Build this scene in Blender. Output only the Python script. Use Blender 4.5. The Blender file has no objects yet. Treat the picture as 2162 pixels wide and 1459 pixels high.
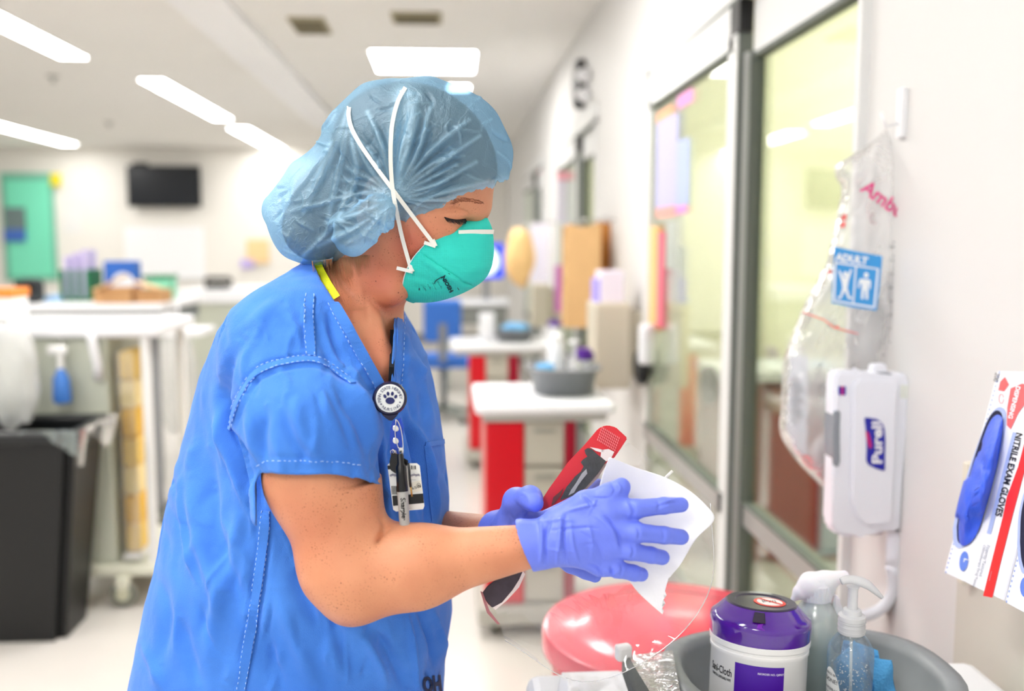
import bpy, bmesh, math, random
import numpy as np
from mathutils import Vector, Matrix, Quaternion
from mathutils.bvhtree import BVHTree

SC = bpy.context.scene
COL = SC.collection
rnd = random.Random(7)

# ------------------------------------------------------------------ camera
F_PX = 2000.0; YAW = math.radians(3.75); PITCH = math.radians(6.12)
CAM = Vector((0.0, 0.0, 1.42))
FW = Vector((math.sin(YAW) * math.cos(PITCH), math.cos(YAW) * math.cos(PITCH), -math.sin(PITCH)))
RT = Vector((math.cos(YAW), -math.sin(YAW), 0.0))
UP = RT.cross(FW)
cd = bpy.data.cameras.new('camera')
cd.sensor_width = 36.0; cd.lens = 36.0 * F_PX / 2162.0
cd.clip_start = 0.05; cd.clip_end = 60
cd.dof.use_dof = True; cd.dof.focus_distance = 1.12; cd.dof.aperture_fstop = 2.3
cam = bpy.data.objects.new('camera', cd); COL.objects.link(cam)
cam.matrix_world = Matrix((RT, UP, -FW)).transposed().to_4x4()
cam.location = CAM
SC.camera = cam

# ------------------------------------------------------------------ world, exposure
w = bpy.data.worlds.new('world'); SC.world = w; w.use_nodes = True
bg = w.node_tree.nodes['Background']
bg.inputs[0].default_value = (1.0, 0.985, 0.965, 1); bg.inputs[1].default_value = 0.7
SC.view_settings.view_transform = 'Standard'; SC.view_settings.look = 'None'
SC.view_settings.gamma = 1.0; SC.view_settings.use_curve_mapping = False
SC.view_settings.exposure = 0.63
SC.cycles.max_bounces = 10; SC.cycles.diffuse_bounces = 4; SC.cycles.glossy_bounces = 4
SC.cycles.transmission_bounces = 8; SC.cycles.transparent_max_bounces = 16
SC.cycles.caustics_reflective = False; SC.cycles.caustics_refractive = False
SC.cycles.sample_clamp_indirect = 6.0
LAMP = 15.0      # strength of the ceiling diffusers

# ------------------------------------------------------------------ projection helpers
def W(px, py, d):
    return CAM + FW * d + RT * ((px - 1081.0) / F_PX * d) + UP * ((729.5 - py) / F_PX * d)
def ray(px, py):
    return (FW + RT * ((px - 1081.0) / F_PX) + UP * ((729.5 - py) / F_PX))
def on_z(px, py, z):
    r = ray(px, py); t = (z - CAM.z) / r.z; return CAM + r * t
def on_x(px, py, x):
    r = ray(px, py); t = (x - CAM.x) / r.x; return CAM + r * t
def on_y(px, py, y):
    r = ray(px, py); t = (y - CAM.y) / r.y; return CAM + r * t
FWn, RTn, UPn, CAMn = (np.array(v) for v in (FW, RT, UP, CAM))
def proj(P):
    Q = P - CAMn; d = Q @ FWn
    return 1081.0 + F_PX * (Q @ RTn) / d, 729.5 - F_PX * (Q @ UPn) / d, d

def lin(c):
    c = c / 255.0
    return c / 12.92 if c <= 0.04045 else ((c + 0.055) / 1.055) ** 2.4
def rgb(r, g, b): return (lin(r), lin(g), lin(b), 1.0)

# ------------------------------------------------------------------ materials
MATS = {}
def mat(name, col, rough=0.5, metal=0.0, spec=0.5, noise=0.0, nscale=30.0, bump=0.0, bscale=200.0,
        trans=0.0, ior=1.45, emit=0.0, alpha=1.0, sheen=0.0, sss=0.0, coat=0.0, dist=0.002):
    if name in MATS: return MATS[name]
    m = bpy.data.materials.new(name); m.use_nodes = True; MATS[name] = m
    nt = m.node_tree; N = nt.nodes; L = nt.links
    p = N['Principled BSDF']; c = rgb(*col)
    p.inputs['Base Color'].default_value = c
    p.inputs['Roughness'].default_value = rough; p.inputs['Metallic'].default_value = metal
    p.inputs['Specular IOR Level'].default_value = spec; p.inputs['IOR'].default_value = ior
    p.inputs['Transmission Weight'].default_value = trans; p.inputs['Alpha'].default_value = alpha
    if coat: p.inputs['Coat Weight'].default_value = coat
    if sheen: p.inputs['Sheen Weight'].default_value = sheen
    if sss:
        p.inputs['Subsurface Weight'].default_value = sss
        p.inputs['Subsurface Radius'].default_value = (0.012, 0.004, 0.002)
        p.inputs['Subsurface Scale'].default_value = 1.0
    if emit:
        p.inputs['Emission Color'].default_value = c; p.inputs['Emission Strength'].default_value = emit
    tc = N.new('ShaderNodeTexCoord')
    if noise:
        n = N.new('ShaderNodeTexNoise'); n.inputs['Scale'].default_value = nscale; n.inputs['Detail'].default_value = 4
        L.new(tc.outputs['Object'], n.inputs['Vector'])
        mx = N.new('ShaderNodeMix'); mx.data_type = 'RGBA'
        mx.inputs[6].default_value = tuple(v * (1 - noise) for v in c[:3]) + (1,)
        mx.inputs[7].default_value = tuple(min(1, v * (1 + noise)) for v in c[:3]) + (1,)
        L.new(n.outputs['Fac'], mx.inputs[0]); L.new(mx.outputs[2], p.inputs['Base Color'])
    if bump:
        n2 = N.new('ShaderNodeTexNoise'); n2.inputs['Scale'].default_value = bscale; n2.inputs['Detail'].default_value = 3
        L.new(tc.outputs['Object'], n2.inputs['Vector'])
        b = N.new('ShaderNodeBump'); b.inputs['Strength'].default_value = bump; b.inputs['Distance'].default_value = dist
        L.new(n2.outputs['Fac'], b.inputs['Height']); L.new(b.outputs['Normal'], p.inputs['Normal'])
    return m
def film(name, col=(255, 255, 255), base=0.06, gloss=0.5, rough=0.04, bump=0.0, bscale=20.0, tint=(255, 255, 255), diff=0.0):
    """clear sheet: transparent with a fresnel gloss and a little milkiness"""
    if name in MATS: return MATS[name]
    m = bpy.data.materials.new(name); m.use_nodes = True; MATS[name] = m
    nt = m.node_tree; N = nt.nodes; L = nt.links
    for n in list(N): N.remove(n)
    out = N.new('ShaderNodeOutputMaterial')
    tr = N.new('ShaderNodeBsdfTransparent'); tr.inputs[0].default_value = rgb(*tint)
    gl = N.new('ShaderNodeBsdfGlossy'); gl.inputs[0].default_value = (1, 1, 1, 1); gl.inputs['Roughness'].default_value = rough
    df = N.new('ShaderNodeBsdfDiffuse'); df.inputs[0].default_value = rgb(*col)
    tl = N.new('ShaderNodeBsdfTranslucent'); tl.inputs[0].default_value = rgb(*col)
    md = N.new('ShaderNodeMixShader'); md.inputs[0].default_value = 0.4
    L.new(df.outputs[0], md.inputs[1]); L.new(tl.outputs[0], md.inputs[2])
    m1 = N.new('ShaderNodeMixShader'); m1.inputs[0].default_value = diff
    L.new(tr.outputs[0], m1.inputs[1]); L.new(md.outputs[0], m1.inputs[2])
    fr = N.new('ShaderNodeFresnel'); fr.inputs[0].default_value = 1.45
    ma = N.new('ShaderNodeMath'); ma.operation = 'MULTIPLY_ADD'; ma.inputs[1].default_value = gloss; ma.inputs[2].default_value = base
    L.new(fr.outputs[0], ma.inputs[0])
    m2 = N.new('ShaderNodeMixShader'); L.new(ma.outputs[0], m2.inputs[0])
    L.new(m1.outputs[0], m2.inputs[1]); L.new(gl.outputs[0], m2.inputs[2]); L.new(m2.outputs[0], out.inputs[0])
    if bump:
        tc = N.new('ShaderNodeTexCoord'); n = N.new('ShaderNodeTexNoise'); n.inputs['Scale'].default_value = bscale
        n.inputs['Detail'].default_value = 3; n.inputs['Distortion'].default_value = 0.8
        L.new(tc.outputs['Object'], n.inputs['Vector'])
        b = N.new('ShaderNodeBump'); b.inputs['Strength'].default_value = bump; b.inputs['Distance'].default_value = 0.02
        L.new(n.outputs['Fac'], b.inputs['Height'])
        L.new(b.outputs[0], gl.inputs['Normal']); L.new(b.outputs[0], fr.inputs['Normal'])
    return m

# ------------------------------------------------------------------ object helpers
def link(name, me, m=None, parent=None, smooth=False):
    o = bpy.data.objects.new(name, me); COL.objects.link(o)
    if m is not None and not me.materials: me.materials.append(m)
    if parent is not None: o.parent = parent; bpy_inv(o, parent)
    if smooth:
        for p in me.polygons: p.use_smooth = True
    return o
def bpy_inv(o, parent):
    # meshes are written in world coordinates; undo the parents' transforms
    M = Matrix.Identity(4); p = parent
    chain = []
    while p is not None: chain.append(p); p = p.parent
    for p in reversed(chain):
        M = M @ p.matrix_parent_inverse @ Matrix.LocRotScale(p.location, p.rotation_euler, p.scale)
    o.matrix_parent_inverse = M.inverted()
def tag(o, label=None, cat=None, group=None, kind=None):
    if label: o['label'] = label
    if cat: o['category'] = cat
    if group: o['group'] = group
    if kind: o['kind'] = kind
    return o
def thing(name, label, cat, loc=(0, 0, 0), group=None):
    o = bpy.data.objects.new(name, None); COL.objects.link(o); o.location = loc; o.empty_display_size = 0.05
    return tag(o, label, cat, group)
def me_from(name, vs, fs):
    me = bpy.data.meshes.new(name); me.from_pydata([tuple(v) for v in vs], [], [tuple(f) for f in fs]); me.update(); return me
def bm_obj(name, bm, m, parent=None, smooth=False):
    bmesh.ops.recalc_face_normals(bm, faces=bm.faces)
    me = bpy.data.meshes.new(name); bm.to_mesh(me); bm.free(); return link(name, me, m, parent, smooth)
def bm_box(bm, c, s, bev=0.0, rot=None, seg=2):
    b = bmesh.new(); bmesh.ops.create_cube(b, size=1.0)
    for v in b.verts: v.co = Vector((v.co.x * s[0], v.co.y * s[1], v.co.z * s[2]))
    if bev: bmesh.ops.bevel(b, geom=list(b.edges), offset=bev, segments=seg, affect='EDGES', profile=0.5)
    M = Matrix.Translation(Vector(c)) @ (rot.to_4x4() if rot is not None else Matrix.Identity(4))
    b.transform(M); t = bpy.data.meshes.new('t'); b.to_mesh(t); b.free(); bm.from_mesh(t); bpy.data.meshes.remove(t)
def box(name, c, s, m, parent=None, bev=0.0, rot=None, seg=2):
    bm = bmesh.new(); bm_box(bm, c, s, bev, rot, seg); return bm_obj(name, bm, m, parent)
def box2(name, lo, hi, m, parent=None, bev=0.0):
    lo = Vector(lo); hi = Vector(hi); return box(name, (lo + hi) / 2, hi - lo, m, parent, bev)
def frame_of(t):
    t = Vector(t).normalized(); a = Vector((0, 0, 1)) if abs(t.z) < 0.9 else Vector((1, 0, 0))
    x = a.cross(t).normalized(); return x, t.cross(x)
def tube_geo(pts, rad, seg=10, cap=True, flat=None):
    pts = [Vector(p) for p in pts]; n = len(pts); vs = []; fs = []
    if not hasattr(rad, '__len__'): rad = [rad] * n
    T = [(pts[min(i + 1, n - 1)] - pts[max(i - 1, 0)]).normalized() for i in range(n)]
    x, y = frame_of(T[0])
    for i in range(n):
        x = (x - T[i] * x.dot(T[i])).normalized(); y = T[i].cross(x)
        for k in range(seg):
            a = 2 * math.pi * k / seg; r = rad[i]
            vs.append(pts[i] + x * (math.cos(a) * r) + y * (math.sin(a) * r))
    for i in range(n - 1):
        for k in range(seg):
            k2 = (k + 1) % seg; fs.append((i * seg + k, i * seg + k2, (i + 1) * seg + k2, (i + 1) * seg + k))
    if cap: fs.append(tuple(range(seg))[::-1]); fs.append(tuple((n - 1) * seg + k for k in range(seg)))
    return vs, fs
def tube(name, pts, rad, m, parent=None, seg=10, cap=True):
    vs, fs = tube_geo(pts, rad, seg, cap); return link(name, me_from(name, vs, fs), m, parent, True)
def lathe(name, prof, m, parent=None, c=(0, 0, 0), seg=40, axis=(0, 0, 1), sx=1.0, smooth=True, cap=True, xdir=None):
    """prof: list of (radius, height) around axis at c"""
    z = Vector(axis).normalized()
    if xdir is None: x, y = frame_of(z)
    else: x = Vector(xdir); x = (x - z * x.dot(z)).normalized(); y = z.cross(x)
    vs = []; fs = []; n = len(prof); c = Vector(c)
    for r, h in prof:
        for k in range(seg):
            a = 2 * math.pi * k / seg
            vs.append(c + x * (math.cos(a) * r * sx) + y * (math.sin(a) * r) + z * h)
    for i in range(n - 1):
        for k in range(seg):
            k2 = (k + 1) % seg; fs.append((i * seg + k, i * seg + k2, (i + 1) * seg + k2, (i + 1) * seg + k))
    if cap:
        fs.append(tuple(range(seg))[::-1]); fs.append(tuple((n - 1) * seg + k for k in range(seg)))
    o = link(name, me_from(name, vs, fs), m, parent, False)
    if smooth:
        for p in o.data.polygons: p.use_smooth = len(p.vertices) == 4
        try: o.data.set_sharp_from_angle(angle=math.radians(38))
        except Exception: pass
    return o
def prism(name, pts, off, m, parent=None, bev=0.0):
    """polygon of 3-D points, thickened by the vector off"""
    bm = bmesh.new(); off = Vector(off)
    a = [bm.verts.new(Vector(p)) for p in pts]; b = [bm.verts.new(Vector(p) + off) for p in pts]
    bm.faces.new(a); bm.faces.new(b[::-1]); n = len(pts)
    for i in range(n): bm.faces.new((a[i], b[i], b[(i + 1) % n], a[(i + 1) % n]))
    if bev: bmesh.ops.bevel(bm, geom=list(bm.edges), offset=bev, segments=2, affect='EDGES')
    return bm_obj(name, bm, m, parent)
def grid_sheet(name, fn, nu, nv, m, parent=None, thick=0.0, smooth=True):
    vs = [fn(i / nu, j / nv) for j in range(nv + 1) for i in range(nu + 1)]; fs = []
    for j in range(nv):
        for i in range(nu):
            a = j * (nu + 1) + i; fs.append((a, a + 1, a + nu + 2, a + nu + 1))
    o = link(name, me_from(name, vs, fs), m, parent, smooth)
    if thick:
        md = o.modifiers.new('s', 'SOLIDIFY'); md.thickness = thick; md.offset = 0
    return o
def catmull(pts, n=8):
    P = [np.array(p, float) for p in pts]; P = [2 * P[0] - P[1]] + P + [2 * P[-1] - P[-2]]; out = []
    for i in range(1, len(P) - 2):
        for k in range(n):
            t = k / n; a, b, c, d = P[i - 1], P[i], P[i + 1], P[i + 2]
            out.append(0.5 * (2 * b + (c - a) * t + (2 * a - 5 * b + 4 * c - d) * t * t + (3 * b - a - 3 * c + d) * t ** 3))
    out.append(P[-2]); return out
def copy_tree(o, delta=(0, 0, 0), label=None, parent=None, rz=0.0):
    c = o.copy(); COL.objects.link(c)
    if parent is None:
        c.location = o.location + Vector(delta)
        if label: c['label'] = label
    else: c.parent = parent
    for ch in list(o.children): copy_tree(ch, parent=c)
    return c
# text -> mesh, laid in the plane (xd, yd) with its left / centre at org
def text_geo(s, size, align='LEFT', bold=0.0, space=1.0):
    cu = bpy.data.curves.new('t', 'FONT'); cu.body = s; cu.size = size; cu.align_x = align; cu.offset = bold
    cu.resolution_u = 3; cu.space_character = space
    ob = bpy.data.objects.new('t', cu); COL.objects.link(ob)
    dg = bpy.context.evaluated_depsgraph_get(); dg.update()
    me = bpy.data.meshes.new_from_object(ob.evaluated_get(dg))
    vs = np.array([v.co[:] for v in me.vertices]).reshape(-1, 3); fs = [tuple(p.vertices) for p in me.polygons]
    bpy.data.objects.remove(ob); bpy.data.curves.remove(cu); bpy.data.meshes.remove(me)
    return vs, fs
def text(name, s, size, org, xd, yd, m, parent=None, align='LEFT', bold=0.0, mapf=None, space=1.0, xs=1.0):
    vs, fs = text_geo(s, size, align, bold, space)
    org = Vector(org); xd = Vector(xd).normalized(); yd = Vector(yd).normalized()
    if mapf is None: P = [org + xd * (v[0] * xs) + yd * v[1] for v in vs]
    else: P = [mapf(v[0] * xs, v[1]) for v in vs]
    return link(name, me_from(name, P, fs), m, parent)

# ------------------------------------------------------------------ implicit surfaces (numpy surface nets)
def smin(a, b, k):
    h = np.clip(0.5 + 0.5 * (b - a) / k, 0, 1); return b + (a - b) * h - k * h * (1 - h)
def rcone(P, a, b, r1, r2):
    a = np.asarray(a, np.float32); b = np.asarray(b, np.float32); ba = b - a
    t = np.clip(((P - a) @ ba) / max(1e-9, ba @ ba), 0, 1)
    return np.linalg.norm(P - a - t[:, None] * ba, axis=1) - (r1 + (r2 - r1) * t)
def ell(P, c, ax, R=None):
    Q = P - np.asarray(c, np.float32)
    if R is not None: Q = Q @ R
    ax = np.asarray(ax, np.float32); k0 = np.linalg.norm(Q / ax, axis=1); k1 = np.linalg.norm(Q / (ax * ax), axis=1) + 1e-9
    return k0 * (k0 - 1) / k1
def chunked(f, P, n=400000):
    return np.concatenate([f(P[i:i + n]) for i in range(0, len(P), n)]) if len(P) else np.zeros(0, np.float32)
def surf(f, lo, hi, h, B=8, slack=1.6):
    """mesh of f=0 in the box lo..hi with cell h; only blocks near the surface are evaluated"""
    lo = np.array(lo, np.float32); hi = np.array(hi, np.float32)
    nb = np.ceil((hi - lo) / (h * B)).astype(int); n = nb * B
    g = [lo[a] + (np.arange(nb[a]) + 0.5) * h * B for a in range(3)]
    C = np.stack(np.meshgrid(*g, indexing='ij'), -1).reshape(-1, 3).astype(np.float32)
    dc = chunked(f, C).reshape(nb)
    D = np.repeat(np.repeat(np.repeat(np.where(dc > 0, 1.0, -1.0).astype(np.float32), B, 0), B, 1), B, 2)
    near = np.argwhere(np.abs(dc) < h * B * 0.87 * slack)
    o = np.stack(np.meshgrid(np.arange(B), np.arange(B), np.arange(B), indexing='ij'), -1).reshape(-1, 3)
    I = (near[:, None, :] * B + o[None]).reshape(-1, 3)
    P = (lo + I * h).astype(np.float32)
    D[I[:, 0], I[:, 1], I[:, 2]] = chunked(f, P)
    S = D < 0
    c8 = [S[i:n[0] - 1 + i, j:n[1] - 1 + j, k:n[2] - 1 + k] for i in (0, 1) for j in (0, 1) for k in (0, 1)]
    cnt = sum(c.astype(np.int8) for c in c8); act = (cnt > 0) & (cnt < 8)
    idx = np.argwhere(act); vid = np.full(act.shape, -1, np.int32); vid[act] = np.arange(len(idx))
    acc = np.zeros((len(idx), 3)); num = np.zeros(len(idx))
    offs = [(i, j, k) for i in (0, 1) for j in (0, 1) for k in (0, 1)]
    for a in offs:
        for ax in range(3):
            if a[ax]: continue
            b = list(a); b[ax] = 1
            da = D[idx[:, 0] + a[0], idx[:, 1] + a[1], idx[:, 2] + a[2]]
            db = D[idx[:, 0] + b[0], idx[:, 1] + b[1], idx[:, 2] + b[2]]
            m_ = (da < 0) != (db < 0); t = np.where(m_, da / np.where(da == db, 1, da - db), 0)
            p = np.array(a, float)[None].repeat(len(idx), 0); p[:, ax] = t
            acc += p * m_[:, None]; num += m_
    V = lo + (idx + acc / num[:, None]) * h
    Q = []
    for ax in range(3):
        u, v = [(1, 2), (2, 0), (0, 1)][ax]
        sl0 = [slice(1, n[0] - 1), slice(1, n[1] - 1), slice(1, n[2] - 1)]; sl1 = list(sl0); sl1[ax] = slice(2, n[ax])
        a0 = S[tuple(sl0)]; a1 = S[tuple(sl1)]
        for flip, mm in ((False, a0 & ~a1), (True, ~a0 & a1)):
            e = np.argwhere(mm) + 1
            if not len(e): continue
            du = np.zeros(3, int); du[u] = 1; dv = np.zeros(3, int); dv[v] = 1
            q = [vid[tuple((e - x).T)] for x in (du * 0, du, du + dv, dv)]
            q = np.stack(q, 1)
            if flip: q = q[:, ::-1]
            Q.append(q)
    Q = np.concatenate(Q); Q = Q[(Q >= 0).all(1)]
    return V, Q
def vnormals(V, Q):
    n = np.cross(V[Q[:, 2]] - V[Q[:, 0]], V[Q[:, 3]] - V[Q[:, 1]]); N = np.zeros_like(V)
    for k in range(4): np.add.at(N, Q[:, k], n)
    return N / (np.linalg.norm(N, axis=1, keepdims=True) + 1e-12)
def relax(V, Q, it=2, lam=0.5):
    for _ in range(it):
        A = np.zeros_like(V); c = np.zeros(len(V))
        for k in range(4):
            for s in (1, 3):
                np.add.at(A, Q[:, k], V[Q[:, (k + s) % 4]]); np.add.at(c, Q[:, k], 1)
        V = V + lam * (A / np.maximum(c, 1)[:, None] - V)
    return V
def seg_dist(px, py, poly):
    best = np.full(len(px), 1e9); 
    for (x0, y0), (x1, y1) in zip(poly[:-1], poly[1:]):
        dx, dy = x1 - x0, y1 - y0; L2 = dx * dx + dy * dy + 1e-9
        t = np.clip(((px - x0) * dx + (py - y0) * dy) / L2, 0, 1)
        best = np.minimum(best, np.hypot(px - x0 - t * dx, py - y0 - t * dy))
    return best
def in_poly(px, py, poly):
    ins = np.zeros(len(px), bool); n = len(poly)
    for i in range(n):
        x0, y0 = poly[i]; x1, y1 = poly[(i + 1) % n]
        c = ((y0 > py) != (y1 > py)) & (px < (x1 - x0) * (py - y0) / (y1 - y0 + 1e-12) + x0); ins ^= c
    return ins
def folds(V, N, strokes, dmax, facing=-0.05, lim=0.02):
    """strokes: (polyline in sheet coordinates, width, height in m): cloth ridges (+) and creases (-)"""
    px, py, d = proj(V); view = (V - CAMn); view /= np.linalg.norm(view, axis=1, keepdims=True)
    ok = ((N * view).sum(1) < facing) & (d < dmax); D = np.zeros(len(V))
    for poly, wd, amp in strokes:
        poly = [tuple(p) for p in catmull(poly, 5)] if len(poly) > 2 else poly
        L = len(poly)
        xs = [p[0] for p in poly]; ys = [p[1] for p in poly]
        near = ok & (px > min(xs) - 3 * wd) & (px < max(xs) + 3 * wd) & (py > min(ys) - 3 * wd) & (py < max(ys) + 3 * wd)
        i = np.where(near)[0]
        if not len(i): continue
        s = seg_dist(px[i], py[i], poly)
        # taper towards both ends
        e0 = np.hypot(px[i] - xs[0], py[i] - ys[0]); e1 = np.hypot(px[i] - xs[-1], py[i] - ys[-1])
        tot = sum(math.hypot(xs[k + 1] - xs[k], ys[k + 1] - ys[k]) for k in range(L - 1))
        tp = np.clip(np.minimum(e0, e1) / (0.3 * tot + 1e-6), 0, 1) ** 0.7
        D[i] += amp * np.exp(-(s / wd) ** 2) * tp
    D = np.clip(D, -lim, lim)
    return V + N * D[:, None]
def mesh_np(name, V, Q, m, parent=None, keep=None, solid=0.0, edge_it=0):
    if keep is not None:
        Q = Q[keep[Q].all(1)]; used = np.unique(Q); mp = np.full(len(V), -1); mp[used] = np.arange(len(used)); V = V[used]; Q = mp[Q]
    if edge_it: V = smooth_edge(V, Q, edge_it)
    me = bpy.data.meshes.new(name)
    me.vertices.add(len(V)); me.vertices.foreach_set('co', V.astype(np.float32).ravel())
    me.loops.add(Q.size); me.loops.foreach_set('vertex_index', Q.astype(np.int32).ravel())
    me.polygons.add(len(Q)); me.polygons.foreach_set('loop_start', np.arange(0, Q.size, Q.shape[1], dtype=np.int32))
    me.polygons.foreach_set('use_smooth', np.ones(len(Q), bool)); me.update(calc_edges=True); me.validate()
    o = link(name, me, m, parent)
    if solid:
        md = o.modifiers.new('s', 'SOLIDIFY'); md.thickness = solid; md.offset = -1
    return o, V, Q
def smooth_edge(V, Q, it=8):
    """even out the open borders of a trimmed cloth mesh"""
    E = np.concatenate([Q[:, [k, (k + 1) % 4]] for k in range(4)]); E.sort(axis=1)
    key = E[:, 0].astype(np.int64) * (len(V) + 1) + E[:, 1]; u, c = np.unique(key, return_counts=True); u = u[c == 1]
    a = (u // (len(V) + 1)).astype(int); b = (u % (len(V) + 1)).astype(int); V = V.copy()
    for _ in range(it):
        A = np.zeros_like(V); n = np.zeros(len(V)); np.add.at(A, a, V[b]); np.add.at(A, b, V[a]); np.add.at(n, a, 1); np.add.at(n, b, 1)
        m = n > 0; V[m] += 0.6 * (A[m] / n[m][:, None] - V[m])
    return V
def ripple(V, N, amp, scale, seed, squash=(1, 1, 0.35), waves=26):
    """irregular cloth unevenness"""
    r = np.random.RandomState(seed); D = np.zeros(len(V)); S = np.array(squash)
    wv = [(r.normal(size=3) * S * scale, r.uniform(0, 6.28)) for _ in range(waves)]
    wp = V + 0.02 * np.stack([np.sin(V[:, 2] * 23 + V[:, 0] * 11), np.sin(V[:, 0] * 19 + 1), np.sin(V[:, 0] * 17 + V[:, 1] * 13)], 1)
    for k, ph in wv: D += np.sin(wp @ k + ph)
    D /= math.sqrt(waves); D = np.sign(D) * np.abs(D) ** 1.3
    return V + N * (amp * D)[:, None]
def bvh(V, Q): return BVHTree.FromPolygons([tuple(v) for v in V], [tuple(q) for q in Q])
def hit(b, px, py, off=0.0, fallback=1.1):
    r = ray(px, py).normalized(); loc, n, i, dd = b.ray_cast(CAM, r)
    if loc is None: return W(px, py, fallback), -r
    if n.dot(r) > 0: n = -n
    return loc + n * off, n
def ribbon(name, pts, nrm, wdt, m, parent=None, thick=0.0008):
    """flat band through pts (3-D) with the face normals nrm"""
    vs = []; n = len(pts)
    for i in range(n):
        t = (pts[min(i + 1, n - 1)] - pts[max(i - 1, 0)]).normalized(); s = t.cross(nrm[i]).normalized()
        for a, b in ((-1, 0), (1, 0), (1, 1), (-1, 1)): vs.append(pts[i] + s * (a * wdt / 2) + nrm[i] * (b * thick))
    fs = []
    for i in range(n - 1):
        for k in range(4): fs.append((i * 4 + k, i * 4 + (k + 1) % 4, (i + 1) * 4 + (k + 1) % 4, (i + 1) * 4 + k))
    fs += [(3, 2, 1, 0), tuple((n - 1) * 4 + k for k in range(4))]
    return link(name, me_from(name, vs, fs), m, parent)
# ================================================================== THE SETTING
XW = 0.85; ZC = 2.78; YF = 14.0; XL = -8.0; YB = -3.0
M_wall = mat('wall_paint', (222, 221, 219), 0.6, noise=0.015, nscale=3)
M_farwall = mat('far_wall_paint', (242, 239, 232), 0.6)
M_ceil = mat('ceiling_white', (244, 242, 238), 0.8, noise=0.02, nscale=2)
M_floor = mat('floor_vinyl', (214, 209, 203), 0.22, noise=0.03, nscale=4)
M_alu = mat('door_aluminium', (196, 198, 196), 0.35, metal=0.6)
M_alu_lt = mat('door_aluminium_pale', (228, 229, 228), 0.4)
M_gasket = mat('door_gasket', (104, 110, 104), 0.6)
M_black = mat('black_plastic', (14, 14, 16), 0.4)
M_white = mat('white_plastic', (240, 241, 244), 0.35)
M_whitem = mat('white_matte', (238, 238, 236), 0.7)
M_glass = film('door_glass', base=0.03, gloss=0.6, rough=0.02, tint=(247, 252, 247))
M_base = mat('baseboard_vinyl', (120, 118, 112), 0.6)
M_roomwall = mat('patient_room_cream', (240, 237, 204), 0.7)
M_roomgreen = mat('patient_room_pale_green', (212, 232, 206), 0.7)
M_lamp = mat('lamp_diffuser', (255, 253, 250), 0.5, emit=LAMP)
M_lamp_room = mat('room_lamp_diffuser', (255, 254, 244), 0.5, emit=11)
M_lampframe = mat('lamp_frame', (235, 235, 235), 0.5)
M_beige = mat('beige_plastic', (205, 198, 180), 0.5)
M_greygreen = mat('laminate_grey_green', (196, 200, 184), 0.5, noise=0.02, nscale=3)
M_red = mat('cart_red', (205, 12, 30), 0.3)
M_card = mat('cardboard', (205, 160, 112), 0.85, noise=0.06, nscale=20)
M_blue = mat('plastic_blue', (40, 86, 190), 0.45)
M_steel = mat('chrome_steel', (190, 190, 188), 0.25, metal=0.9)
M_greyp = mat('basin_grey', (128, 131, 134), 0.45, noise=0.04, nscale=40)

def struct(o): o['kind'] = 'structure'; return o
struct(box2('floor', (XL, YB, -0.1), (4.6, YF, 0), M_floor))
struct(box2('ceiling', (XL, YB, ZC), (4.6, YF, ZC + 0.1), M_ceil))
struct(box2('wall_far', (XL, YF, -0.1), (4.6, YF + 0.12, ZC + 0.1), M_farwall))
struct(box2('wall_left', (XL - 0.12, YB, 0), (XL, YF, ZC), M_wall))

DOORS = [(on_x(1822, 500, XW).y, on_x(1372, 500, XW).y, 2.14), (5.45, 7.4, 2.14), (8.6, 10.6, 2.14)]
wr = struct(box2('wall_right', (XW, YB, 0), (XW + 0.14, DOORS[0][0], ZC), M_wall))
segs = [(DOORS[0][1], DOORS[1][0]), (DOORS[1][1], DOORS[2][0]), (DOORS[2][1], YF)]
for a, b in segs: box2('wall_panel', (XW, a, 0), (XW + 0.14, b, ZC), M_wall, wr)
for a, b, h in DOORS: box2('wall_above_door', (XW, a, h + 0.06), (XW + 0.14, b, ZC), M_wall, wr)
br = struct(box2('baseboard_right', (XW - 0.008, YB, 0), (XW, DOORS[0][0], 0.1), M_base))
for a, b in segs: box2('baseboard_length', (XW - 0.008, a, 0), (XW, b, 0.1), M_base, br)
struct(box2('baseboard_far', (XL, YF - 0.01, 0), (XW, YF, 0.1), M_base))
# thin grey strip on the wall below the glove boxes
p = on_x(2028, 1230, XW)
struct(box2('trim_1', (XW - 0.006, YB, 0.0), (XW, p.y, on_x(2060, 1190, XW).z), mat('wall_strip_grey', (208, 205, 194), 0.55)))
# soffit strip along the ceiling, its lit look put into whiter paint
a = on_z(352, 0, ZC - 0.05); b = on_z(470, 0, ZC - 0.05)
struct(box2('trim_2', (a.x, YB, ZC - 0.05), (b.x, 11.0, ZC), mat('soffit_lit_white', (252, 252, 254), 0.5)))

# patient room behind the glass doors
struct(box2('wall_back_of_rooms', (4.5, YB, 0), (4.6, YF, 2.1), M_roomwall))
struct(box2('trim_3', (4.5, YB, 2.1), (4.6, YF, ZC), M_roomgreen))
for i, yy in enumerate((1.0, 4.8, 8.0, 11.4)):
    struct(box2('wall_partition_%d' % (i + 1), (XW + 0.14, yy, 0), (4.5, yy + 0.1, ZC), M_roomwall))

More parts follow.
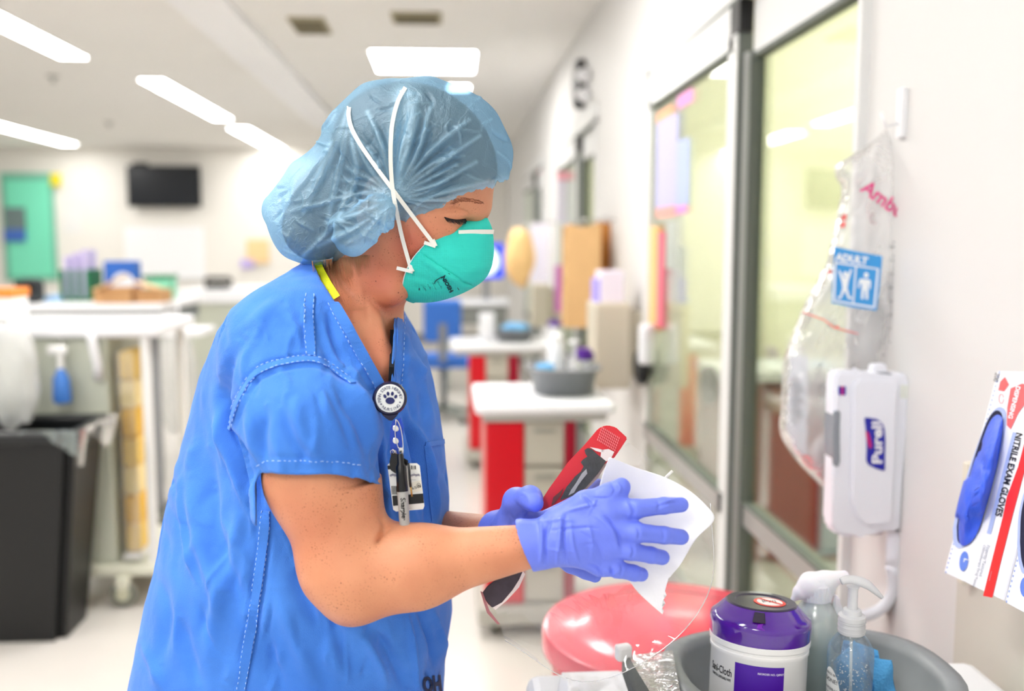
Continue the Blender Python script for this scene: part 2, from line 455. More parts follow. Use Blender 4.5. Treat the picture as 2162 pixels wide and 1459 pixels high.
def sliding_door(n, y0, y1, h, ysplit, zr):
    """glass sliding door in the right wall between y0 and y1"""
    xf = XW - 0.02; xb = XW + 0.10
    d = struct(box2('door_%d' % n, (xf, y0, h - 0.02), (xb, y1, h + 0.08), M_alu_lt))
    box2('header_gasket', (xf - 0.004, y0, h - 0.03), (xf + 0.02, y1, h - 0.018), M_gasket, d)
    box2('jamb', (xf, y1 - 0.05, 0), (xb, y1, h), M_alu_lt, d)
    box2('jamb', (xf, y0, 0), (xb, y0 + 0.02, h), M_alu_lt, d)
    # near panel (set back) and far panel (in front)
    for (pa, pb, xo, ztop) in ((y0 + 0.02, ysplit - 0.05, 0.03, h - 0.185), (ysplit + 0.03, y1 - 0.05, -0.005, h - 0.155)):
        x0 = xf + xo; x1 = x0 + 0.04
        box2('top_rail', (x0, pa, ztop), (x1, pb, h - 0.03), M_alu_lt, d, 0.002)
        box2('rail_gasket', (x0 - 0.003, pa, ztop - 0.012), (x0 + 0.03, pb, ztop), M_gasket, d)
        box2('mid_rail', (x0, pa, zr - 0.065), (x1, pb, zr), M_alu, d, 0.004)
        box2('mid_rail_bead', (x0 - 0.004, pa, zr), (x0 + 0.02, pb, zr + 0.008), M_gasket, d)
        box2('bottom_rail', (x0, pa, 0.02), (x1, pb, 0.2), M_alu, d)
        box2('glass_pane', (x0 + 0.015, pa, zr), (x0 + 0.021, pb, ztop), M_glass, d)
        box2('glass_pane', (x0 + 0.015, pa, 0.2), (x0 + 0.021, pb, zr - 0.065), M_glass, d)
    # stiles at the split
    box2('stile', (xf - 0.005, ysplit - 0.005, 0.02), (xf + 0.035, ysplit + 0.075, h - 0.12), M_alu_lt, d)
    box2('stile_cap', (xf - 0.006, ysplit - 0.03, h - 0.12), (xf + 0.036, ysplit + 0.06, h - 0.03), M_black, d)
    box2('stile_gasket', (xf + 0.0, ysplit - 0.018, 0.02), (xf + 0.04, ysplit - 0.005, h - 0.12), M_gasket, d)
    box2('stile', (xf + 0.012, ysplit - 0.052, 0.02), (xf + 0.06, ysplit - 0.018, h - 0.18), M_alu, d)
    box2('stile_gasket', (xf + 0.022, ysplit - 0.066, 0.02), (xf + 0.06, ysplit - 0.052, h - 0.18), M_gasket, d)
    box2('stile', (xf - 0.005, y1 - 0.09, 0.02), (xf + 0.035, y1 - 0.05, h - 0.03), M_alu_lt, d)
    return d
ys = on_x(1562, 500, XW).y
door1 = sliding_door(1, DOORS[0][0], DOORS[0][1], DOORS[0][2], ys, 0.655)
door2 = sliding_door(2, DOORS[1][0], DOORS[1][1], DOORS[1][2], 6.2, 0.655)
door3 = sliding_door(3, DOORS[2][0], DOORS[2][1], DOORS[2][2], 9.4, 0.655)

# green window at the far left
def far_rect(px0, py0, px1, py1, y):
    a = on_y(px0, py0, y); b = on_y(px1, py1, y); return a.x, b.x, b.z, a.z
x0, x1, z0, z1 = far_rect(2, 365, 124, 592, YF)
wn = struct(box2('window_1', (x0, YF - 0.04, z0), (x1, YF, z1), mat('window_frame_green', (120, 190, 165), 0.5)))
box2('window_pane', (x0 + 0.07, YF - 0.05, z0 + 0.06), (x1 - 0.05, YF - 0.035, z1 - 0.1), mat('window_green', (128, 232, 196), 0.4), wn)

# ================================================================== CEILING LAMPS
def lamp(kind, label, pts, group='ceiling lamps'):
    """pts: rectangle on the ceiling as (x0,x1,y0,y1)"""
    x0, x1, y0, y1 = pts; cx, cy = (x0 + x1) / 2, (y0 + y1) / 2
    t = thing(kind, label, 'lamp', (cx, cy, ZC), group)
    bm = bmesh.new(); f = 0.012
    for c, s in (((x0 - f / 2, cy, ZC - 0.006), (f, y1 - y0 + 2 * f, 0.012)), ((x1 + f / 2, cy, ZC - 0.006), (f, y1 - y0 + 2 * f, 0.012)),
                 ((cx, y0 - f / 2, ZC - 0.006), (x1 - x0, f, 0.012)), ((cx, y1 + f / 2, ZC - 0.006), (x1 - x0, f, 0.012))):
        bm_box(bm, c, s)
    bm_obj('lamp_frame', bm, M_lampframe, t)
    box2('diffuser', (x0, y0, ZC - 0.01), (x1, y1, ZC - 0.002), M_lamp_room if kind == 'room_lamp' else M_lamp, t)
    return t
def lp(px, py): return on_z(px, py, ZC)
a = lp(186, 120)
lamp('strip_lamp', 'long ceiling strip lamp nearest the camera, cut by the left edge of the photo', (a.x - 0.2, a.x + 0.0, 1.2, a.y))
a = lp(292, 165); b = lp(418, 250)
lamp('strip_lamp', 'ceiling strip lamp in the middle of the left row, above the wall monitor', (a.x - 0.0, a.x + 0.2, b.y - (b.y - a.y) - 0.0, b.y))
a = lp(480, 268); b = lp(540, 318)
lamp('strip_lamp', 'short-looking ceiling strip lamp farthest in the row beside the blue cap', (a.x, a.x + 0.24, a.y, b.y))
a = lp(22, 248); b = lp(165, 304)
lamp('strip_lamp', 'ceiling strip lamp at the far left above the green window', (b.x - 0.22, b.x, a.y, b.y))
a = lp(786, 104); b = lp(1002, 150)
lamp('panel_lamp', 'wide bright ceiling panel lamp directly above the blue cap', (a.x * 0.5 + on_z(795, 150, ZC).x * 0.5, (lp(1002, 104).x + b.x) / 2, a.y, b.y))
a = lp(948, 178); b = lp(990, 188)
lamp('panel_lamp', 'distant ceiling panel lamp half hidden behind the top of the cap', (a.x, b.x, a.y, b.y))
# unseen lamps added outside the frame for their light, then patient room lamps
lamp('panel_lamp', 'added unseen ceiling panel lamp overhead, before the camera view begins', (-1.3, -0.7, 0.5, 1.5))
lamp('panel_lamp', 'added unseen ceiling panel lamp overhead behind the camera', (-1.5, -0.7, -1.6, -0.8))
lamp('panel_lamp', 'added ceiling panel lamp above the aisle out of view', (-0.75, 0.05, 3.4, 4.2))
lamp('strip_lamp', 'added ceiling strip lamp out of view at the left of the camera', (-3.0, -2.7, -1.5, 0.9))
a = on_x(1672, 372, 3.0)
lamp('room_lamp', 'lamp on the patient room ceiling seen through the glass door', (1.9, 2.7, 2.4, 4.4))
lamp('room_lamp', 'added lamp on the second patient room ceiling behind the glass', (1.4, 3.2, 6.0, 6.6))  # added to brighten the room behind the second glass door
lamp('room_lamp', 'added lamp on the third patient room ceiling behind the glass', (1.6, 3.0, 9.2, 9.8))  # unseen lamp, added for light behind the third door

def vent(px, py, w, dpt, label):
    c = lp(px, py); t = thing('ceiling_vent', label, 'vent', (c.x, c.y, ZC))
    box('vent_frame', (c.x, c.y, ZC - 0.008), (w, dpt, 0.016), mat('vent_frame', (176, 168, 140), 0.6), t, 0.003)
    for k in range(5):
        yy = c.y - dpt * 0.36 + k * dpt * 0.18
        box('slat', (c.x, yy, ZC - 0.02), (w * 0.86, dpt * 0.07, 0.01), mat('vent_slat', (120, 112, 88), 0.6), t)
vent(655, 52, 0.22, 0.42, 'khaki ceiling vent up left of the panel lamp')
vent(880, 35, 0.30, 0.25, 'small pale ceiling vent above the panel lamp')
for k, c in enumerate([lp(112, 160), lp(230, 258)]):
    lathe('sprinkler_head', [(0.05, 0), (0.05, -0.012), (0.018, -0.02), (0.015, -0.05), (0.03, -0.055)], mat('sprinkler', (190, 190, 186), 0.4), None, (c.x, c.y, ZC), 16)
    o = bpy.context.collection.objects[-1]
    tag(o, ('faint round sprinkler head on the ceiling left of the lamps', 'faint sprinkler head between the two left strip lamps')[k], 'sprinkler')
# ================================================================== BACKGROUND THINGS
def pbox(name, px0, py0, px1, py1, y, dep, m, parent=None, bev=0.0):
    """box whose front face stands at world y and spans the given sheet rectangle"""
    x0, x1, z0, z1 = far_rect(px0, py0, px1, py1, y)
    return box2(name, (x0, y, z0), (x1, y + dep, z1), m, parent, bev)

# ---- far wall
x0, x1, z0, z1 = far_rect(266, 349, 424, 437, YF - 0.15)
t = thing('wall_monitor', 'black wall monitor mounted high on the far wall', 'monitor', ((x0 + x1) / 2, YF, z0))
box2('screen_body', (x0, YF - 0.15, z0), (x1, YF - 0.09, z1), M_black, t, 0.01)
box2('screen', (x0 + 0.02, YF - 0.154, z0 + 0.02), (x1 - 0.02, YF - 0.149, z1 - 0.02), mat('screen_dark', (28, 32, 38), 0.25), t)
box2('wall_bracket', ((x0 + x1) / 2 - 0.1, YF - 0.1, z0 + 0.2), ((x0 + x1) / 2 + 0.1, YF, z0 + 0.4), M_black, t)
box2('camera_bump', (x0 + 0.08, YF - 0.16, z1 - 0.01), (x0 + 0.3, YF - 0.1, z1 + 0.04), M_black, t, 0.015)
tag(pbox('yellow_tag', 106, 366, 128, 392, YF - 0.1, 0.02, mat('tag_yellow', (240, 224, 20), 0.5)), 'bright yellow tag at the top right corner of the green window', 'tag')
t = thing('wall_sign', 'grey and blue sign hanging inside the green window', 'sign', on_y(30, 510, YF - 0.09))
pbox('sign_upper', 8, 438, 54, 484, YF - 0.09, 0.02, mat('sign_grey', (110, 128, 128), 0.5), t)
pbox('sign_lower', 8, 484, 54, 510, YF - 0.09, 0.02, mat('sign_blue', (70, 110, 190), 0.5), t)
t = thing('whiteboard', 'large white board on the far wall under the monitor', 'whiteboard', on_y(350, 585, YF))
pbox('board', 262, 480, 432, 590, YF - 0.03, 0.03, mat('board_white', (250, 251, 254), 0.3), t)
pbox('board_frame', 260, 586, 434, 592, YF - 0.06, 0.06, M_alu_lt, t)
tag(pbox('paper_notice', 132, 440, 172, 492, YF - 0.01, 0.008, M_whitem), 'small white paper notice right of the green window', 'notice')
t = thing('wall_envelope', 'manila envelope pinned on the far wall left of the cap', 'envelope', on_y(545, 560, YF - 0.05))
pbox('envelope_body', 520, 506, 568, 556, YF - 0.05, 0.03, mat('manila', (248, 214, 160), 0.8), t)
pbox('envelope_label', 508, 548, 536, 566, YF - 0.06, 0.03, mat('lilac', (200, 184, 240), 0.8), t)

# ---- nurse station counters
t = thing('station_counter', 'long grey-green station counter with white top behind the nurse shoulder', 'counter', on_y(470, 640, 9.0) * 1)
pbox('counter_body', 372, 640, 640, 800, 9.0, 1.0, M_greygreen, t)
x0, x1, z0, z1 = far_rect(372, 640, 640, 800, 9.0)
box2('counter_base', (x0 + 0.05, 9.06, 0), (x1 - 0.05, 9.9, z0), M_greygreen, t)
box2('counter_top', (x0 - 0.05, 8.95, z1), (x1 + 0.03, 10.05, z1 + 0.12), M_white, t, 0.01)
zct = z1 + 0.12
t = thing('desk_phone', 'small black desk phone on the white station counter', 'phone', (on_y(462, 610, 9.3).x, 9.3, zct))
c = Vector((on_y(462, 610, 9.3).x, 9.3, zct))
box('phone_body', c + Vector((0, 0, 0.03)), (0.22, 0.2, 0.06), M_black, t, 0.012)
tube('handset', [c + Vector((-0.13, 0, 0.07)), c + Vector((-0.1, 0, 0.1)), c + Vector((0.1, 0, 0.1)), c + Vector((0.13, 0, 0.07))], 0.022, M_black, t)

t = thing('supply_desk', 'supply desk with pale top and dark grey edge at the left', 'desk', (on_y(215, 640, 5.6).x, 5.9, 0))
x0, x1, z0, z1 = far_rect(40, 652, 346, 684, 5.6)
box2('desk_top', (x0, 5.6, z1 - 0.02), (x1, 6.5, z1 + 0.025), M_white, t, 0.008)
box2('desk_apron', (x0 + 0.03, 5.62, z0 - 0.02), (x1 - 0.02, 6.45, z1 - 0.02), mat('apron_grey', (112, 118, 118), 0.6), t)
for xx in (x0 + 0.06, x1 - 0.08):
    for yy in (5.68, 6.38): box2('leg', (xx - 0.025, yy - 0.025, 0), (xx + 0.025, yy + 0.025, z0 - 0.02), M_greygreen, t)
zd = z1 + 0.025
def on_desk(px, y=5.9): return on_y(px, 600, y).x
# green rack
t = thing('file_rack', 'dark green file rack holding lilac folders on the supply desk', 'rack', (on_desk(170), 6.0, zd))
xa, xb = on_desk(142, 6.0), on_desk(196, 6.0)
Mg = mat('rack_green', (30, 128, 76), 0.5)
for k in range(4):
    xx = xa + (xb - xa) * k / 3; box2('divider', (xx - 0.006, 5.9, zd), (xx + 0.006, 6.15, zd + 0.19), Mg, t)
box2('rack_base', (xa, 5.9, zd), (xb, 6.15, zd + 0.015), Mg, t); box2('rack_back', (xa, 6.14, zd), (xb, 6.16, zd + 0.19), Mg, t)
for k in range(3):
    xx = xa + (xb - xa) * (k + .5) / 3
    tag(box2('folder', (xx - 0.012, 5.93, zd + 0.016), (xx + 0.012, 6.12, zd + 0.27 + 0.02 * k), mat('lilac_folder', (214, 204, 242), 0.7)), 'lilac folder standing in the green rack, %s of three' % ('leftmost', 'middle', 'rightmost')[k], 'folder', 'folders in the green rack')
# blue box with white sheet
t = thing('wipes_box', 'blue dispenser box with white round print on the supply desk', 'box', (on_desk(252), 6.0, zd))
xa, xb = on_desk(220, 6.0), on_desk(286, 6.0)
box2('box_body', (xa, 6.0, zd), (xb, 6.12, zd + 0.24), mat('box_blue', (44, 104, 196), 0.5), t, 0.004)
lathe('printed_disc', [(0.07, 0), (0.07, 0.003)], mat('disc_white', (235, 242, 250), 0.6), t, ((xa + xb) / 2 + 0.02, 6.0, zd + 0.1), 24, (0, -1, 0))
# cardboard boxes, open flaps
for k, (a, b, yy, hh, dd, lab) in enumerate(((196, 275, 5.68, 0.09, 0.2, 'open cardboard box nearest the blue box, front left on the supply desk'), (283, 342, 5.72, 0.075, 0.2, 'cardboard box at the right front of the supply desk'))):
    t = thing('cardboard_box', lab, 'box', (on_desk((a + b) / 2, yy), yy, zd), 'cardboard boxes on the supply desk')
    xa, xb = on_desk(a, yy), on_desk(b, yy)
    box2('carton', (xa, yy, zd), (xb, yy + dd, zd + hh), M_card, t, 0.002)
    R = Matrix.Rotation(math.radians(-24 if k == 0 else 18), 3, 'Y')
    box('flap', ((xa + xb) / 2, yy - 0.01, zd + hh + 0.03), ((xb - xa) * .9, 0.12, 0.006), mat('cardboard_light', (236, 200, 152), 0.85), t, 0, R)
t = thing('mint_basket', 'green rimmed mint basket at the right end of the supply desk', 'basket', (on_desk(335, 6.1), 6.2, zd))
xa, xb = on_desk(302, 6.1), on_desk(358, 6.1)
box2('basket_body', (xa + 0.01, 6.1, zd), (xb - 0.01, 6.3, zd + 0.13), mat('mint', (140, 222, 186), 0.5), t, 0.01)
box2('basket_rim', (xa, 6.09, zd + 0.13), (xb, 6.31, zd + 0.15), Mg, t, 0.005)
tag(box2('blue_tray', (on_desk(90, 5.85), 5.85, zd), (on_desk(122, 5.85), 6.08, zd + .035), mat('tray_pale_blue', (150, 196, 236), 0.5)), 'flat pale blue pack lying on the left of the supply desk', 'pack')
t = thing('black_bag', 'small black pouch at the left end of the supply desk', 'pouch', on_y(60, 660, 5.3))
bm = bmesh.new(); c = on_y(58, 640, 5.75); bm_box(bm, (on_desk(62, 5.75) + 0.0, 5.76, zd + 0.07), (0.13, 0.13, 0.14), 0.035, None, 3); bm_obj('pouch_body', bm, mat('pouch_black', (50, 54, 58), 0.7), t)
box('pouch_flap', (on_desk(62, 5.75), 5.69, zd + 0.10), (0.12, 0.02, 0.07), M_black, t, 0.008)

# ---- isolation cart on casters, left
CY = 3.72
t = thing('isolation_cart', 'pale grey-green isolation cart on casters with a white top at the left', 'cart', (on_y(180, 900, CY).x, CY + 0.25, 0))
xa, xb, z0, z1 = far_rect(36, 712, 242, 1190, CY)
box2('cart_body', (xa - 0.25, CY, z0), (xb + 0.01, CY + 0.5, z1), M_greygreen, t, 0.01)
xt0, xt1 = on_y(-60, 700, CY).x, on_y(336, 700, CY).x
box2('cart_top', (xt0, CY - 0.04, z1), (xt1, CY + 0.52, z1 + 0.045), M_white, t, 0.012)
xr0, xr1 = on_y(300, 800, CY).x, on_y(318, 800, CY).x
box2('corner_post', (xr0, CY - 0.01, z0 - 0.02), (xr1, CY + 0.02, z1), M_whitem, t, 0.004)
box2('corner_post', (xr0, CY + 0.46, z0 - 0.02), (xr1, CY + 0.5, z1), M_whitem, t, 0.004)
box2('base_rail', (xa - 0.25, CY - 0.03, z0 - 0.045), (xr1 + 0.02, CY + 0.53, z0), mat('rail_ivory', (226, 226, 208), 0.4), t, 0.012)
box2('side_tray', (xr1, CY + 0.02, z0 + 0.0), (xr1 + 0.16, CY + 0.4, z0 + 0.03), mat('rail_ivory', (226, 226, 208), 0.4), t, 0.008)
for px, yy in ((262, CY - 0.03), (300, CY + 0.4), (-120, CY), (-60, CY + 0.45)):
    cx = on_y(px, 1260, yy).x; r = 0.055
    cs = lathe('caster', [(r * .5, -0.014), (r * .93, -0.012), (r, -0.006), (r, 0.006), (r * .93, 0.012), (r * .5, 0.014)], mat('caster_tyre', (120, 122, 112), 0.6), t, (cx, yy, r), 28, (0, 1, 0))
    lathe('caster_hub', [(r * .48, -0.018), (r * .48, 0.018)], mat('caster_hub', (206, 206, 180), 0.4), cs, (cx, yy, r), 20, (0, 1, 0))
    box('caster_fork', (cx, yy, r + 0.045), (0.05, 0.05, 0.05), mat('rail_ivory', (226, 226, 208), 0.4), cs, 0.008)
# hanging strap on the cart front
c = on_y(196, 700, CY)
tube('strap', [on_y(190, 694, CY - 0.05), on_y(194, 720, CY - 0.05), on_y(206, 770, CY - 0.03), on_y(208, 800, CY - 0.02)], 0.018, M_white, t, 8)
# yellow gown pack
t = thing('gown_dispenser', 'tall clear dispenser filled with yellow gowns on the cart side', 'dispenser', on_y(270, 1180, CY))
xa, xb, z0, z1 = far_rect(243, 742, 300, 1168, CY + 0.01)
n = 7
for k in range(n):
    za = z0 + (z1 - z0) * k / n; zb = z0 + (z1 - z0) * (k + 1) / n
    tag(box2('folded_gown', (xa + 0.004, CY + 0.02, za + 0.002), (xb - 0.004, CY + 0.2, zb - 0.002), mat(('gown_yellow', 'gown_pale', 'gown_deep')[(k * 2) % 3], ((242, 206, 110), (246, 224, 160), (238, 190, 70))[(k * 2) % 3], 0.8, noise=0.08, nscale=14), t, 0.012), None)
box2('clear_front', (xa, CY + 0.005, z0), (xb, CY + 0.009, z1), film('acrylic', base=0.05, diff=0.08), t)
box2('dispenser_foot', (xa, CY + 0.0, z0 - 0.02), (xb, CY + 0.22, z0), M_whitem, t)
# spray bottle and bag on the cart side
t = thing('blue_bottle', 'clear spray bottle with blue liquid hung on the left cart', 'bottle', on_y(130, 855, CY - 0.05))
c = on_y(132, 850, CY - 0.06)
lathe('bottle_body', [(0.03, 0), (0.034, 0.01), (0.03, 0.09), (0.012, 0.13)], mat('bottle_blue', (70, 130, 215), 0.3), t, c, 20)
lathe('bottle_neck', [(0.012, 0.13), (0.012, 0.19)], M_whitem, t, c, 14)
box('spray_head', c + Vector((-0.01, 0, 0.2)), (0.07, 0.025, 0.035), M_whitem, t, 0.008)
tube('bottle_hook', [c + Vector((0, 0, 0.2)), c + Vector((0, 0.03, 0.24)), c + Vector((0, 0.06, 0.24))], 0.004, M_steel, t)
def crumpled(name, c, ax, m, parent=None, seed=0, amp=0.18, sub=4, label=None, cat=None):
    bm = bmesh.new(); bmesh.ops.create_icosphere(bm, subdivisions=sub, radius=1)
    from mathutils import noise as mn
    for v in bm.verts:
        n = mn.noise(v.co * 1.6 + Vector((seed, 0, 0))) + 0.5 * mn.noise(v.co * 4 + Vector((0, seed, 0)))
        f = 1 + amp * n; v.co = Vector((v.co.x * ax[0] * f, v.co.y * ax[1] * f, v.co.z * ax[2] * f)) + Vector(c)
    o = bm_obj(name, bm, m, parent, True)
    if label: tag(o, label, cat)
    return o
M_poly = film('thin_polythene', (250, 252, 250), base=0.05, gloss=0.5, rough=0.15, diff=0.5, bump=0.8, bscale=25)
crumpled('plastic_bag', on_y(28, 790, CY - 0.16), (0.09, 0.06, 0.2), M_poly, None, 3, label='clear plastic bag bulging at the far left edge of the cart', cat='bag')
crumpled('plastic_bag', on_y(376, 800, 5.3), (0.11, 0.08, 0.32), M_poly, None, 9, label='clear plastic bag hanging from the grey pole beside the blue sleeve', cat='bag')
tube('bag_hook', [on_y(376, 640, 5.3), on_y(376, 660, 5.3), on_y(350, 664, 4.95)], .008, M_white, COL.objects[-1], 6)
# pole behind the cart
t = thing('supply_pole', 'grey metal supply pole standing behind the isolation cart', 'pole', (on_y(326, 900, 4.9).x, 4.9, 0))
c = t.location
box2('pole_shaft', (c.x - 0.035, 4.87, 0.05), (c.x + 0.035, 4.93, 0.98), mat('pole_grey', (150, 152, 156), 0.5), t, 0.008)
box2('pole_foot', (c.x - 0.2, 4.75, 0), (c.x + 0.2, 5.1, 0.05), mat('pole_foot', (110, 112, 104), 0.5), t, 0.015)
box2('pole_shelf', (c.x - 0.1, 4.8, 0.96), (c.x + 0.28, 5.1, 0.99), M_white, t, 0.005)

# white carton with an orange top at the very left
t = thing('orange_topped_box', 'white box with orange top at the far left edge', 'box', on_y(10, 700, CY))
c = on_y(6, 700, CY + 0.1); zz = 1.42 - (697 - 515) / 2000 * 0 
zt = on_y(36, 692, CY).z + 0.02
box2('carton_body', (c.x - 0.16, CY + 0.1, zt), (c.x + 0.04, CY + 0.25, zt + 0.09), M_whitem, t, 0.006)
box2('carton_lid', (c.x - 0.165, CY + 0.095, zt + 0.09), (c.x + 0.045, CY + 0.255, zt + 0.125), mat('orange', (244, 140, 50), 0.5), t, 0.004)

# ---- trash bin
BY = 3.35
xa = on_y(-80, 1340, BY).x; xb = on_y(128, 1340, BY).x; xc = on_y(158, 930, BY).x; zt = on_y(158, 925, BY).z
t = thing('trash_bin', 'tall black trash bin with a clear liner folded over its rim', 'bin', ((xa + xb) / 2, BY + 0.2, 0))
bm = bmesh.new()
lo = [(xa, BY + .02), (xb, BY + .02), (xb, BY + .27), (xa, BY + .27)]; hi = [(xa - .05, BY - .02), (xc, BY - .02), (xc, BY + .3), (xa - .05, BY + .3)]
vb = [bm.verts.new((x, y, 0.0)) for x, y in lo]; vt = [bm.verts.new((x, y, zt)) for x, y in hi]
bm.faces.new(vb[::-1])
for k in range(4): bm.faces.new((vb[k], vb[(k + 1) % 4], vt[(k + 1) % 4], vt[k]))
bmesh.ops.bevel(bm, geom=[e for e in bm.edges if abs(e.verts[0].co.z - e.verts[1].co.z) > .1], offset=0.03, segments=4, affect='EDGES')
bo = bm_obj('bin_body', bm, mat('bin_black', (12, 13, 14), 0.42), t, False)
md = bo.modifiers.new('s', 'SOLIDIFY'); md.thickness = 0.006
bm = bmesh.new()
for c, s in ((((xa + xc) / 2 - .02, BY - .03, zt + .01), (xc - xa + .09, .05, .045)), (((xa + xc) / 2 - .02, BY + .30, zt + .01), (xc - xa + .09, .05, .045)), ((xc + .01, BY + .135, zt + .01), (.05, .36, .045)), ((xa - .06, BY + .135, zt + .01), (.05, .36, .045))): bm_box(bm, c, s, 0.012)
bm_obj('bin_rim', bm, mat('bin_black2', (24, 26, 28), 0.35), t)
grid_sheet('liner', lambda u, v: Vector((xc + 0.045 + 0.012 * math.sin(u * 22) - 0.02 * v, BY - 0.06 + u * 0.36, zt + 0.04 - v * 0.13 * (0.6 + 0.4 * math.sin(u * 9 + 1)))), 30, 8, film('liner_film', (180, 200, 196), base=0.12, diff=0.35, rough=0.15), t)
grid_sheet('liner', lambda u, v: Vector((xc + 0.04 - u * 0.2, BY - 0.065 - 0.008 * math.sin(u * 19), zt + 0.04 - v * 0.09 * (0.5 + 0.5 * math.cos(u * 4)))), 24, 8, film('liner_film', (180, 200, 196)), t)

# ---- red isolation carts along the right wall
def red_cart(name, label, px0, px1, y, ztop, pxc, wl, wg, wr_):
    t = thing(name, label, 'cart', (on_y((px0 + px1) / 2, 800, y).x, y + 0.25, 0), 'red isolation carts in the aisle')
    xa = on_y(px0, 800, y).x; xb = on_y(px1, 800, y).x
    bm = bmesh.new(); bm_box(bm, ((xa + xb) / 2, y + 0.25, ztop - 0.02), (xb - xa, 0.54, 0.04), 0.018, None, 3)
    bm_obj('cart_top', bm, M_white, t)
    box2('top_lip', (xa + 0.03, y + 0.0, ztop - 0.065), (xb - 0.03, y + 0.48, ztop - 0.04), mat('lip_grey', (170, 168, 162), 0.5), t)
    x = on_y(pxc, 1000, y).x; zb = 0.12
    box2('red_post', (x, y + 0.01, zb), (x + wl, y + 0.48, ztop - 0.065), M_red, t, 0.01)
    x2 = x + wl; nd = 4
    for k in range(nd):
        za = zb + (ztop - 0.065 - zb) * k / nd; zc_ = zb + (ztop - 0.065 - zb) * (k + 1) / nd
        d = box2('drawer', (x2, y + 0.02, za + 0.004), (x2 + wg, y + 0.46, zc_ - 0.004), mat('drawer_beige', (186, 182, 168), 0.5), t, 0.006)
        box2('drawer_handle', (x2 + wg * .25, y + 0.008, zc_ - 0.045), (x2 + wg * .75, y + 0.022, zc_ - 0.03), mat('handle_grey', (160, 158, 148), 0.5), d)
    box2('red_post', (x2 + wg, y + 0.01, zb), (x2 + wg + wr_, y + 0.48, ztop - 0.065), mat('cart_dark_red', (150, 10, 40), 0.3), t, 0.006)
    box2('cart_base', (x - 0.03, y - 0.02, 0.045), (x2 + wg + wr_ + 0.02, y + 0.5, zb), mat('base_grey', (176, 174, 164), 0.5), t, 0.02)
    for xx in (x + 0.03, x2 + wg):
        for yy in (y + 0.05, y + 0.42):
            lathe('caster', [(0.01, -0.012), (0.0225, -0.01), (0.0225, 0.01), (0.01, 0.012)], mat('caster_tyre', (120, 122, 112)), t, (xx, yy, 0.0225), 18, (1, 0, 0))
    return t
def basin_geo(name, label, c, a, b, h, group=None, m=None, taper=0.82):
    t = thing(name, label, 'basin', c, group)
    n = 40; prof = [(taper, 0), (0.93, h - 0.008), (0.99, h - 0.006), (1.05, h - .002), (1.06, h + 0.003), (1.05, h + 0.006), (0.93, h + 0.006), (0.90, h - 0.006), (taper - 0.03, 0.006)]
    vs = []; fs = []
    for s, z in prof:
        for k in range(n):
            an = 2 * math.pi * k / n; e = 0.75
            cx = math.copysign(abs(math.cos(an)) ** e, math.cos(an)); sy = math.copysign(abs(math.sin(an)) ** e, math.sin(an))
            vs.append(Vector((c[0] + a * s * cx, c[1] + b * s * sy, c[2] + z)))
    for i in range(len(prof) - 1):
        for k in range(n): fs.append((i * n + k, i * n + (k + 1) % n, (i + 1) * n + (k + 1) % n, (i + 1) * n + k))
    fs.append(tuple(range(n))[::-1]); fs.append(tuple((len(prof) - 1) * n + k for k in range(n)))
    link('basin_shell', me_from('basin_shell', vs, fs), m or M_greyp, t, True)
    return t
def tub(name, label, c, r, h, group=None):
    t = thing(name, label, 'tub', c, group)
    lathe('tub_body', [(r * .96, 0), (r, 0.01), (r, h * .72)], M_white, t, c, 24)
    lathe('tub_lid', [(r * 1.03, h * .72), (r * 1.03, h * .82), (r * .7, h), (r * .66, h)], mat('lid_purple_far', (84, 22, 150), 0.3), t, c, 24)
    return t
C1 = 3.3; Z1 = on_y(1100, 852, C1).z
red_cart('isolation_cart', 'nearest red isolation cart with grey drawers, just behind the gloved hands', 1002, 1300, C1, Z1, 1025, 0.14, 0.145, 0.04)
C2 = 5.9; Z2 = on_y(1050, 728, C2).z
red_cart('isolation_cart', 'second red isolation cart, right of the teal mask and farther back', 950, 1196, C2, Z2, 992, 0.105, 0.14, 0.07)
c = Vector((on_y(1196, 815, C1).x + 0.02, C1 + 0.27, Z1))
basin_geo('wash_basin', 'grey plastic wash basin full of supplies on the nearest red cart', c, 0.135, 0.17, 0.095)
tub('wipe_tub', 'purple lidded wipe tub in the basin on the nearest red cart', c + Vector((0.085, 0.07, 0.007)), 0.045, 0.15)
t = thing('hand_wipe_canister', 'white canister standing in the basin on the nearest red cart', 'canister', c + Vector((-0.02, 0.05, 0.007)))
lathe('canister_body', [(0.035, 0), (0.035, 0.17), (0.03, 0.18)], M_white, t, c + Vector((-0.02, 0.05, 0.007)), 20)
lathe('canister_cap', [(0.03, 0.18), (0.03, 0.2), (0.01, 0.21)], M_whitem, t, c + Vector((-0.02, 0.05, 0.007)), 20)
t = thing('pump_bottle', 'small clear pump bottle in the basin on the nearest red cart', 'bottle', c + Vector((0.035, -0.06, 0.007)))
lathe('bottle_body', [(0.025, 0), (0.028, 0.1), (0.012, 0.13)], film('gel_far', base=0.1, diff=0.4), t, c + Vector((0.035, -0.06, 0.007)), 18)
lathe('pump', [(0.008, 0.13), (0.008, 0.18), (0.022, 0.185), (0.02, 0.195)], M_white, t, c + Vector((0.035, -0.06, 0.007)), 14)
tag(box('blue_cloth_pack', c + Vector((-0.075, -0.06, 0.085)), (0.07, 0.05, 0.06), mat('cloth_blue', (120, 190, 240), 0.7), None, 0.012), 'light blue cloth pack at the left of the near cart basin', 'cloth')
c2 = Vector((on_y(1092, 690, C2).x, C2 + 0.27, Z2))
basin_geo('wash_basin', 'grey wash basin under light blue cloths on the second red cart', c2, 0.13, 0.16, 0.075)
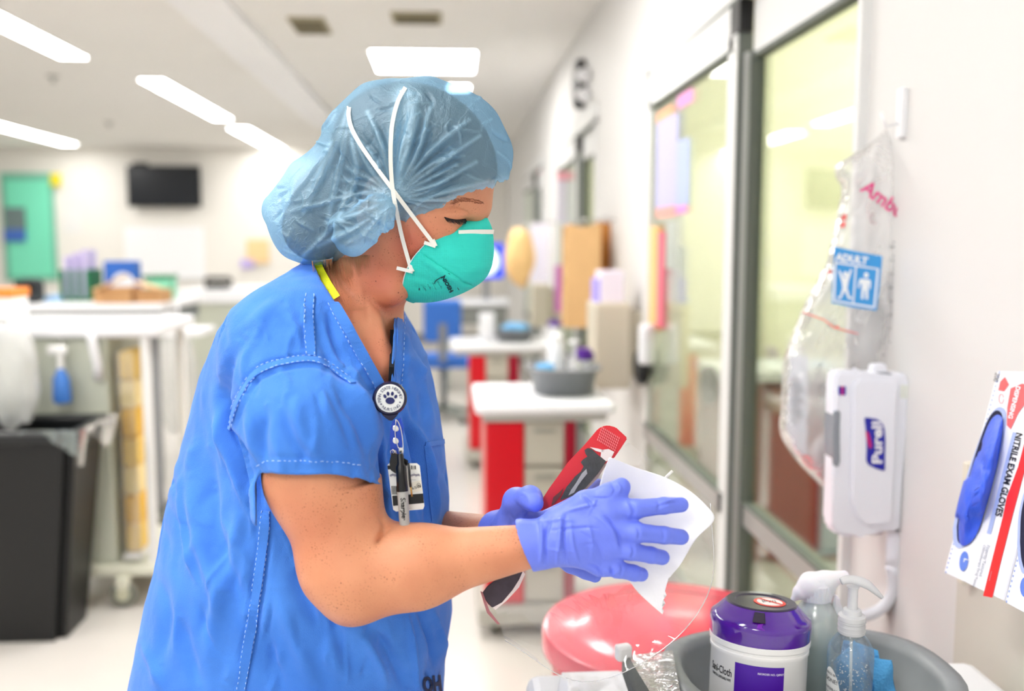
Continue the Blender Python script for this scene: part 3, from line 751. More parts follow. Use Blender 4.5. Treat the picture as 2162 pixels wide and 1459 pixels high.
tag(crumpled('blue_cloths', c2 + Vector((0.01, 0, 0.085)), (0.09, 0.10, 0.03), mat('cloth_blue', (120, 190, 240)), None, 5, 0.3, 3), 'heap of light blue cloths in the basin on the second cart', 'cloth')
tub('wipe_tub', 'purple lidded wipe tub in front of the basin on the second red cart', Vector((on_y(1180, 690, C2).x, C2 + 0.2, Z2)), 0.05, 0.14)
tag(box('tissue_box', (on_y(1052, 690, C2).x - 0.06, C2 + 0.3, Z2 + 0.09), (0.1, 0.1, 0.18), M_white, None, 0.01), 'white tissue box beside the basin on the second cart', 'box')
# third counter with monitor farther back
t = thing('work_counter', 'grey work counter far behind the teal mask', 'counter', on_y(990, 830, 9.2))
xa, xb, z0, z1 = far_rect(925, 642, 1100, 672, 9.0)
box2('counter_top', (xa, 9.0, z1 - 0.02), (xb - 0.1, 9.6, z1 + 0.03), M_white, t, 0.01)
box2('counter_front', (xa + 0.03, 9.03, z1 - 0.2), (xb - 0.13, 9.55, z1 - 0.02), mat('counter_grey', (128, 130, 126), 0.6), t)
for xx in (xa + 0.08, xb - 0.2): box2('leg', (xx - .03, 9.1, 0), (xx + .03, 9.5, z1 - .2), mat('counter_leg', (160, 166, 160), 0.5), t)
z9 = z1 + 0.03
t = thing('computer_monitor', 'computer monitor with bright blue screen just right of the mask', 'monitor', (on_y(1030, 600, 9.2).x, 9.2, z9))
xa, xb, z0, z1 = far_rect(988, 514, 1064, 588, 9.2)
box2('monitor_case', (xa, 9.2, z0), (xb, 9.26, z1), mat('monitor_blue', (30, 66, 226), 0.4, emit=0.6), t, 0.02)
lathe('screen_glow', [(0.14, 0), (0.14, 0.004)], mat('screen_white', (225, 238, 252), 0.4, emit=0.7), t, (xa + 0.16, 9.196, (z0 + z1) / 2), 24, (0, -1, 0))
box2('monitor_stand', ((xa + xb) / 2 - .03, 9.22, z9), ((xa + xb) / 2 + .03, 9.26, z0 + .02), M_greyp, t)
t = thing('office_chair', 'blue office chair with grey base at the far counter', 'chair', (on_y(935, 900, 7.6).x, 7.6, 0))
cx = on_y(935, 700, 7.6).x
bm = bmesh.new(); bm_box(bm, (cx, 7.45, 0.82), (0.3, 0.08, 0.34), 0.035, None, 3); bm_obj('backrest', bm, mat('chair_blue', (52, 110, 200), 0.7), t)
bm = bmesh.new(); bm_box(bm, (cx, 7.68, 0.48), (0.46, 0.44, 0.09), 0.035, None, 3); bm_obj('seat', bm, mat('chair_blue', (52, 110, 200)), t)
box2('back_support', (cx - .03, 7.4, .5), (cx + .03, 7.44, .8), M_greyp, t)
tube('column', [(cx, 7.65, .45), (cx, 7.65, .1)], 0.03, M_greyp, t)
for k in range(5):
    an = 2 * math.pi * k / 5 + .3; tube('base_arm', [(cx, 7.65, .1), (cx + .28 * math.cos(an), 7.65 + .28 * math.sin(an), .05)], [.03, .018], mat('chair_base', (150, 156, 148), 0.5), t, 8)
    lathe('caster', [(0.01, -0.02), (0.025, -0.015), (0.025, 0.015), (0.01, 0.02)], M_black, t, (cx + .28 * math.cos(an), 7.65 + .28 * math.sin(an), .025), 14, (-math.sin(an), math.cos(an), 0))

# ---- things on the right wall, far to near
def wall_item(px0, px1, py0, py1, x):
    """y range from px on plane x, z range at the near edge"""
    a = on_x(px1, py0, x); b = on_x(px0, py1, x); c_ = on_x(px1, py1, x); return a.y, b.y, c_.z, a.z
t = thing('wall_clock', 'round black-rimmed clock seen edge-on high on the right wall', 'clock', (XW, on_x(1212, 180, XW - .05).y, 2.3))
pc = on_x(1212, 178, XW - 0.06)
lathe('clock_rim', [(0.15, 0), (0.155, 0.02), (0.15, 0.05), (0.14, 0.055)], M_black, t, (XW, pc.y, pc.z), 40, (-1, 0, 0))
lathe('clock_face', [(0.14, 0.05), (0.14, 0.057)], mat('clock_dark', (40, 42, 46), 0.3), t, (XW, pc.y, pc.z), 40, (-1, 0, 0))
for zz, py_ in ((0, 158), (1, 200)):
    c = on_x(1198, py_, XW - 0.14)
    o = lathe('alarm_light', [(0.02, 0), (0.045, 0.02), (0.045, 0.05), (0.02, 0.08), (0.0, 0.082)], M_white, None, (XW, c.y, c.z), 20, (-1, 0, 0))
    tag(o, ('upper round white alarm light beside the wall clock', 'lower round white alarm light beside the wall clock')[zz], 'light')
# brown paper bags between doors 1 and 2
def paper_bag(label, y0, y1, z0, z1, x0, x1, m):
    t = thing('paper_bag', label, 'bag', ((x0 + x1) / 2, (y0 + y1) / 2, z0), 'brown paper bags on the right wall')
    n = 14
    def ring(z, sq):
        out = []
        for (u, v) in ((0, 0), (.5, 0.0), (1, 0), (1, .5), (1, 1), (.5, 1), (0, 1), (0, .5)):
            w_ = 0.5 - abs(v - .5); ins = (w_ if u in (0, 1) else 0) * sq
            out.append(Vector((x0 + (x1 - x0) * (u + (ins if u == 0 else -ins if u == 1 else 0)), y0 + (y1 - y0) * v, z + 0.012 * math.sin(7 * u + 5 * v + z * 30) * (1 if z > z1 - .02 else 0))))
        return out
    vs = []; fs = []
    for k in range(n + 1): vs += ring(z0 + (z1 - z0) * k / n, 0.05 + 0.25 * abs(math.sin(k * .9)))
    for k in range(n):
        for j in range(8): fs.append((k * 8 + j, k * 8 + (j + 1) % 8, k * 8 + 8 + (j + 1) % 8, k * 8 + 8 + j))
    fs.append(tuple(range(8))[::-1])
    link('bag_body', me_from('bag_body', vs, fs), m, t)
    tube('bag_hook', [Vector(((x0 + x1) / 2, (y0 + y1) / 2, z1 - .03)), Vector(((x0 + x1) / 2, (y0 + y1) / 2, z1 + .03)), Vector((XW, (y0 + y1) / 2, z1 + .03))], .004, M_steel, t, 6)
    box2('bag_fold', (x0 - .002, y0 - .001, z0 + (z1 - z0) * .0), (x0 + .004, y1 + .001, z0 + (z1 - z0) * .3), m, t)
Mb1 = mat('kraft_light', (212, 172, 120), 0.85, noise=0.08, nscale=18); Mb2 = mat('kraft_dark', (186, 124, 62), 0.85, noise=0.08, nscale=18)
q = lambda px, py, y: on_y(px, py, y)
paper_bag('tall pale brown paper bag hanging nearest the beige box', 4.75, 4.95, q(1220, 692, 4.75).z, q(1220, 476, 4.75).z, q(1196, 600, 4.75).x, q(1268, 600, 4.75).x, Mb1)
paper_bag('darker brown paper bag behind the pale one', 4.98, 5.15, q(1290, 575, 4.98).z, q(1290, 470, 4.98).z, q(1262, 600, 4.98).x, XW - 0.004, Mb2)
t = thing('beige_wall_cabinet', 'tall beige wall dispenser left of the glass door', 'dispenser', (XW, 4.2, 0.9))
xa, xb, z0, z1 = far_rect(1256, 640, 1338, 822, 4.1)
box2('cabinet_body', (q(1256, 700, 4.1).x, 4.1, q(1300, 822, 4.1).z), (q(1334, 700, 4.1).x, 4.35, q(1300, 640, 4.1).z), M_beige, t, 0.012)
box2('wall_mount', (q(1334, 700, 4.1).x, 4.15, q(1300, 800, 4.1).z), (XW, 4.3, q(1300, 660, 4.1).z), M_beige, t)
t = thing('white_package', 'white and lilac package standing on the beige wall dispenser', 'package', (q(1295, 640, 4.15).x, 4.2, z1))
box2('package_body', (q(1268, 600, 4.14).x, 4.14, z1), (q(1318, 600, 4.14).x, 4.3, q(1295, 572, 4.14).z), mat('pack_white', (236, 230, 244), 0.5), t, 0.006)
box2('package_side', (q(1260, 600, 4.14).x, 4.15, q(1260, 672, 4.14).z), (q(1268, 600, 4.14).x, 4.3, q(1260, 590, 4.14).z), mat('pack_violet', (170, 160, 244), 0.5), t)
# octagonal black knob on door 1
c = on_x(1352, 775, XW - 0.05)
t = thing('black_wall_disc', 'black octagonal knob beside the white door grip', 'knob', (XW, c.y, c.z))
lathe('knob_plate', [(0.04, 0), (0.04, 0.03)], M_greyp, t, (XW, c.y, c.z), 8, (-1, 0, 0), smooth=False)
lathe('knob_disc', [(0.06, 0.02), (0.078, 0.03), (0.078, 0.06), (0.06, 0.07)], mat('knob_black', (26, 28, 32), 0.5), t, (XW, c.y, c.z), 8, (-1, 0, 0), smooth=False)
lathe('knob_disc', [(0.06, -0.05), (0.078, -0.04), (0.078, -0.01), (0.06, 0.0)], mat('knob_black', (26, 28, 32)), t, (XW + .12, c.y - 0.35, c.z - 0.03), 8, (-1, 0, 0), smooth=False)
c = on_x(1366, 728, XW - 0.05)
lathe('door_grip', [(0.026, -0.08), (0.034, -0.07), (0.034, 0.075), (0.026, 0.085)], M_white, door1, (XW - 0.05, c.y, c.z), 20)
for k in range(5): lathe('grip_ring', [(0.036, -0.05 + k * .024), (0.036, -0.044 + k * .024)], M_white, door1, (XW - 0.05, c.y, c.z), 20)
# posters on glass of door 1 (flat prints taped inside the glass)
def glass_sheet(name, label, cat, px0, py0, px1, py1, col, xo=0.0, th=0.002, grp=None, m=None):
    x = XW + xo; a = on_x(px0, py0, x); b = on_x(px1, py1, x); zt_ = on_x(px0, py0, x).z; zb = on_x(px0, py1, x).z
    o = box2(name, (x, b.y, zb), (x + th, a.y, zt_), m or mat('sheet_%d_%d_%d' % col, col, 0.6)); tag(o, label, cat, grp); return o
xo = -0.0145
glass_sheet('notice_sheet', 'tall white and lilac notice taped at the left of the glass door', 'notice', 1387, 262, 1428, 440, (188, 186, 232), xo)
glass_sheet('notice_sheet', 'pale blue notice taped right of the lilac one on the glass', 'notice', 1430, 300, 1452, 436, (176, 190, 236), xo)
glass_sheet('notice_sheet', 'small orange notice strip above the lilac notice', 'notice', 1387, 240, 1420, 262, (240, 170, 130), xo)
glass_sheet('notice_sheet', 'pink notice at the top right of the taped notices', 'notice', 1430, 205, 1462, 232, (232, 150, 206), xo)
glass_sheet('notice_sheet', 'orange red strip under the taped notices on the glass', 'notice', 1386, 440, 1424, 460, (244, 160, 150), xo)
glass_sheet('notice_sheet', 'bright pink strip right of the orange red strip', 'notice', 1426, 436, 1450, 452, (246, 150, 214), xo)
glass_sheet('hanging_folder', 'orange-yellow folder hanging inside the glass door', 'folder', 1364, 480, 1386, 690, (250, 200, 130), xo, 0.02)
glass_sheet('hanging_folder', 'pink folder hanging right of the orange-yellow one', 'folder', 1388, 490, 1397, 690, (240, 120, 140), xo, 0.02)
glass_sheet('hanging_paper', 'white paper hanging behind the pink folder', 'paper', 1404, 468, 1424, 566, (246, 246, 248), xo + .01, 0.01)
glass_sheet('hanging_paper', 'white long paper hanging lower right of the other', 'paper', 1420, 520, 1440, 640, (242, 242, 246), xo + .02, 0.01)
glass_sheet('hanging_board', 'brown clipboard behind the white papers', 'clipboard', 1396, 470, 1416, 580, (190, 156, 130), xo + .04, 0.02)
# door 2 and 3 hangings
t = thing('yellow_gown', 'pale orange isolation gown hanging far down the right wall', 'gown', q(1100, 600, 7.6))
crumpled('gown_body', q(1098, 542, 7.6), (0.115, 0.07, 0.24), mat('gown_orange', (250, 208, 144), 0.8), t, 2, 0.12, 4)
tube('gown_hook', [q(1098, 482, 7.6), q(1098, 470, 7.6) + Vector((0.1, 0, 0)), Vector((XW, 7.6, q(1098, 470, 7.6).z))], 0.006, M_steel, t)
for (nm, lab, cat, px0, py0, px1, py1, y, xoff, col) in (
    ('wall_notice', 'red notice high on the wall beyond the second door', 'notice', 1138, 338, 1156, 366, 9.0, 0, (244, 160, 170)),
    ('wall_notice', 'pink-topped white notice on the second glass door', 'notice', 1176, 372, 1196, 470, 6.9, 0, (232, 226, 246)),
    ('wall_notice', 'pink strip over the white notice on the second door', 'notice', 1176, 362, 1206, 380, 6.8, 0, (246, 170, 190)),
    ('wall_notice', 'magenta hanging folder below the second door notices', 'folder', 1172, 560, 1188, 660, 6.7, 0, (214, 120, 200)),
    ('wall_notice', 'white papers at the far doorway behind the gown', 'paper', 1120, 470, 1160, 620, 8.2, 0, (232, 228, 240)),
    ('wall_notice', 'pale blue papers in front of the second doorway', 'paper', 1190, 470, 1206, 600, 5.9, 0, (226, 230, 248)),
    ('wall_notice', 'small bright blue card above the brown paper bags', 'card', 1298, 452, 1318, 474, 4.9, 0, (140, 210, 236))):
    a = q(px0, py0, y); b = q(px1, py1, y)
    o = box2(nm, (a.x, y, b.z), (b.x, y + 0.015, a.z), mat('sheet_%d_%d_%d' % col, col, 0.6)); tag(o, lab, cat)
    br_ = box2('hanger', (b.x - 0.01, y + .002, a.z - .02), (XW, y + .01, a.z), M_steel, o)
t = thing('wall_dispenser', 'tall beige dispenser far down the wall behind the second cart', 'dispenser', q(1140, 700, 7.0))
box2('dispenser_body', (q(1124, 700, 7.0).x, 7.0, q(1140, 690, 7.0).z), (q(1162, 700, 7.0).x, 7.2, q(1140, 600, 7.0).z), M_beige, t, 0.01)
box2('wall_mount', (q(1162, 700, 7.0).x, 7.05, q(1140, 680, 7.0).z), (XW, 7.12, q(1140, 610, 7.0).z), M_beige, t)
# things inside the patient room
t = thing('room_cabinet', 'brown and orange cabinet inside the patient room, low behind the glass', 'cabinet', (1.35, 4.2, 0))
box2('cabinet_body', (1.2, 4.05, 0), (2.0, 4.5, 0.82), mat('cabinet_brown', (150, 96, 84), 0.5), t)
box2('cabinet_door', (1.25, 4.03, 0.03), (1.34, 4.05, 0.8), mat('cabinet_orange', (206, 130, 50), 0.5), t)
box2('cabinet_door', (1.4, 4.03, 0.03), (1.6, 4.05, 0.8), mat('cabinet_brown', (150, 96, 84)), t)
box2('cabinet_door', (1.64, 4.03, 0.03), (1.95, 4.05, 0.8), mat('cabinet_slate', (150, 170, 190), 0.5), t)
box2('cabinet_top', (1.18, 4.02, 0.82), (2.02, 4.52, 0.86), M_white, t)
t = thing('linen_hamper', 'pink linen hamper on the patient room floor', 'hamper', (2.0, 3.0, 0))
lathe('hamper_body', [(0.2, 0), (0.25, 0.5), (0.26, 0.52)], mat('hamper_pink', (244, 190, 180), 0.6), t, (2.1, 2.9, 0), 28)
lathe('hamper_rim', [(0.26, 0.52), (0.28, 0.54), (0.26, 0.56)], mat('hamper_rim', (224, 120, 110), 0.5), t, (2.1, 2.9, 0), 28)
# ================================================================== THE NURSE
def skin_mat():
    m = bpy.data.materials.new('skin'); m.use_nodes = True; N = m.node_tree.nodes; L = m.node_tree.links; p = N['Principled BSDF']
    tc = N.new('ShaderNodeTexCoord')
    n1 = N.new('ShaderNodeTexNoise'); n1.inputs['Scale'].default_value = 14; n1.inputs['Detail'].default_value = 5
    r1 = N.new('ShaderNodeValToRGB'); e = r1.color_ramp.elements
    e[0].position = 0.3; e[0].color = rgb(205, 134, 100); e[1].position = 0.72; e[1].color = rgb(224, 158, 120)
    L.new(tc.outputs['Object'], n1.inputs[0]); L.new(n1.outputs['Fac'], r1.inputs[0])
    col = r1.outputs[0]
    # blush attribute (cheek, neck)
    at = N.new('ShaderNodeAttribute'); at.attribute_name = 'blush'
    mx0 = N.new('ShaderNodeMix'); mx0.data_type = 'RGBA'; mx0.inputs[7].default_value = rgb(204, 106, 84)
    L.new(at.outputs['Fac'], mx0.inputs[0]); L.new(col, mx0.inputs[6]); col = mx0.outputs[2]
    for sc, lo, hi, c, k in ((330, 0.12, 0.30, (158, 92, 60), 0.60), (150, 0.08, 0.17, (146, 82, 54), 0.7), (60, 0.035, 0.07, (126, 66, 46), 0.9)):
        v = N.new('ShaderNodeTexVoronoi'); v.inputs['Scale'].default_value = sc; v.inputs['Randomness'].default_value = 1
        L.new(tc.outputs['Object'], v.inputs['Vector'])
        mr = N.new('ShaderNodeMapRange'); mr.inputs[1].default_value = lo; mr.inputs[2].default_value = hi
        mr.inputs[3].default_value = k; mr.inputs[4].default_value = 0; L.new(v.outputs['Distance'], mr.inputs[0])
        n2 = N.new('ShaderNodeTexNoise'); n2.inputs['Scale'].default_value = 30 if sc > 100 else 18; L.new(tc.outputs['Object'], n2.inputs[0])
        g = N.new('ShaderNodeMath'); g.operation = 'MULTIPLY'
        st = N.new('ShaderNodeMapRange'); st.inputs[1].default_value = 0.42; st.inputs[2].default_value = 0.58
        L.new(n2.outputs['Fac'], st.inputs[0]); L.new(mr.outputs[0], g.inputs[0]); L.new(st.outputs[0], g.inputs[1])
        mx = N.new('ShaderNodeMix'); mx.data_type = 'RGBA'; mx.inputs[7].default_value = rgb(*c)
        L.new(g.outputs[0], mx.inputs[0]); L.new(col, mx.inputs[6]); col = mx.outputs[2]
    L.new(col, p.inputs['Base Color'])
    p.inputs['Roughness'].default_value = 0.48; p.inputs['Specular IOR Level'].default_value = 0.4
    p.inputs['Subsurface Weight'].default_value = 0.12; p.inputs['Subsurface Radius'].default_value = (0.01, 0.0035, 0.002); p.inputs['Subsurface Scale'].default_value = 1
    n3 = N.new('ShaderNodeTexNoise'); n3.inputs['Scale'].default_value = 420; n3.inputs['Detail'].default_value = 2
    b = N.new('ShaderNodeBump'); b.inputs['Strength'].default_value = 0.35; b.inputs['Distance'].default_value = 0.0008
    L.new(tc.outputs['Object'], n3.inputs[0]); L.new(n3.outputs['Fac'], b.inputs['Height']); L.new(b.outputs[0], p.inputs['Normal'])
    return m
M_skin = skin_mat()
def weave_mat(name, c1, c2, sc=900.0, bump=0.5, sheen=0.15):
    """woven cloth: fine thread bump, broad faded mottling"""
    m = bpy.data.materials.new(name); m.use_nodes = True; N = m.node_tree.nodes; L = m.node_tree.links; p = N['Principled BSDF']
    tc = N.new('ShaderNodeTexCoord'); n1 = N.new('ShaderNodeTexNoise'); n1.inputs['Scale'].default_value = 9; n1.inputs['Detail'].default_value = 6
    r1 = N.new('ShaderNodeValToRGB'); r1.color_ramp.elements[0].position = 0.35; r1.color_ramp.elements[1].position = 0.68
    r1.color_ramp.elements[0].color = rgb(*c1); r1.color_ramp.elements[1].color = rgb(*c2)
    L.new(tc.outputs['Object'], n1.inputs[0]); L.new(n1.outputs['Fac'], r1.inputs[0]); L.new(r1.outputs[0], p.inputs['Base Color'])
    n2 = N.new('ShaderNodeTexNoise'); n2.inputs['Scale'].default_value = sc; n2.inputs['Detail'].default_value = 1
    n4 = N.new('ShaderNodeTexNoise'); n4.inputs['Scale'].default_value = 60; n4.inputs['Detail'].default_value = 4
    ad = N.new('ShaderNodeMath'); ad.operation = 'MULTIPLY_ADD'; ad.inputs[1].default_value = 2.0
    L.new(tc.outputs['Object'], n2.inputs[0]); L.new(tc.outputs['Object'], n4.inputs[0]); L.new(n4.outputs['Fac'], ad.inputs[0]); L.new(n2.outputs['Fac'], ad.inputs[2])
    b = N.new('ShaderNodeBump'); b.inputs['Strength'].default_value = bump; b.inputs['Distance'].default_value = 0.0012
    L.new(ad.outputs[0], b.inputs['Height']); L.new(b.outputs[0], p.inputs['Normal'])
    p.inputs['Roughness'].default_value = 0.85; p.inputs['Specular IOR Level'].default_value = 0.2; p.inputs['Sheen Weight'].default_value = sheen
    return m
M_scrub = weave_mat('scrub_blue', (58, 118, 214), (74, 136, 228))
M_thread = mat('thread_pale', (158, 194, 248), 0.8)

root = thing('person', 'person in blue scrubs with teal mask, blue cap and gloves wiping a face shield', 'person', (-0.2, 1.2, 0))

# ---- head frame
psi = math.radians(12); tilt = math.radians(30)
hx = RT * math.cos(psi) - Vector((FW.x, FW.y, 0)).normalized() * math.sin(psi)
HF = (hx * math.cos(tilt) - Vector((0, 0, 1)) * math.sin(tilt)).normalized()
HU = (hx * math.sin(tilt) + Vector((0, 0, 1)) * math.cos(tilt)).normalized()
HR = HF.cross(HU).normalized()                       # her right, towards the camera
HO = W(876, 360, 1.155)
def H(f, r, u): return HO + HF * f + HR * r + HU * u
HM = np.array([HF, HR, HU]).T                        # columns = head axes
n3 = lambda v: np.array(v, np.float32)
def jr(px, py, d): return n3(W(px, py, d))
def rp(r, d): return r * d / F_PX

# ---- scrub top
rows = [(545, 640, 800, .05), (572, 628, 812, .10), (600, 562, 822, .135), (640, 508, 842, .165), (690, 472, 872, .185), (745, 448, 898, .195), (800, 424, 914, .19), (860, 402, 926, .18),
        (940, 373, 938, .175), (1060, 343, 944, .175), (1190, 319, 946, .185), (1330, 295, 949, .19), (1459, 266, 932, .195), (1620, 240, 915, .20), (1760, 225, 905, .20)]
TD = 1.24
zr = np.array([W((r[1] + r[2]) / 2, r[0], TD).z for r in rows])[::-1]
hF = Vector((FW.x, FW.y, 0)).normalized()
def lat(px, py): return (W(px, py, TD) - CAM).dot(RT)
la = np.array([lat(r[1], r[0]) for r in rows])[::-1]; lb = np.array([lat(r[2], r[0]) for r in rows])[::-1]; hw = np.array([r[3] for r in rows])[::-1]
RT3 = n3(RT); HF3 = n3(hF); yawb = math.radians(14)
def torso_sdf(P):
    z = P[:, 2]; x = (P - CAMn) @ RT3; y = (P - CAMn) @ HF3
    a0 = np.interp(z, zr, la); b0 = np.interp(z, zr, lb); b = np.interp(z, zr, hw)
    cx = (a0 + b0) / 2; a = (b0 - a0) / 2; cy = TD + 0.02 * 0
    u = (x - cx); v = (y - cy)
    # chest turned a little towards the camera: sheared section keeps the outline
    v = v + 0.22 * u * np.clip((z - 0.9) * 4, 0, 1)
    e = 2.35; k = (np.abs(u / a) ** e + np.abs(v / b) ** e) ** (1 / e)
    d = (k - 1) * np.minimum(a, b) * 0.85
    return np.maximum(d, z - (zr[-1] + 0.01))
sl_a = jr(600, 745, 1.115); sl_b = jr(652, 900, 1.05); sl_c = jr(682, 1120, 1.035)
def sleeve_sdf(P, grow=0.0):
    s = rcone(P, sl_a, sl_b, rp(128, 1.11) + grow, rp(134, 1.05) + grow)
    s = smin(s, rcone(P, sl_b, sl_c, rp(134, 1.05) + grow, rp(132, 1.03) + grow), 0.02)
    return s
def scrub_sdf(P):
    d = torso_sdf(P)
    d = smin(d, rcone(P, jr(668, 640, 1.16), jr(640, 720, 1.12), rp(60, 1.16), rp(90, 1.12)), 0.05)     # shoulder yoke
    s = np.maximum(sleeve_sdf(P), -(P[:, 2] - W(670, 1110, 1.04).z))
    # the sleeve only melts into the body high up; lower down it hangs apart
    z = P[:, 2]; k = np.interp(z, [1.16, 1.24, 1.34], [0.006, 0.02, 0.05])
    h = np.clip(0.5 + 0.5 * (s - d) / k, 0, 1); d = s + (d - s) * h - k * h * (1 - h)
    # far sleeve
    d = smin(d, rcone(P, jr(690, 735, 1.36), jr(740, 920, 1.39), rp(104, 1.36), rp(106, 1.38)), 0.04)
    d = -smin(-d, rcone(P, jr(815, 1060, 1.06), jr(838, 1420, 1.08), rp(8, 1.06), rp(14, 1.08)), 0.02)
    return d
def head_sdf(P):
    hell = lambda f, r, u, a, b, c: ell(P, H(f, r, u), (a, b, c), HM)
    d = hell(-0.004, 0, 0.010, 0.099, 0.075, 0.085)
    d = smin(d, hell(0.045, 0, -0.035, 0.058, 0.060, 0.075), 0.03)       # face block
    d = smin(d, hell(0.050, 0, -0.098, 0.040, 0.042, 0.036), 0.03)       # chin and mouth
    for s in (1, -1):
        d = smin(d, hell(0.058, s * 0.036, -0.052, 0.026, 0.022, 0.024), 0.02)       # cheek
        d = smin(d, rcone(P, H(0.0, s * 0.056, -0.070), H(0.052, s * 0.024, -0.122), 0.018, 0.014), 0.03)   # jaw
        d = smin(d, rcone(P, H(0.088, s * 0.008, 0.0), H(0.076, s * 0.040, 0.004), 0.013, 0.010), 0.014)    # brow
        d = -smin(-d, hell(0.103, s * 0.030, -0.024, 0.018, 0.017, 0.011), 0.010)    # socket
        d = smin(d, hell(0.075, s * 0.031, -0.026, 0.0175, 0.0175, 0.0155), 0.005)   # lidded eyeball
        d = smin(d, rcone(P, H(0.092, s * 0.018, -0.0385), H(0.084, s * 0.044, -0.036), 0.0035, 0.003), 0.009)  # lower lid
        d = smin(d, hell(-0.004, s * 0.073, -0.034, 0.017, 0.006, 0.030), 0.006)     # ear
    d = smin(d, rcone(P, H(0.088, 0, -0.012), H(0.112, 0, -0.052), 0.0085, 0.011), 0.012)   # nose
    for s in (1, -1): d = smin(d, hell(0.103, s * 0.012, -0.056, 0.010, 0.008, 0.008), 0.006)
    d = smin(d, rcone(P, H(0.088, -0.016, -0.082), H(0.088, 0.016, -0.082), 0.006, 0.006), 0.006)
    d = smin(d, rcone(P, H(0.086, -0.014, -0.092), H(0.086, 0.014, -0.092), 0.006, 0.006), 0.006)
    return d
def skin_sdf(P):
    d = head_sdf(P)
    d = smin(d, rcone(P, jr(828, 618, 1.135), jr(800, 606, 1.16), rp(26, 1.13), rp(30, 1.13)), 0.022)      # soft under-chin
    # neck
    n = rcone(P, jr(786, 560, 1.175), jr(742, 700, 1.21), rp(82, 1.17), rp(88, 1.2))
    t0 = rcone(P, jr(700, 600, 1.20), jr(640, 690, 1.22), rp(56, 1.2), rp(80, 1.2))
    n = smin(n, rcone(P, jr(742, 690, 1.20), jr(790, 830, 1.175), rp(86, 1.2), rp(92, 1.2)), 0.04)
    # sternomastoid and collarbone
    n = smin(n, rcone(P, jr(748, 570, 1.135), jr(808, 752, 1.125), rp(14, 1.1), rp(9, 1.1)), 0.03)
    n = smin(n, rcone(P, jr(700, 690, 1.15), jr(800, 790, 1.12), rp(40, 1.13), rp(30, 1.12)), 0.04)
    d = smin(d, n, 0.02)
    # trunk under the scrubs
    t = rcone(P, jr(670, 800, 1.23), jr(640, 1300, 1.23), 0.12, 0.12)
    t = smin(t, ell(P, jr(665, 820, 1.23), (0.115, 0.16, 0.20)), 0.06)
    t = smin(t, t0, 0.03)
    t = smin(t, ell(P, jr(640, 1400, 1.23), (0.13, 0.16, 0.14)), 0.06)
    # right (near) arm
    a = rcone(P, jr(640, 745, 1.10), jr(677, 1000, 1.05), rp(100, 1.07), rp(109, 1.05))
    a = smin(a, rcone(P, jr(681, 1005, 1.05), jr(738, 1185, 1.045), rp(110, 1.05), rp(97, 1.04)), 0.03)
    a = smin(a, rcone(P, jr(722, 1190, 1.045), jr(752, 1222, 1.04), rp(88, 1.04), rp(82, 1.04)), 0.02)
    a = smin(a, rcone(P, jr(738, 1262, 1.045), jr(735, 1283, 1.045), rp(22, 1.04), rp(16, 1.04)), 0.03)     # elbow point
    a = smin(a, rcone(P, jr(760, 1212, 1.04), jr(880, 1196, 1.035), rp(84, 1.04), rp(78, 1.03)), 0.03)
    a = smin(a, rcone(P, jr(880, 1196, 1.035), jr(1125, 1152, 1.02), rp(77, 1.035), rp(45, 1.02)), 0.03)
    # left (far) arm
    b = rcone(P, jr(690, 745, 1.36), jr(780, 1120, 1.38), rp(90, 1.36), rp(74, 1.38))
    b = smin(b, rcone(P, jr(780, 1130, 1.38), jr(1095, 1140, 1.12), rp(66, 1.38), rp(46, 1.12)), 0.03)
    # keep the covered parts of the body inside the scrubs
    sc = scrub_sdf(P); zh = W(670, 1004, 1.04).z
    cov = np.where(P[:, 2] > zh - 0.004, sc + 0.011, sc * 0 - 1)
    a = np.maximum(a, cov); b = np.maximum(b, cov)
    t = np.maximum(t, sc + 0.013)
    d = smin(d, t, 0.01)
    return smin(smin(d, a, 0.004), b, 0.004)
V, Q = surf(skin_sdf, (-0.40, 0.88, 0.86), (0.16, 1.50, 1.68), 0.0021)
V = relax(V, Q, 1, 0.4); N_ = vnormals(V, Q)
V = folds(V, N_, [
    ([(800, 1085), (812, 1110), (790, 1150)], 6, -0.004), ([(826, 1112), (806, 1128), (796, 1150)], 4, -0.005),
    ([(820, 655), (790, 640), (772, 600)], 7, -0.003), ([(770, 600), (778, 690)], 5, -0.0015),
    ([(745, 640), (748, 700)], 6, -0.0015), ([(795, 650), (812, 740)], 7, 0.003),
    ([(926, 450), (952, 444), (990, 450)], 4, -0.0032), ([(920, 470), (945, 478), (975, 478)], 3, -0.0012),
    ([(905, 438), (950, 425), (1000, 428)], 8, 0.0015), ([(856, 480), (862, 520)], 4, -0.002),
    ([(935, 438), (965, 441), (992, 452)], 2.5, -0.0014)], 1.2)
keep = V[:, 2] > 0.875
body, Vb, Qb = mesh_np('body', V, Q, M_skin, root, keep)
px, py, dd = proj(Vb); bl = np.zeros(len(Vb))
for cx, cy, rx, ry, k in ((872, 520, 55, 60, 0.8), (800, 590, 60, 60, 0.65), (830, 640, 50, 30, 0.5), (790, 760, 50, 80, 0.35), (740, 640, 60, 60, 0.3), (900, 500, 80, 40, 0.35), (620, 1100, 60, 90, 0.25)):
    bl = np.maximum(bl, k * np.exp(-((px - cx) / rx) ** 2 - ((py - cy) / ry) ** 2))
at = body.data.attributes.new('blush', 'FLOAT', 'POINT'); at.data.foreach_set('value', bl.astype(np.float32))
B_body = bvh(Vb, Qb)

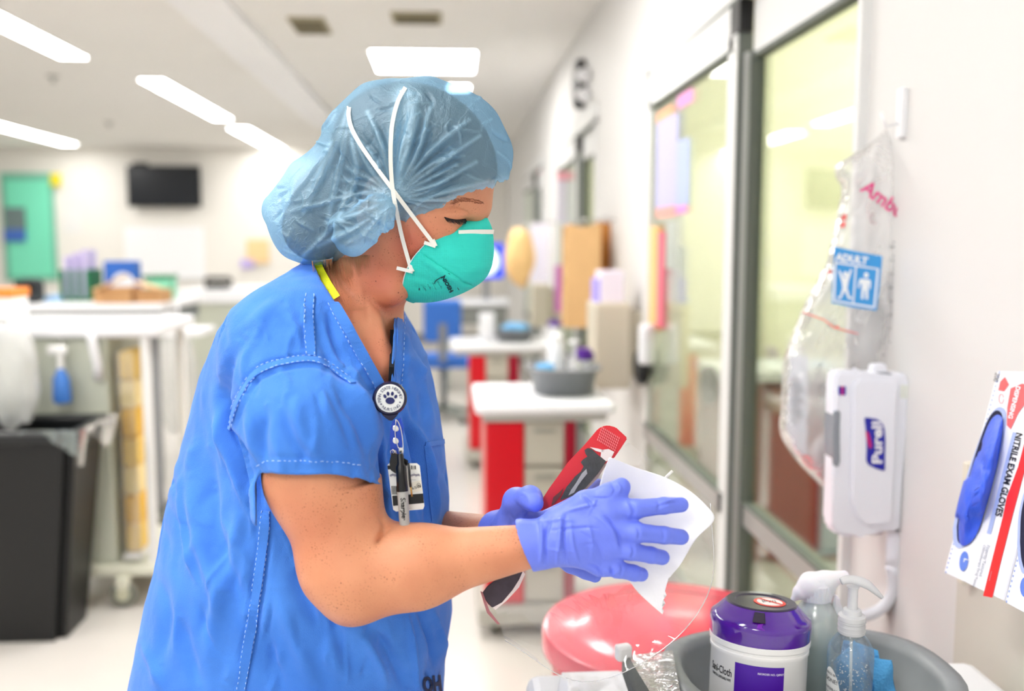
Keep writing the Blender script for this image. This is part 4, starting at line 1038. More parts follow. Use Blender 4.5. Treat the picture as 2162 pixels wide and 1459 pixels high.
# ---- eyes: lashes, brows
M_lash = mat('lash_dark', (48, 34, 30), 0.7); M_brow = mat('brow_brown', (168, 106, 76), 0.8); M_hair = mat('hair_brown', (196, 140, 98), 0.6)
def hair_strands(name, segs_, m, parent, r=0.00035, off=0.0006):
    vs = []; fs = []
    for pts in segs_:
        P3 = []
        for (x, y, o) in pts:
            q, n = hit(B_body, x, y, off + o); P3.append(q)
        v, f = tube_geo(P3, [r * (1 - .7 * i / (len(P3) - 1)) for i in range(len(P3))], 4); b0 = len(vs); vs += v; fs += [tuple(b0 + i for i in ff) for ff in f]
    o = link(name, me_from(name, vs, fs), m, parent, True); return tag(o, kind='stuff')
segs_ = []
for k in range(70):
    t = k / 69; x = 938 + 44 * t; y = 458 + 5.0 * math.sin(t * 2.6) + 1 * t
    L_ = (7 + 8 * t) * rnd.uniform(.6, 1.2)
    segs_.append([(x, y, 0), (x + L_ * .3, y + 4.0, 0.001), (x + L_ * 0.6, y + 9.5 - 2 * t + rnd.uniform(-2, 1.5), 0.003)])
hair_strands('eyelashes', segs_, M_lash, root, 0.00042)
segs_ = []
for k in range(40):
    t = k / 39; x = 938 + 44 * t; y = 458.5 + 5.0 * math.sin(t * 2.6) + 1 * t; segs_.append([(x, y, -0.0003), (x + 2.5, y + 0.6, -0.0003)])
hair_strands('lash_line', segs_, mat('lash_brown', (92, 58, 46), 0.7), root, 0.0005)
segs_ = []
for k in range(80):
    t = rnd.random(); x = 958 + 64 * t; y = 428 - 10 * math.sin(t * 2.6) + rnd.uniform(-4, 4) + 8 * t
    segs_.append([(x, y, 0), (x - 4, y - 1.5, 0.0004), (x - 9, y - 1 + rnd.uniform(-1, 1), 0.0003)])
hair_strands('eyebrow', segs_, M_brow, root, 0.0003, 0.0002)
q = H(0.094, -0.030, -0.033)
vs = []; fs = []
for k in range(16):
    a0 = H(0.089, -0.024 - 0.0012 * k, -0.032); a1 = H(0.104, -0.028 - 0.0012 * k, -0.039)
    v, f = tube_geo([a0, (a0 + a1) / 2 + HU * -0.0012, a1], [0.0005, 0.0004, 0.0002], 4); b0 = len(vs); vs += v; fs += [tuple(b0 + i for i in ff) for ff in f]
tag(link('eyelashes', me_from('eyelashes', vs, fs), M_lash, root, True), kind='stuff')
# loose neck hair
segs_ = []
for k in range(420):
    t = rnd.random() ** 1.2; x = 662 + 118 * t + rnd.uniform(-6, 6); y0 = 552 - 14 * t; L_ = rnd.uniform(12, 105) * (1.0 - .75 * t)
    dx = rnd.uniform(0, 26) * (1 - .6 * t) * L_ / 70; segs_.append([(x, y0, 0.001), (x + dx * .3, y0 + L_ * .35, 0.002), (x + dx * .8, y0 + L_ * .7, 0.0012), (x + dx * 1.5, y0 + L_, 0.0004)])
for k in range(16):
    x = 696 + k * 4; segs_.append([(x, 636 - k, .001), (x + 9, 658, .003), (x + 20 + rnd.uniform(-6, 6), 664 - k, .003), (x + 28, 648, .002)])
hair_strands('nape_hair', segs_, M_hair, root, 0.00018, 0.0001)

# ---- hair mass below the cap (skull hair and bun)
def hair_sdf(P):
    d = ell(P, H(-0.006, 0, 0.008), (0.107, 0.082, 0.092), HM)
    d = smin(d, rcone(P, jr(700, 440, 1.16), jr(668, 480, 1.165), rp(92, 1.16), rp(72, 1.16)), 0.03)
    return np.maximum(d, -(((np.asarray(H(0.088, 0, 0.012), np.float32) - P) @ n3(HF * 0.80 - HU * 0.60))))
V, Q = surf(hair_sdf, (-0.40, 0.98, 1.35), (0.06, 1.32, 1.66), 0.004)
px, py, dd = proj(V)
mesh_np('hair', relax(V, Q, 2), Q, mat('hair_dark', (66, 52, 48), 0.55, noise=0.4, nscale=60, bump=1.0, bscale=150), root, (py < np.interp(px, [560, 700, 765, 790, 806, 852, 866, 925, 962, 1012, 1044, 1062, 1200], [560, 548, 528, 505, 480, 470, 446, 428, 404, 388, 382, 372, 360])))

# ---- bouffant cap
def cap_mat():
    m = bpy.data.materials.new('cap_fleece'); m.use_nodes = True; N = m.node_tree.nodes; L = m.node_tree.links
    for n in list(N): N.remove(n)
    out = N.new('ShaderNodeOutputMaterial'); tc = N.new('ShaderNodeTexCoord')
    n1 = N.new('ShaderNodeTexNoise'); n1.inputs['Scale'].default_value = 42; n1.inputs['Detail'].default_value = 7; n1.inputs['Distortion'].default_value = 0.6
    n2 = N.new('ShaderNodeTexNoise'); n2.inputs['Scale'].default_value = 650; n2.inputs['Detail'].default_value = 2
    wv = N.new('ShaderNodeTexNoise'); wv.inputs['Scale'].default_value = 11; wv.inputs['Detail'].default_value = 3; wv.inputs['Distortion'].default_value = 1.8
    nd = N.new('ShaderNodeTexNoise'); nd.inputs['Scale'].default_value = 12; nd.inputs['Detail'].default_value = 3
    va = N.new('ShaderNodeVectorMath'); va.operation = 'MULTIPLY_ADD'; va.inputs[1].default_value = (0.09, 0.09, 0.09)
    L.new(tc.outputs['Object'], nd.inputs[0]); L.new(nd.outputs['Color'], va.inputs[0]); L.new(tc.outputs['Object'], va.inputs[2]); L.new(va.outputs[0], wv.inputs['Vector'])
    for n in (n1, n2): L.new(tc.outputs['Object'], n.inputs[0])
    sb_ = N.new('ShaderNodeMath'); sb_.operation = 'SUBTRACT'; sb_.inputs[1].default_value = 0.5; ab_ = N.new('ShaderNodeMath'); ab_.operation = 'ABSOLUTE'
    L.new(wv.outputs['Fac'], sb_.inputs[0]); L.new(sb_.outputs[0], ab_.inputs[0])
    cr = N.new('ShaderNodeMapRange'); cr.inputs[1].default_value = 0; cr.inputs[2].default_value = 0.035; cr.inputs[3].default_value = 1; cr.inputs[4].default_value = 0
    L.new(ab_.outputs[0], cr.inputs[0])
    a1 = N.new('ShaderNodeMath'); a1.operation = 'MULTIPLY_ADD'; a1.inputs[1].default_value = 0.16
    L.new(cr.outputs[0], a1.inputs[0]); L.new(n1.outputs['Fac'], a1.inputs[2])
    a2 = N.new('ShaderNodeMath'); a2.operation = 'MULTIPLY_ADD'; a2.inputs[1].default_value = 0.28; L.new(n2.outputs['Fac'], a2.inputs[0]); L.new(a1.outputs[0], a2.inputs[2])
    b = N.new('ShaderNodeBump'); b.inputs['Strength'].default_value = 0.9; b.inputs['Distance'].default_value = 0.0045; L.new(a2.outputs[0], b.inputs['Height'])
    df = N.new('ShaderNodeBsdfDiffuse'); df.inputs[0].default_value = rgb(168, 220, 249); tl = N.new('ShaderNodeBsdfTranslucent'); tl.inputs[0].default_value = rgb(172, 224, 252)
    gl = N.new('ShaderNodeBsdfGlossy'); gl.inputs['Roughness'].default_value = 0.42; gl.inputs[0].default_value = (0.9, 0.95, 1, 1)
    tr = N.new('ShaderNodeBsdfTransparent'); tr.inputs[0].default_value = rgb(190, 218, 240)
    for n in (df, tl, gl): L.new(b.outputs[0], n.inputs['Normal'])
    m1 = N.new('ShaderNodeMixShader'); m1.inputs[0].default_value = 0.35; L.new(df.outputs[0], m1.inputs[1]); L.new(tl.outputs[0], m1.inputs[2])
    m2 = N.new('ShaderNodeMixShader'); m2.inputs[0].default_value = 0.14; L.new(m1.outputs[0], m2.inputs[1]); L.new(gl.outputs[0], m2.inputs[2])
    # thinner cloth between creases, denser on gathers (attribute 'gather')
    at = N.new('ShaderNodeAttribute'); at.attribute_name = 'gather'
    op = N.new('ShaderNodeMath'); op.operation = 'MULTIPLY_ADD'; op.inputs[1].default_value = 0.04; op.inputs[2].default_value = 0.35
    L.new(cr.outputs[0], op.inputs[0]); op2 = N.new('ShaderNodeMath'); op2.operation = 'ADD'; op2.use_clamp = True
    L.new(op.outputs[0], op2.inputs[0]); L.new(at.outputs['Fac'], op2.inputs[1])
    m3 = N.new('ShaderNodeMixShader'); L.new(op2.outputs[0], m3.inputs[0]); L.new(tr.outputs[0], m3.inputs[1]); L.new(m2.outputs[0], m3.inputs[2])
    L.new(m3.outputs[0], out.inputs[0]); return m
capb = [(905, 300, 1.155, 128, 0), (960, 310, 1.15, 116, 0), (856, 314, 1.155, 134, 0), (800, 326, 1.16, 120, 0), (742, 368, 1.165, 98, 0), (690, 420, 1.17, 100, 0), (655, 450, 1.17, 82, 0), (700, 475, 1.165, 84, 0), (610, 448, 1.17, 46, 0), (985, 350, 1.145, 92, 0), (760, 440, 1.16, 100, 0), (1020, 322, 1.145, 62, 0)]
def cap_sdf(P):
    d = ell(P, H(-0.004, 0, 0.010), (0.112, 0.091, 0.096), HM)
    for x, y, z, r, _ in capb:
        d = smin(d, rcone(P, jr(x, y, z - 0.012), jr(x, y, z + 0.012), rp(r, z) - 0.002, rp(r, z) - 0.002), 0.012)
    d = smin(d, rcone(P, jr(610, 446, 1.15), jr(575, 443, 1.16), rp(44, 1.16), rp(12, 1.16)), 0.03)
    d = smin(d, rcone(P, jr(640, 500, 1.15), jr(660, 520, 1.17), rp(52, 1.16), rp(36, 1.16)), 0.03)
    d = smin(d, rcone(P, jr(790, 455, 1.07), jr(745, 500, 1.085), rp(40, 1.08), rp(42, 1.08)), 0.025)
    # pulled in along the elastic and the mask band
    d = -smin(-d, rcone(P, jr(833, 425, 1.035), jr(828, 330, 1.03), rp(14, 1.05), rp(4, 1.05)), 0.02)
    return d
V, Q = surf(cap_sdf, (-0.44, 0.94, 1.33), (0.10, 1.36, 1.68), 0.0017)
V = relax(V, Q, 1); N_ = vnormals(V, Q)
rnd2 = random.Random(21)
st = []
K = (831, 418)
for ang, L_, w_, a_ in ((-100, 190, 6, .004), (-90, 225, 7, .005), (-82, 150, 5, .003), (-73, 190, 5, .004), (-62, 215, 5, .004), (-52, 230, 5, .0045), (-44, 160, 5, .003), (-36, 225, 5, .004), (-28, 150, 5, .003), (-18, 190, 5, .0035), (-8, 120, 5, .003), (4, 150, 5, .003), (14, 90, 4, .003),
                        (-114, 170, 5, .003), (-128, 160, 6, .003), (-142, 120, 5, .0022), (-156, 130, 6, .0026), (-172, 120, 6, .0026), (170, 100, 5, .0022), (155, 150, 7, .003), (140, 190, 7, .0035), (128, 120, 6, .004), (115, 100, 5, .004), (100, 70, 5, .004)):
    a = math.radians(ang); b = a + rnd2.uniform(-.18, .18)
    st.append(([K, (K[0] + L_ * .5 * math.cos(a), K[1] + L_ * .5 * math.sin(a)), (K[0] + L_ * math.cos(b), K[1] + L_ * math.sin(b))], w_, a_))
    c = a + math.radians(5); st.append(([K, (K[0] + L_ * .5 * math.cos(c), K[1] + L_ * .5 * math.sin(c)), (K[0] + L_ * .9 * math.cos(b + .1), K[1] + L_ * .9 * math.sin(b + .1))], w_, -a_ * .8))
for k in range(110):   # small random crinkles
    x = rnd2.uniform(590, 1070); y = rnd2.uniform(185, 545); a = rnd2.uniform(0, 3.14); L_ = rnd2.uniform(14, 60)
    st.append(([(x, y), (x + L_ * math.cos(a) * .5 + rnd2.uniform(-9, 9), y + L_ * math.sin(a) * .5), (x + L_ * math.cos(a), y + L_ * math.sin(a))], rnd2.uniform(2.4, 4.2), rnd2.choice((-1, 1, 1)) * rnd2.uniform(.0010, .0026)))
st += [([(735, 232), (700, 330), (640, 450)], 7, .005), ([(735, 250), (720, 350), (690, 470)], 6, .004), ([(742, 290), (752, 380), (700, 480), (640, 540)], 6, .005),
       ([(700, 300), (640, 390), (590, 450)], 6, .003), ([(600, 450), (680, 430), (790, 400)], 5, .003), ([(870, 450), (900, 420), (960, 400), (1030, 385)], 6, .004), ([(850, 480), (905, 455), (960, 425), (1010, 405)], 5, -.003),
       ([(850, 200), (834, 300), (832, 400)], 9, -.004), ([(880, 200), (862, 300), (846, 400)], 12, .004)]
V = folds(V, N_, [(a, b, c * 1.25) for a, b, c in st], 1.25, lim=0.0055)
V = ripple(V, N_, 0.0012, 60, 4, (1, 1, 1))
N_ = vnormals(V, Q)
px, py, dd = proj(V)
edge = catmull([(1200, 372), (1062, 384), (1044, 396), (1012, 402), (962, 419), (925, 445), (866, 462), (852, 488), (835, 486), (806, 496), (790, 520), (765, 544), (722, 562), (700, 575), (600, 600), (400, 620)], 6)
ex = np.array([e[0] for e in edge])[::-1]; ey = np.array([e[1] for e in edge])[::-1]
ye = np.interp(px, ex, ey) + 2.2 * np.sin(px * .31) + 1.5 * np.sin(px * .83)
front = ((V - n3(H(0.02, 0, 0))) @ n3(HF)) > 0
keepc = py < ye
capo, Vc, Qc = mesh_np('bouffant_cap', V, Q, cap_mat(), root, keepc, 0, 2)
px, py, dd = proj(Vc); g = np.zeros(len(Vc))
yc = np.interp(px, ex, ey); g = np.maximum(g, 0.38 * np.exp(-((py - yc) / 14.0) ** 2) * (px > 700))
g = np.maximum(g, 0.45 * np.exp(-(seg_dist(px, py, [(852, 200), (838, 300), (834, 420)]) / 20) ** 2))
g = np.maximum(g, 0.45 * np.exp(-(seg_dist(px, py, [(833, 400), (800, 480), (760, 520)]) / 32) ** 2))
g = np.maximum(g, 0.3 * np.exp(-(seg_dist(px, py, [(640, 360), (590, 430), (570, 450)]) / 45) ** 2))
for poly, wd, amp in st:
    if amp > 0.0009: g = np.maximum(g, (0.28 if amp > .0027 else 0.13) * np.exp(-(seg_dist(px, py, [tuple(p) for p in catmull(poly, 4)]) / (wd * .8)) ** 2))
at = capo.data.attributes.new('gather', 'FLOAT', 'POINT'); at.data.foreach_set('value', g.astype(np.float32))
B_cap = bvh(Vc, Qc)

# ---- mask
def mask_mat():
    m = mat('mask_teal', (60, 222, 206), 0.75, spec=0.2, bump=0.0)
    N = m.node_tree.nodes; L = m.node_tree.links; p = N['Principled BSDF']
    tc = N.new('ShaderNodeTexCoord'); hts = []
    for ax in ('X', 'Z'):
        wv = N.new('ShaderNodeTexWave'); wv.bands_direction = ax; wv.inputs['Scale'].default_value = 150; wv.inputs['Distortion'].default_value = 0.6; wv.inputs['Detail'].default_value = 1
        L.new(tc.outputs['Object'], wv.inputs[0]); hts.append(wv)
    a = N.new('ShaderNodeMath'); a.operation = 'ADD'; L.new(hts[0].outputs['Fac'], a.inputs[0]); L.new(hts[1].outputs['Fac'], a.inputs[1])
    b = N.new('ShaderNodeBump'); b.inputs['Strength'].default_value = 0.35; b.inputs['Distance'].default_value = 0.0008
    L.new(a.outputs[0], b.inputs['Height']); L.new(b.outputs[0], p.inputs['Normal']); return m
M_mask = mask_mat(); M_strap = mat('strap_white', (244, 244, 236), 0.6)
# near rim (sheet px) from nose bridge to chin, and profile in the sagittal plane
def sag(px, py):
    """point of the sagittal plane seen at px, py"""
    r = ray(px, py); n = HR; t = (H(0, 0, 0) - CAM).dot(n) / r.dot(n); return CAM + r * t
sag_pts = [sag(*p) for p in ((1026, 462), (1034, 485), (1036, 520), (1033, 552), (1022, 582), (1000, 602), (960, 622), (915, 634), (880, 634))]
S_c = catmull([tuple(p) for p in sag_pts], 8)
rimw = [0.006, 0.026, 0.046, 0.056, 0.058, 0.054, 0.044, 0.026, 0.008]
rim_px = [(1006, 466), (970, 472), (930, 492), (900, 516), (874, 545), (858, 575), (852, 604), (856, 628), (872, 637)]
def at_r(px, py, rr):
    r = ray(px, py); t = (H(0, rr, 0) - CAM).dot(HR) / r.dot(HR); return CAM + r * t
rim3 = [at_r(p[0], p[1], w_) for p, w_ in zip(rim_px, rimw)]
R_c = catmull([tuple(p) for p in rim3], 8)
nv_ = len(S_c); vs = []; nu_ = 28
def mirror(p):
    p = Vector(p); return p - HR * (2 * (p - HO).dot(HR))
for j in range(nv_):
    N0 = Vector(R_c[j]); S0 = Vector(S_c[j]); M0 = mirror(N0)
    for i in range(2 * nu_ + 1):
        t = (i - nu_) / nu_; a = abs(t); A = N0 if t < 0 else M0
        # from the profile (a=0) to the rim (a=1)
        e = 2.3; th = a * math.pi / 2; cf = max(0, math.cos(th)) ** (2 / e); sf = max(0.0, math.sin(th)) ** (2 / e)
        base = Vector(S0) - HR * 0; mid = (N0 + M0) / 2
        side = (A - mid)
        vs.append(mid + (base - mid) * cf + side * sf)
fs = []
for j in range(nv_ - 1):
    for i in range(2 * nu_): a = j * (2 * nu_ + 1) + i; fs.append((a, a + 1, a + 2 * nu_ + 2, a + 2 * nu_ + 1))
bmm = bmesh.new(); me = me_from('m', vs, fs); bmm.from_mesh(me); bmesh.ops.subdivide_edges(bmm, edges=list(bmm.edges), cuts=1, use_grid_fill=True)
bmesh.ops.recalc_face_normals(bmm, faces=bmm.faces); bmm.verts.ensure_lookup_table()
Vm = np.array([v.co[:] for v in bmm.verts]); Qm = np.array([[v.index for v in f.verts] for f in bmm.faces]); bmm.free()
Nm = vnormals(Vm, Qm)
if (Nm * (Vm - n3(H(0.03, 0, -0.06)))).sum() < 0: Qm = Qm[:, ::-1]; Nm = -Nm
Vm = folds(Vm, Nm, [([(880, 528), (930, 562), (978, 592)], 3.0, -.0035), ([(970, 592), (1004, 604)], 3, -.003), ([(888, 540), (935, 573), (976, 598)], 8, .0028), ([(976, 592), (985, 570), (1030, 560)], 9, .0015),
                    ([(860, 575), (900, 590), (940, 600)], 8, -.0012), ([(866, 600), (910, 612)], 6, -.0012), ([(915, 520), (960, 540), (1010, 545)], 12, .001)], 1.3)
mo, Vm, Qm = mesh_np('mask', Vm, Qm, M_mask, root)
md = mo.modifiers.new('s', 'SOLIDIFY'); md.thickness = 0.0022; md.offset = 1
B_mask = bvh(Vm, Qm)
rp_ = [Vector(p) for p in R_c]; rp2 = [mirror(p) for p in R_c]
tube('mask_rim', rp_ + rp2[::-1] + rp_[:1], 0.0016, mat('rim_white', (246, 248, 246), 0.5), mo, 8)
def on(b, path, off, fb=1.1, n=8):
    P = []; Nn = []
    for p in catmull(path, n):
        q, nn = hit(b, p[0], p[1], off, fb); P.append(q); Nn.append(nn)
    # smooth the normals and the depth so a band bridges small creases
    for _ in range(3):
        P = [P[0]] + [(P[i - 1] + P[i] * 2 + P[i + 1]) / 4 for i in range(1, len(P) - 1)] + [P[-1]]
        Nn = [Nn[0]] + [(Nn[i - 1] + Nn[i] * 2 + Nn[i + 1]).normalized() for i in range(1, len(Nn) - 1)] + [Nn[-1]]
    return P, Nn
P, Nn = on(B_mask, [(967, 494), (1000, 492), (1033, 490)], 0.003)
P = P + [mirror(p) for p in P[::-1]]; 
nb_ = [(p - H(0.03, 0, -0.05)).normalized() for p in P]
ribbon('nose_clip', P, nb_, 0.0052, M_strap, mo, 0.0009)
tube('strap_staple', [hit(B_mask, 898, 514, .003)[0], hit(B_mask, 912, 520, .004)[0]], 0.0012, M_strap, mo, 6)
def strap_join(a, b, c_):
    for (p0, p1) in ((a, b), (b, c_)):
        q0 = W(*p0); q1 = W(*p1); n = (CAM - q0).normalized(); n = (n - (q1 - q0).normalized() * n.dot((q1 - q0).normalized())).normalized()
        ribbon('strap_end', [q0, (q0 + q1) / 2, q1], [n, n, n], 0.0042, M_strap, mo, 0.001)
zb1 = proj(n3(hit(B_mask, 918, 519, .004)[0])[None])[2][0]; zb2 = proj(n3(hit(B_mask, 868, 574, .004)[0])[None])[2][0]
strap_join((896, 512, zb1), (920, 520, zb1 - .003), (914, 506, zb1 - .002))
strap_join((838, 566, zb2 + .002), (872, 574, zb2 - .002), (864, 560, zb2 - .001))
# upper and lower head bands
def band(name, path, dend):
    """elastic lying over the cap and the cheek"""
    pts = catmull(path, 8); dep = []
    for p in pts:
        dv = []
        for b in (B_cap, B_body):
            loc = b.ray_cast(CAM, ray(p[0], p[1]).normalized())[0]
            if loc is not None: dv.append((loc - CAM).dot(FW))
        dep.append(min(dv) - 0.0035 if dv else dep[-1])
    dep[-1] = dend; dep = np.array(dep)
    for _ in range(14):
        q = dep.copy(); q[1:-1] = (dep[:-2] + 2 * dep[1:-1] + dep[2:]) / 4; dep = np.minimum(q, dep)
    q = dep.copy()
    for _ in range(4): q[1:-1] = (q[:-2] + 2 * q[1:-1] + q[2:]) / 4
    P = [W(p[0], p[1], z) for p, z in zip(pts, q)]; n = [(CAM - p_).normalized() for p_ in P]
    return ribbon(name, P, n, 0.0046, M_strap, mo, 0.0011)
band('upper_strap', [(737, 226), (736, 244), (742, 270), (760, 304), (793, 352), (832, 404), (874, 460), (918, 518)], zb1 - .003)
band('lower_strap', [(856, 184), (840, 214), (829, 256), (825, 300), (825, 350), (829, 400), (838, 450), (850, 505), (869, 573)], zb2 - .003)
# far side of the bands over the crown
for nm, p0, pts in (('upper_strap', (736, 228), [(-0.115, 0.05, 0.03), (-0.108, 0.0, 0.022), (-0.10, -0.05, 0.0), (-0.05, -0.088, -0.03), (0.05, -0.066, -0.05)]), ('lower_strap', (846, 196), [(0.02, 0.04, 0.10), (0.01, -0.03, 0.098), (0.0, -0.078, 0.06), (0.01, -0.09, 0.0), (0.05, -0.06, -0.085)])):
    pp = [tuple(hit(B_cap, *p0, .002)[0])] + [tuple(H(*p)) for p in pts[1:]]
    tube(nm + '_far', [Vector(p) for p in catmull(pp, 6)], 0.0012, M_strap, mo, 6)
# print on the mask
M_ink = mat('mask_ink', (20, 60, 66), 0.7)
def print_on(b, name, s, size_px, x0, y0, ang, m, parent, off, bold=0.0, fb=1.1, align='LEFT', label=None, mir=1, xs=1.0):
    vs, fs = text_geo(s, size_px, align, bold * size_px); c, sn = math.cos(ang), math.sin(ang)
    P = []; ok = []
    for v in vs: v = (v[0] * xs, v[1]); x = x0 + v[0] * c * mir + v[1] * sn; y = y0 + v[0] * sn * mir - v[1] * c; P.append(hit(b, x, y, off, fb)[0]); ok.append(b.ray_cast(CAM, ray(x, y + 3).normalized())[0] is not None)
    fs = [f for f in fs if all(ok[i] for i in f)]
    o = link(name, me_from(name, P, fs), m, parent); return o
print_on(B_mask, 'mask_print', 'NIOSH', 12, 932, 582, math.radians(62), M_ink, mo, 0.0030, 0.04)
for k, (s, x, y) in enumerate((('--=---=-', 920, 588), ('-=-----', 911, 594), ('---=-', 902, 598), ('--=-', 893, 602))): 
    print_on(B_mask, 'mask_print', s, 7, x, y, math.radians(60), M_ink, mo, 0.0030)
def line_on(b, name, path, w_, m, parent, off, n=3):
    P, Nn = on(b, path, off, n=n); return tube(name, P, w_, m, parent, 5)
line_on(B_mask, 'mask_print', [(918, 596), (921, 588), (943, 578), (948, 580), (968, 608)], 0.00045, M_ink, mo, .0028)
line_on(B_mask, 'mask_print', [(886, 606), (880, 613), (891, 615), (886, 606)], 0.0006, M_ink, mo, .0028, 1)
# ---- scrub top mesh
V, Q = surf(scrub_sdf, (-0.52, 0.90, 0.62), (0.06, 1.58, 1.50), 0.0025)
V = relax(V, Q, 2); N_ = vnormals(V, Q)
seam_folds = [([(641, 622), (637, 660), (639, 700), (643, 752)], 4, -.0022), ([(667, 622), (663, 660), (665, 700), (669, 752)], 4, -.0022),
    ([(476, 905), (488, 858), (516, 801), (543, 774), (590, 756), (655, 748), (700, 764), (752, 802)], 4, -.0022), ([(494, 914), (506, 868), (532, 816), (555, 793), (595, 778), (655, 771), (694, 785), (738, 820)], 4, -.0025),
    ([(545, 976), (570, 966), (640, 967), (710, 969), (772, 977)], 4, -.0015), ([(574, 1078), (568, 1150), (560, 1210), (547, 1300), (530, 1400), (520, 1459)], 4.5, -.003), ([(549, 1078), (543, 1150), (535, 1210), (522, 1300), (505, 1400), (495, 1459)], 4.5, -.002),
    ([(684, 648), (712, 694), (748, 760), (776, 808), (797, 840)], 4.5, -.0025), ([(858, 668), (856, 720), (852, 780), (844, 834)], 4.5, -.0025)]
st = [  # sleeve
    ([(700, 790), (760, 900), (785, 985)], 14, -.005), ([(735, 770), (775, 860), (800, 985)], 12, .006), ([(540, 800), (500, 900), (548, 1010)], 10, .004),
    ([(480, 780), (478, 880), (530, 985), (560, 1100)], 9, -.007), ([(455, 800), (462, 900), (500, 1000), (545, 1120)], 12, .006),
    ([(505, 720), (470, 800), (455, 900)], 12, -.005), ([(560, 850), (550, 930), (556, 1000)], 14, -.004), ([(620, 830), (640, 920), (700, 985)], 16, .003), ([(590, 860), (620, 930), (655, 980)], 12, -.003),
    ([(680, 800), (720, 880), (745, 960)], 9, -.003), ([(520, 850), (530, 930), (560, 990)], 8, .003),
    # shoulder and chest
    ([(705, 640), (740, 720), (790, 800), (806, 860)], 12, .006), ([(690, 650), (715, 730), (755, 790)], 10, -.005), ([(672, 690), (700, 760), (770, 830), (800, 960), (806, 1080)], 12, -.007),
    ([(742, 790), (790, 880), (812, 1000), (818, 1100)], 12, .007), ([(730, 700), (780, 770), (812, 850)], 7, -.004), ([(600, 640), (560, 660), (520, 700)], 14, .003),
    ([(850, 690), (880, 760), (905, 860), (915, 930)], 10, .005), ([(868, 700), (900, 790), (918, 880)], 8, -.004), ([(836, 700), (845, 780), (870, 880), (880, 980)], 9, -.004),
    ([(858, 800), (866, 880), (905, 960), (925, 1100)], 8, .004), ([(850, 870), (880, 950), (890, 1060)], 8, -.005), ([(900, 950), (915, 1050), (925, 1110)], 7, .004), ([(885, 980), (900, 1060), (900, 1110)], 5, -.004),
    ([(845, 740), (900, 800)], 10, .003),
    # body below the arm
    ([(400, 960), (410, 1080), (440, 1200), (480, 1330)], 14, .005), ([(440, 940), (450, 1080), (475, 1180), (520, 1300)], 16, -.006), ([(385, 1000), (392, 1130), (420, 1240)], 7, .004),
    ([(500, 1010), (500, 1130), (455, 1290), (440, 1400)], 16, .004), ([(600, 1110), (640, 1250), (700, 1340), (760, 1420)], 20, -.008), ([(640, 1230), (690, 1320), (720, 1440)], 16, .005),
    ([(580, 1250), (620, 1340), (660, 1450)], 16, .004), ([(560, 1330), (580, 1400), (600, 1459)], 10, -.003), ([(780, 1320), (820, 1370), (860, 1459)], 12, -.005), ([(860, 1290), (870, 1380), (880, 1459)], 5, .004),
    ([(880, 1280), (912, 1360), (922, 1420)], 7, -.005), ([(900, 1270), (932, 1340), (936, 1400)], 6, .004), ([(760, 1330), (800, 1400), (820, 1459)], 10, .004),
    ([(330, 1200), (350, 1300), (340, 1400)], 12, -.004), ([(300, 1350), (330, 1420), (340, 1459)], 9, .003), ([(470, 1100), (520, 1180), (500, 1260)], 10, .002), ([(380, 1300), (400, 1380), (420, 1450)], 14, -.003)]
for k in range(150):
    x = rnd2.uniform(300, 920); y = rnd2.uniform(620, 1440); a = rnd2.uniform(.9, 2.0); L_ = rnd2.uniform(40, 120)
    st.append(([(x, y), (x + L_ * .5 * math.cos(a) + rnd2.uniform(-8, 8), y + L_ * .5 * math.sin(a)), (x + L_ * math.cos(a), y + L_ * math.sin(a))], rnd2.uniform(4.5, 11), rnd2.choice((-1, 1)) * rnd2.uniform(.0007, .0021)))
V = folds(V, N_, [(a, b, c * 1.7) for a, b, c in st], 1.30)
V = folds(V, N_, seam_folds, 1.3)
V = ripple(V, N_, 0.0016, 34, 11, (1, 1, .3)); V = ripple(V, N_, 0.0006, 90, 12, (1, 1, .6))
N_ = vnormals(V, Q); px, py, dd = proj(V)
# neck opening and sleeve opening
neck_far = [(640, 520), (664, 556), (680, 592), (706, 632), (736, 680), (772, 745), (800, 795), (823, 832), (827, 790), (829, 740), (832, 690), (834, 650), (840, 520)]
opening = in_poly(px, py, neck_far)
hem_x = np.array([480, 536, 548, 570, 620, 700, 760, 796, 830]); hem_y = np.array([985, 1016, 1002, 1001, 1003, 1004, 1012, 1024, 1030])
dslv = sleeve_sdf(V.astype(np.float32), 0.0)
tors = torso_sdf(V.astype(np.float32))
below = py > np.interp(px, hem_x, hem_y)
# the back of the sleeve hangs lower, inside the fold
cut = (dslv < 0.012) & (tors > 0.010) & below & (dd < 1.2) & (px > 540)
inner = (px < 585) & (py < 1092) & (dd > 1.07)
cut &= ~inner
keep = ~(opening | cut) & (V[:, 2] > W(600, 1720, 1.24).z)
top, Vs, Qs = mesh_np('scrub_top', V, Q, M_scrub, root, keep, 0.0016, 12)
B_top = bvh(Vs, Qs)
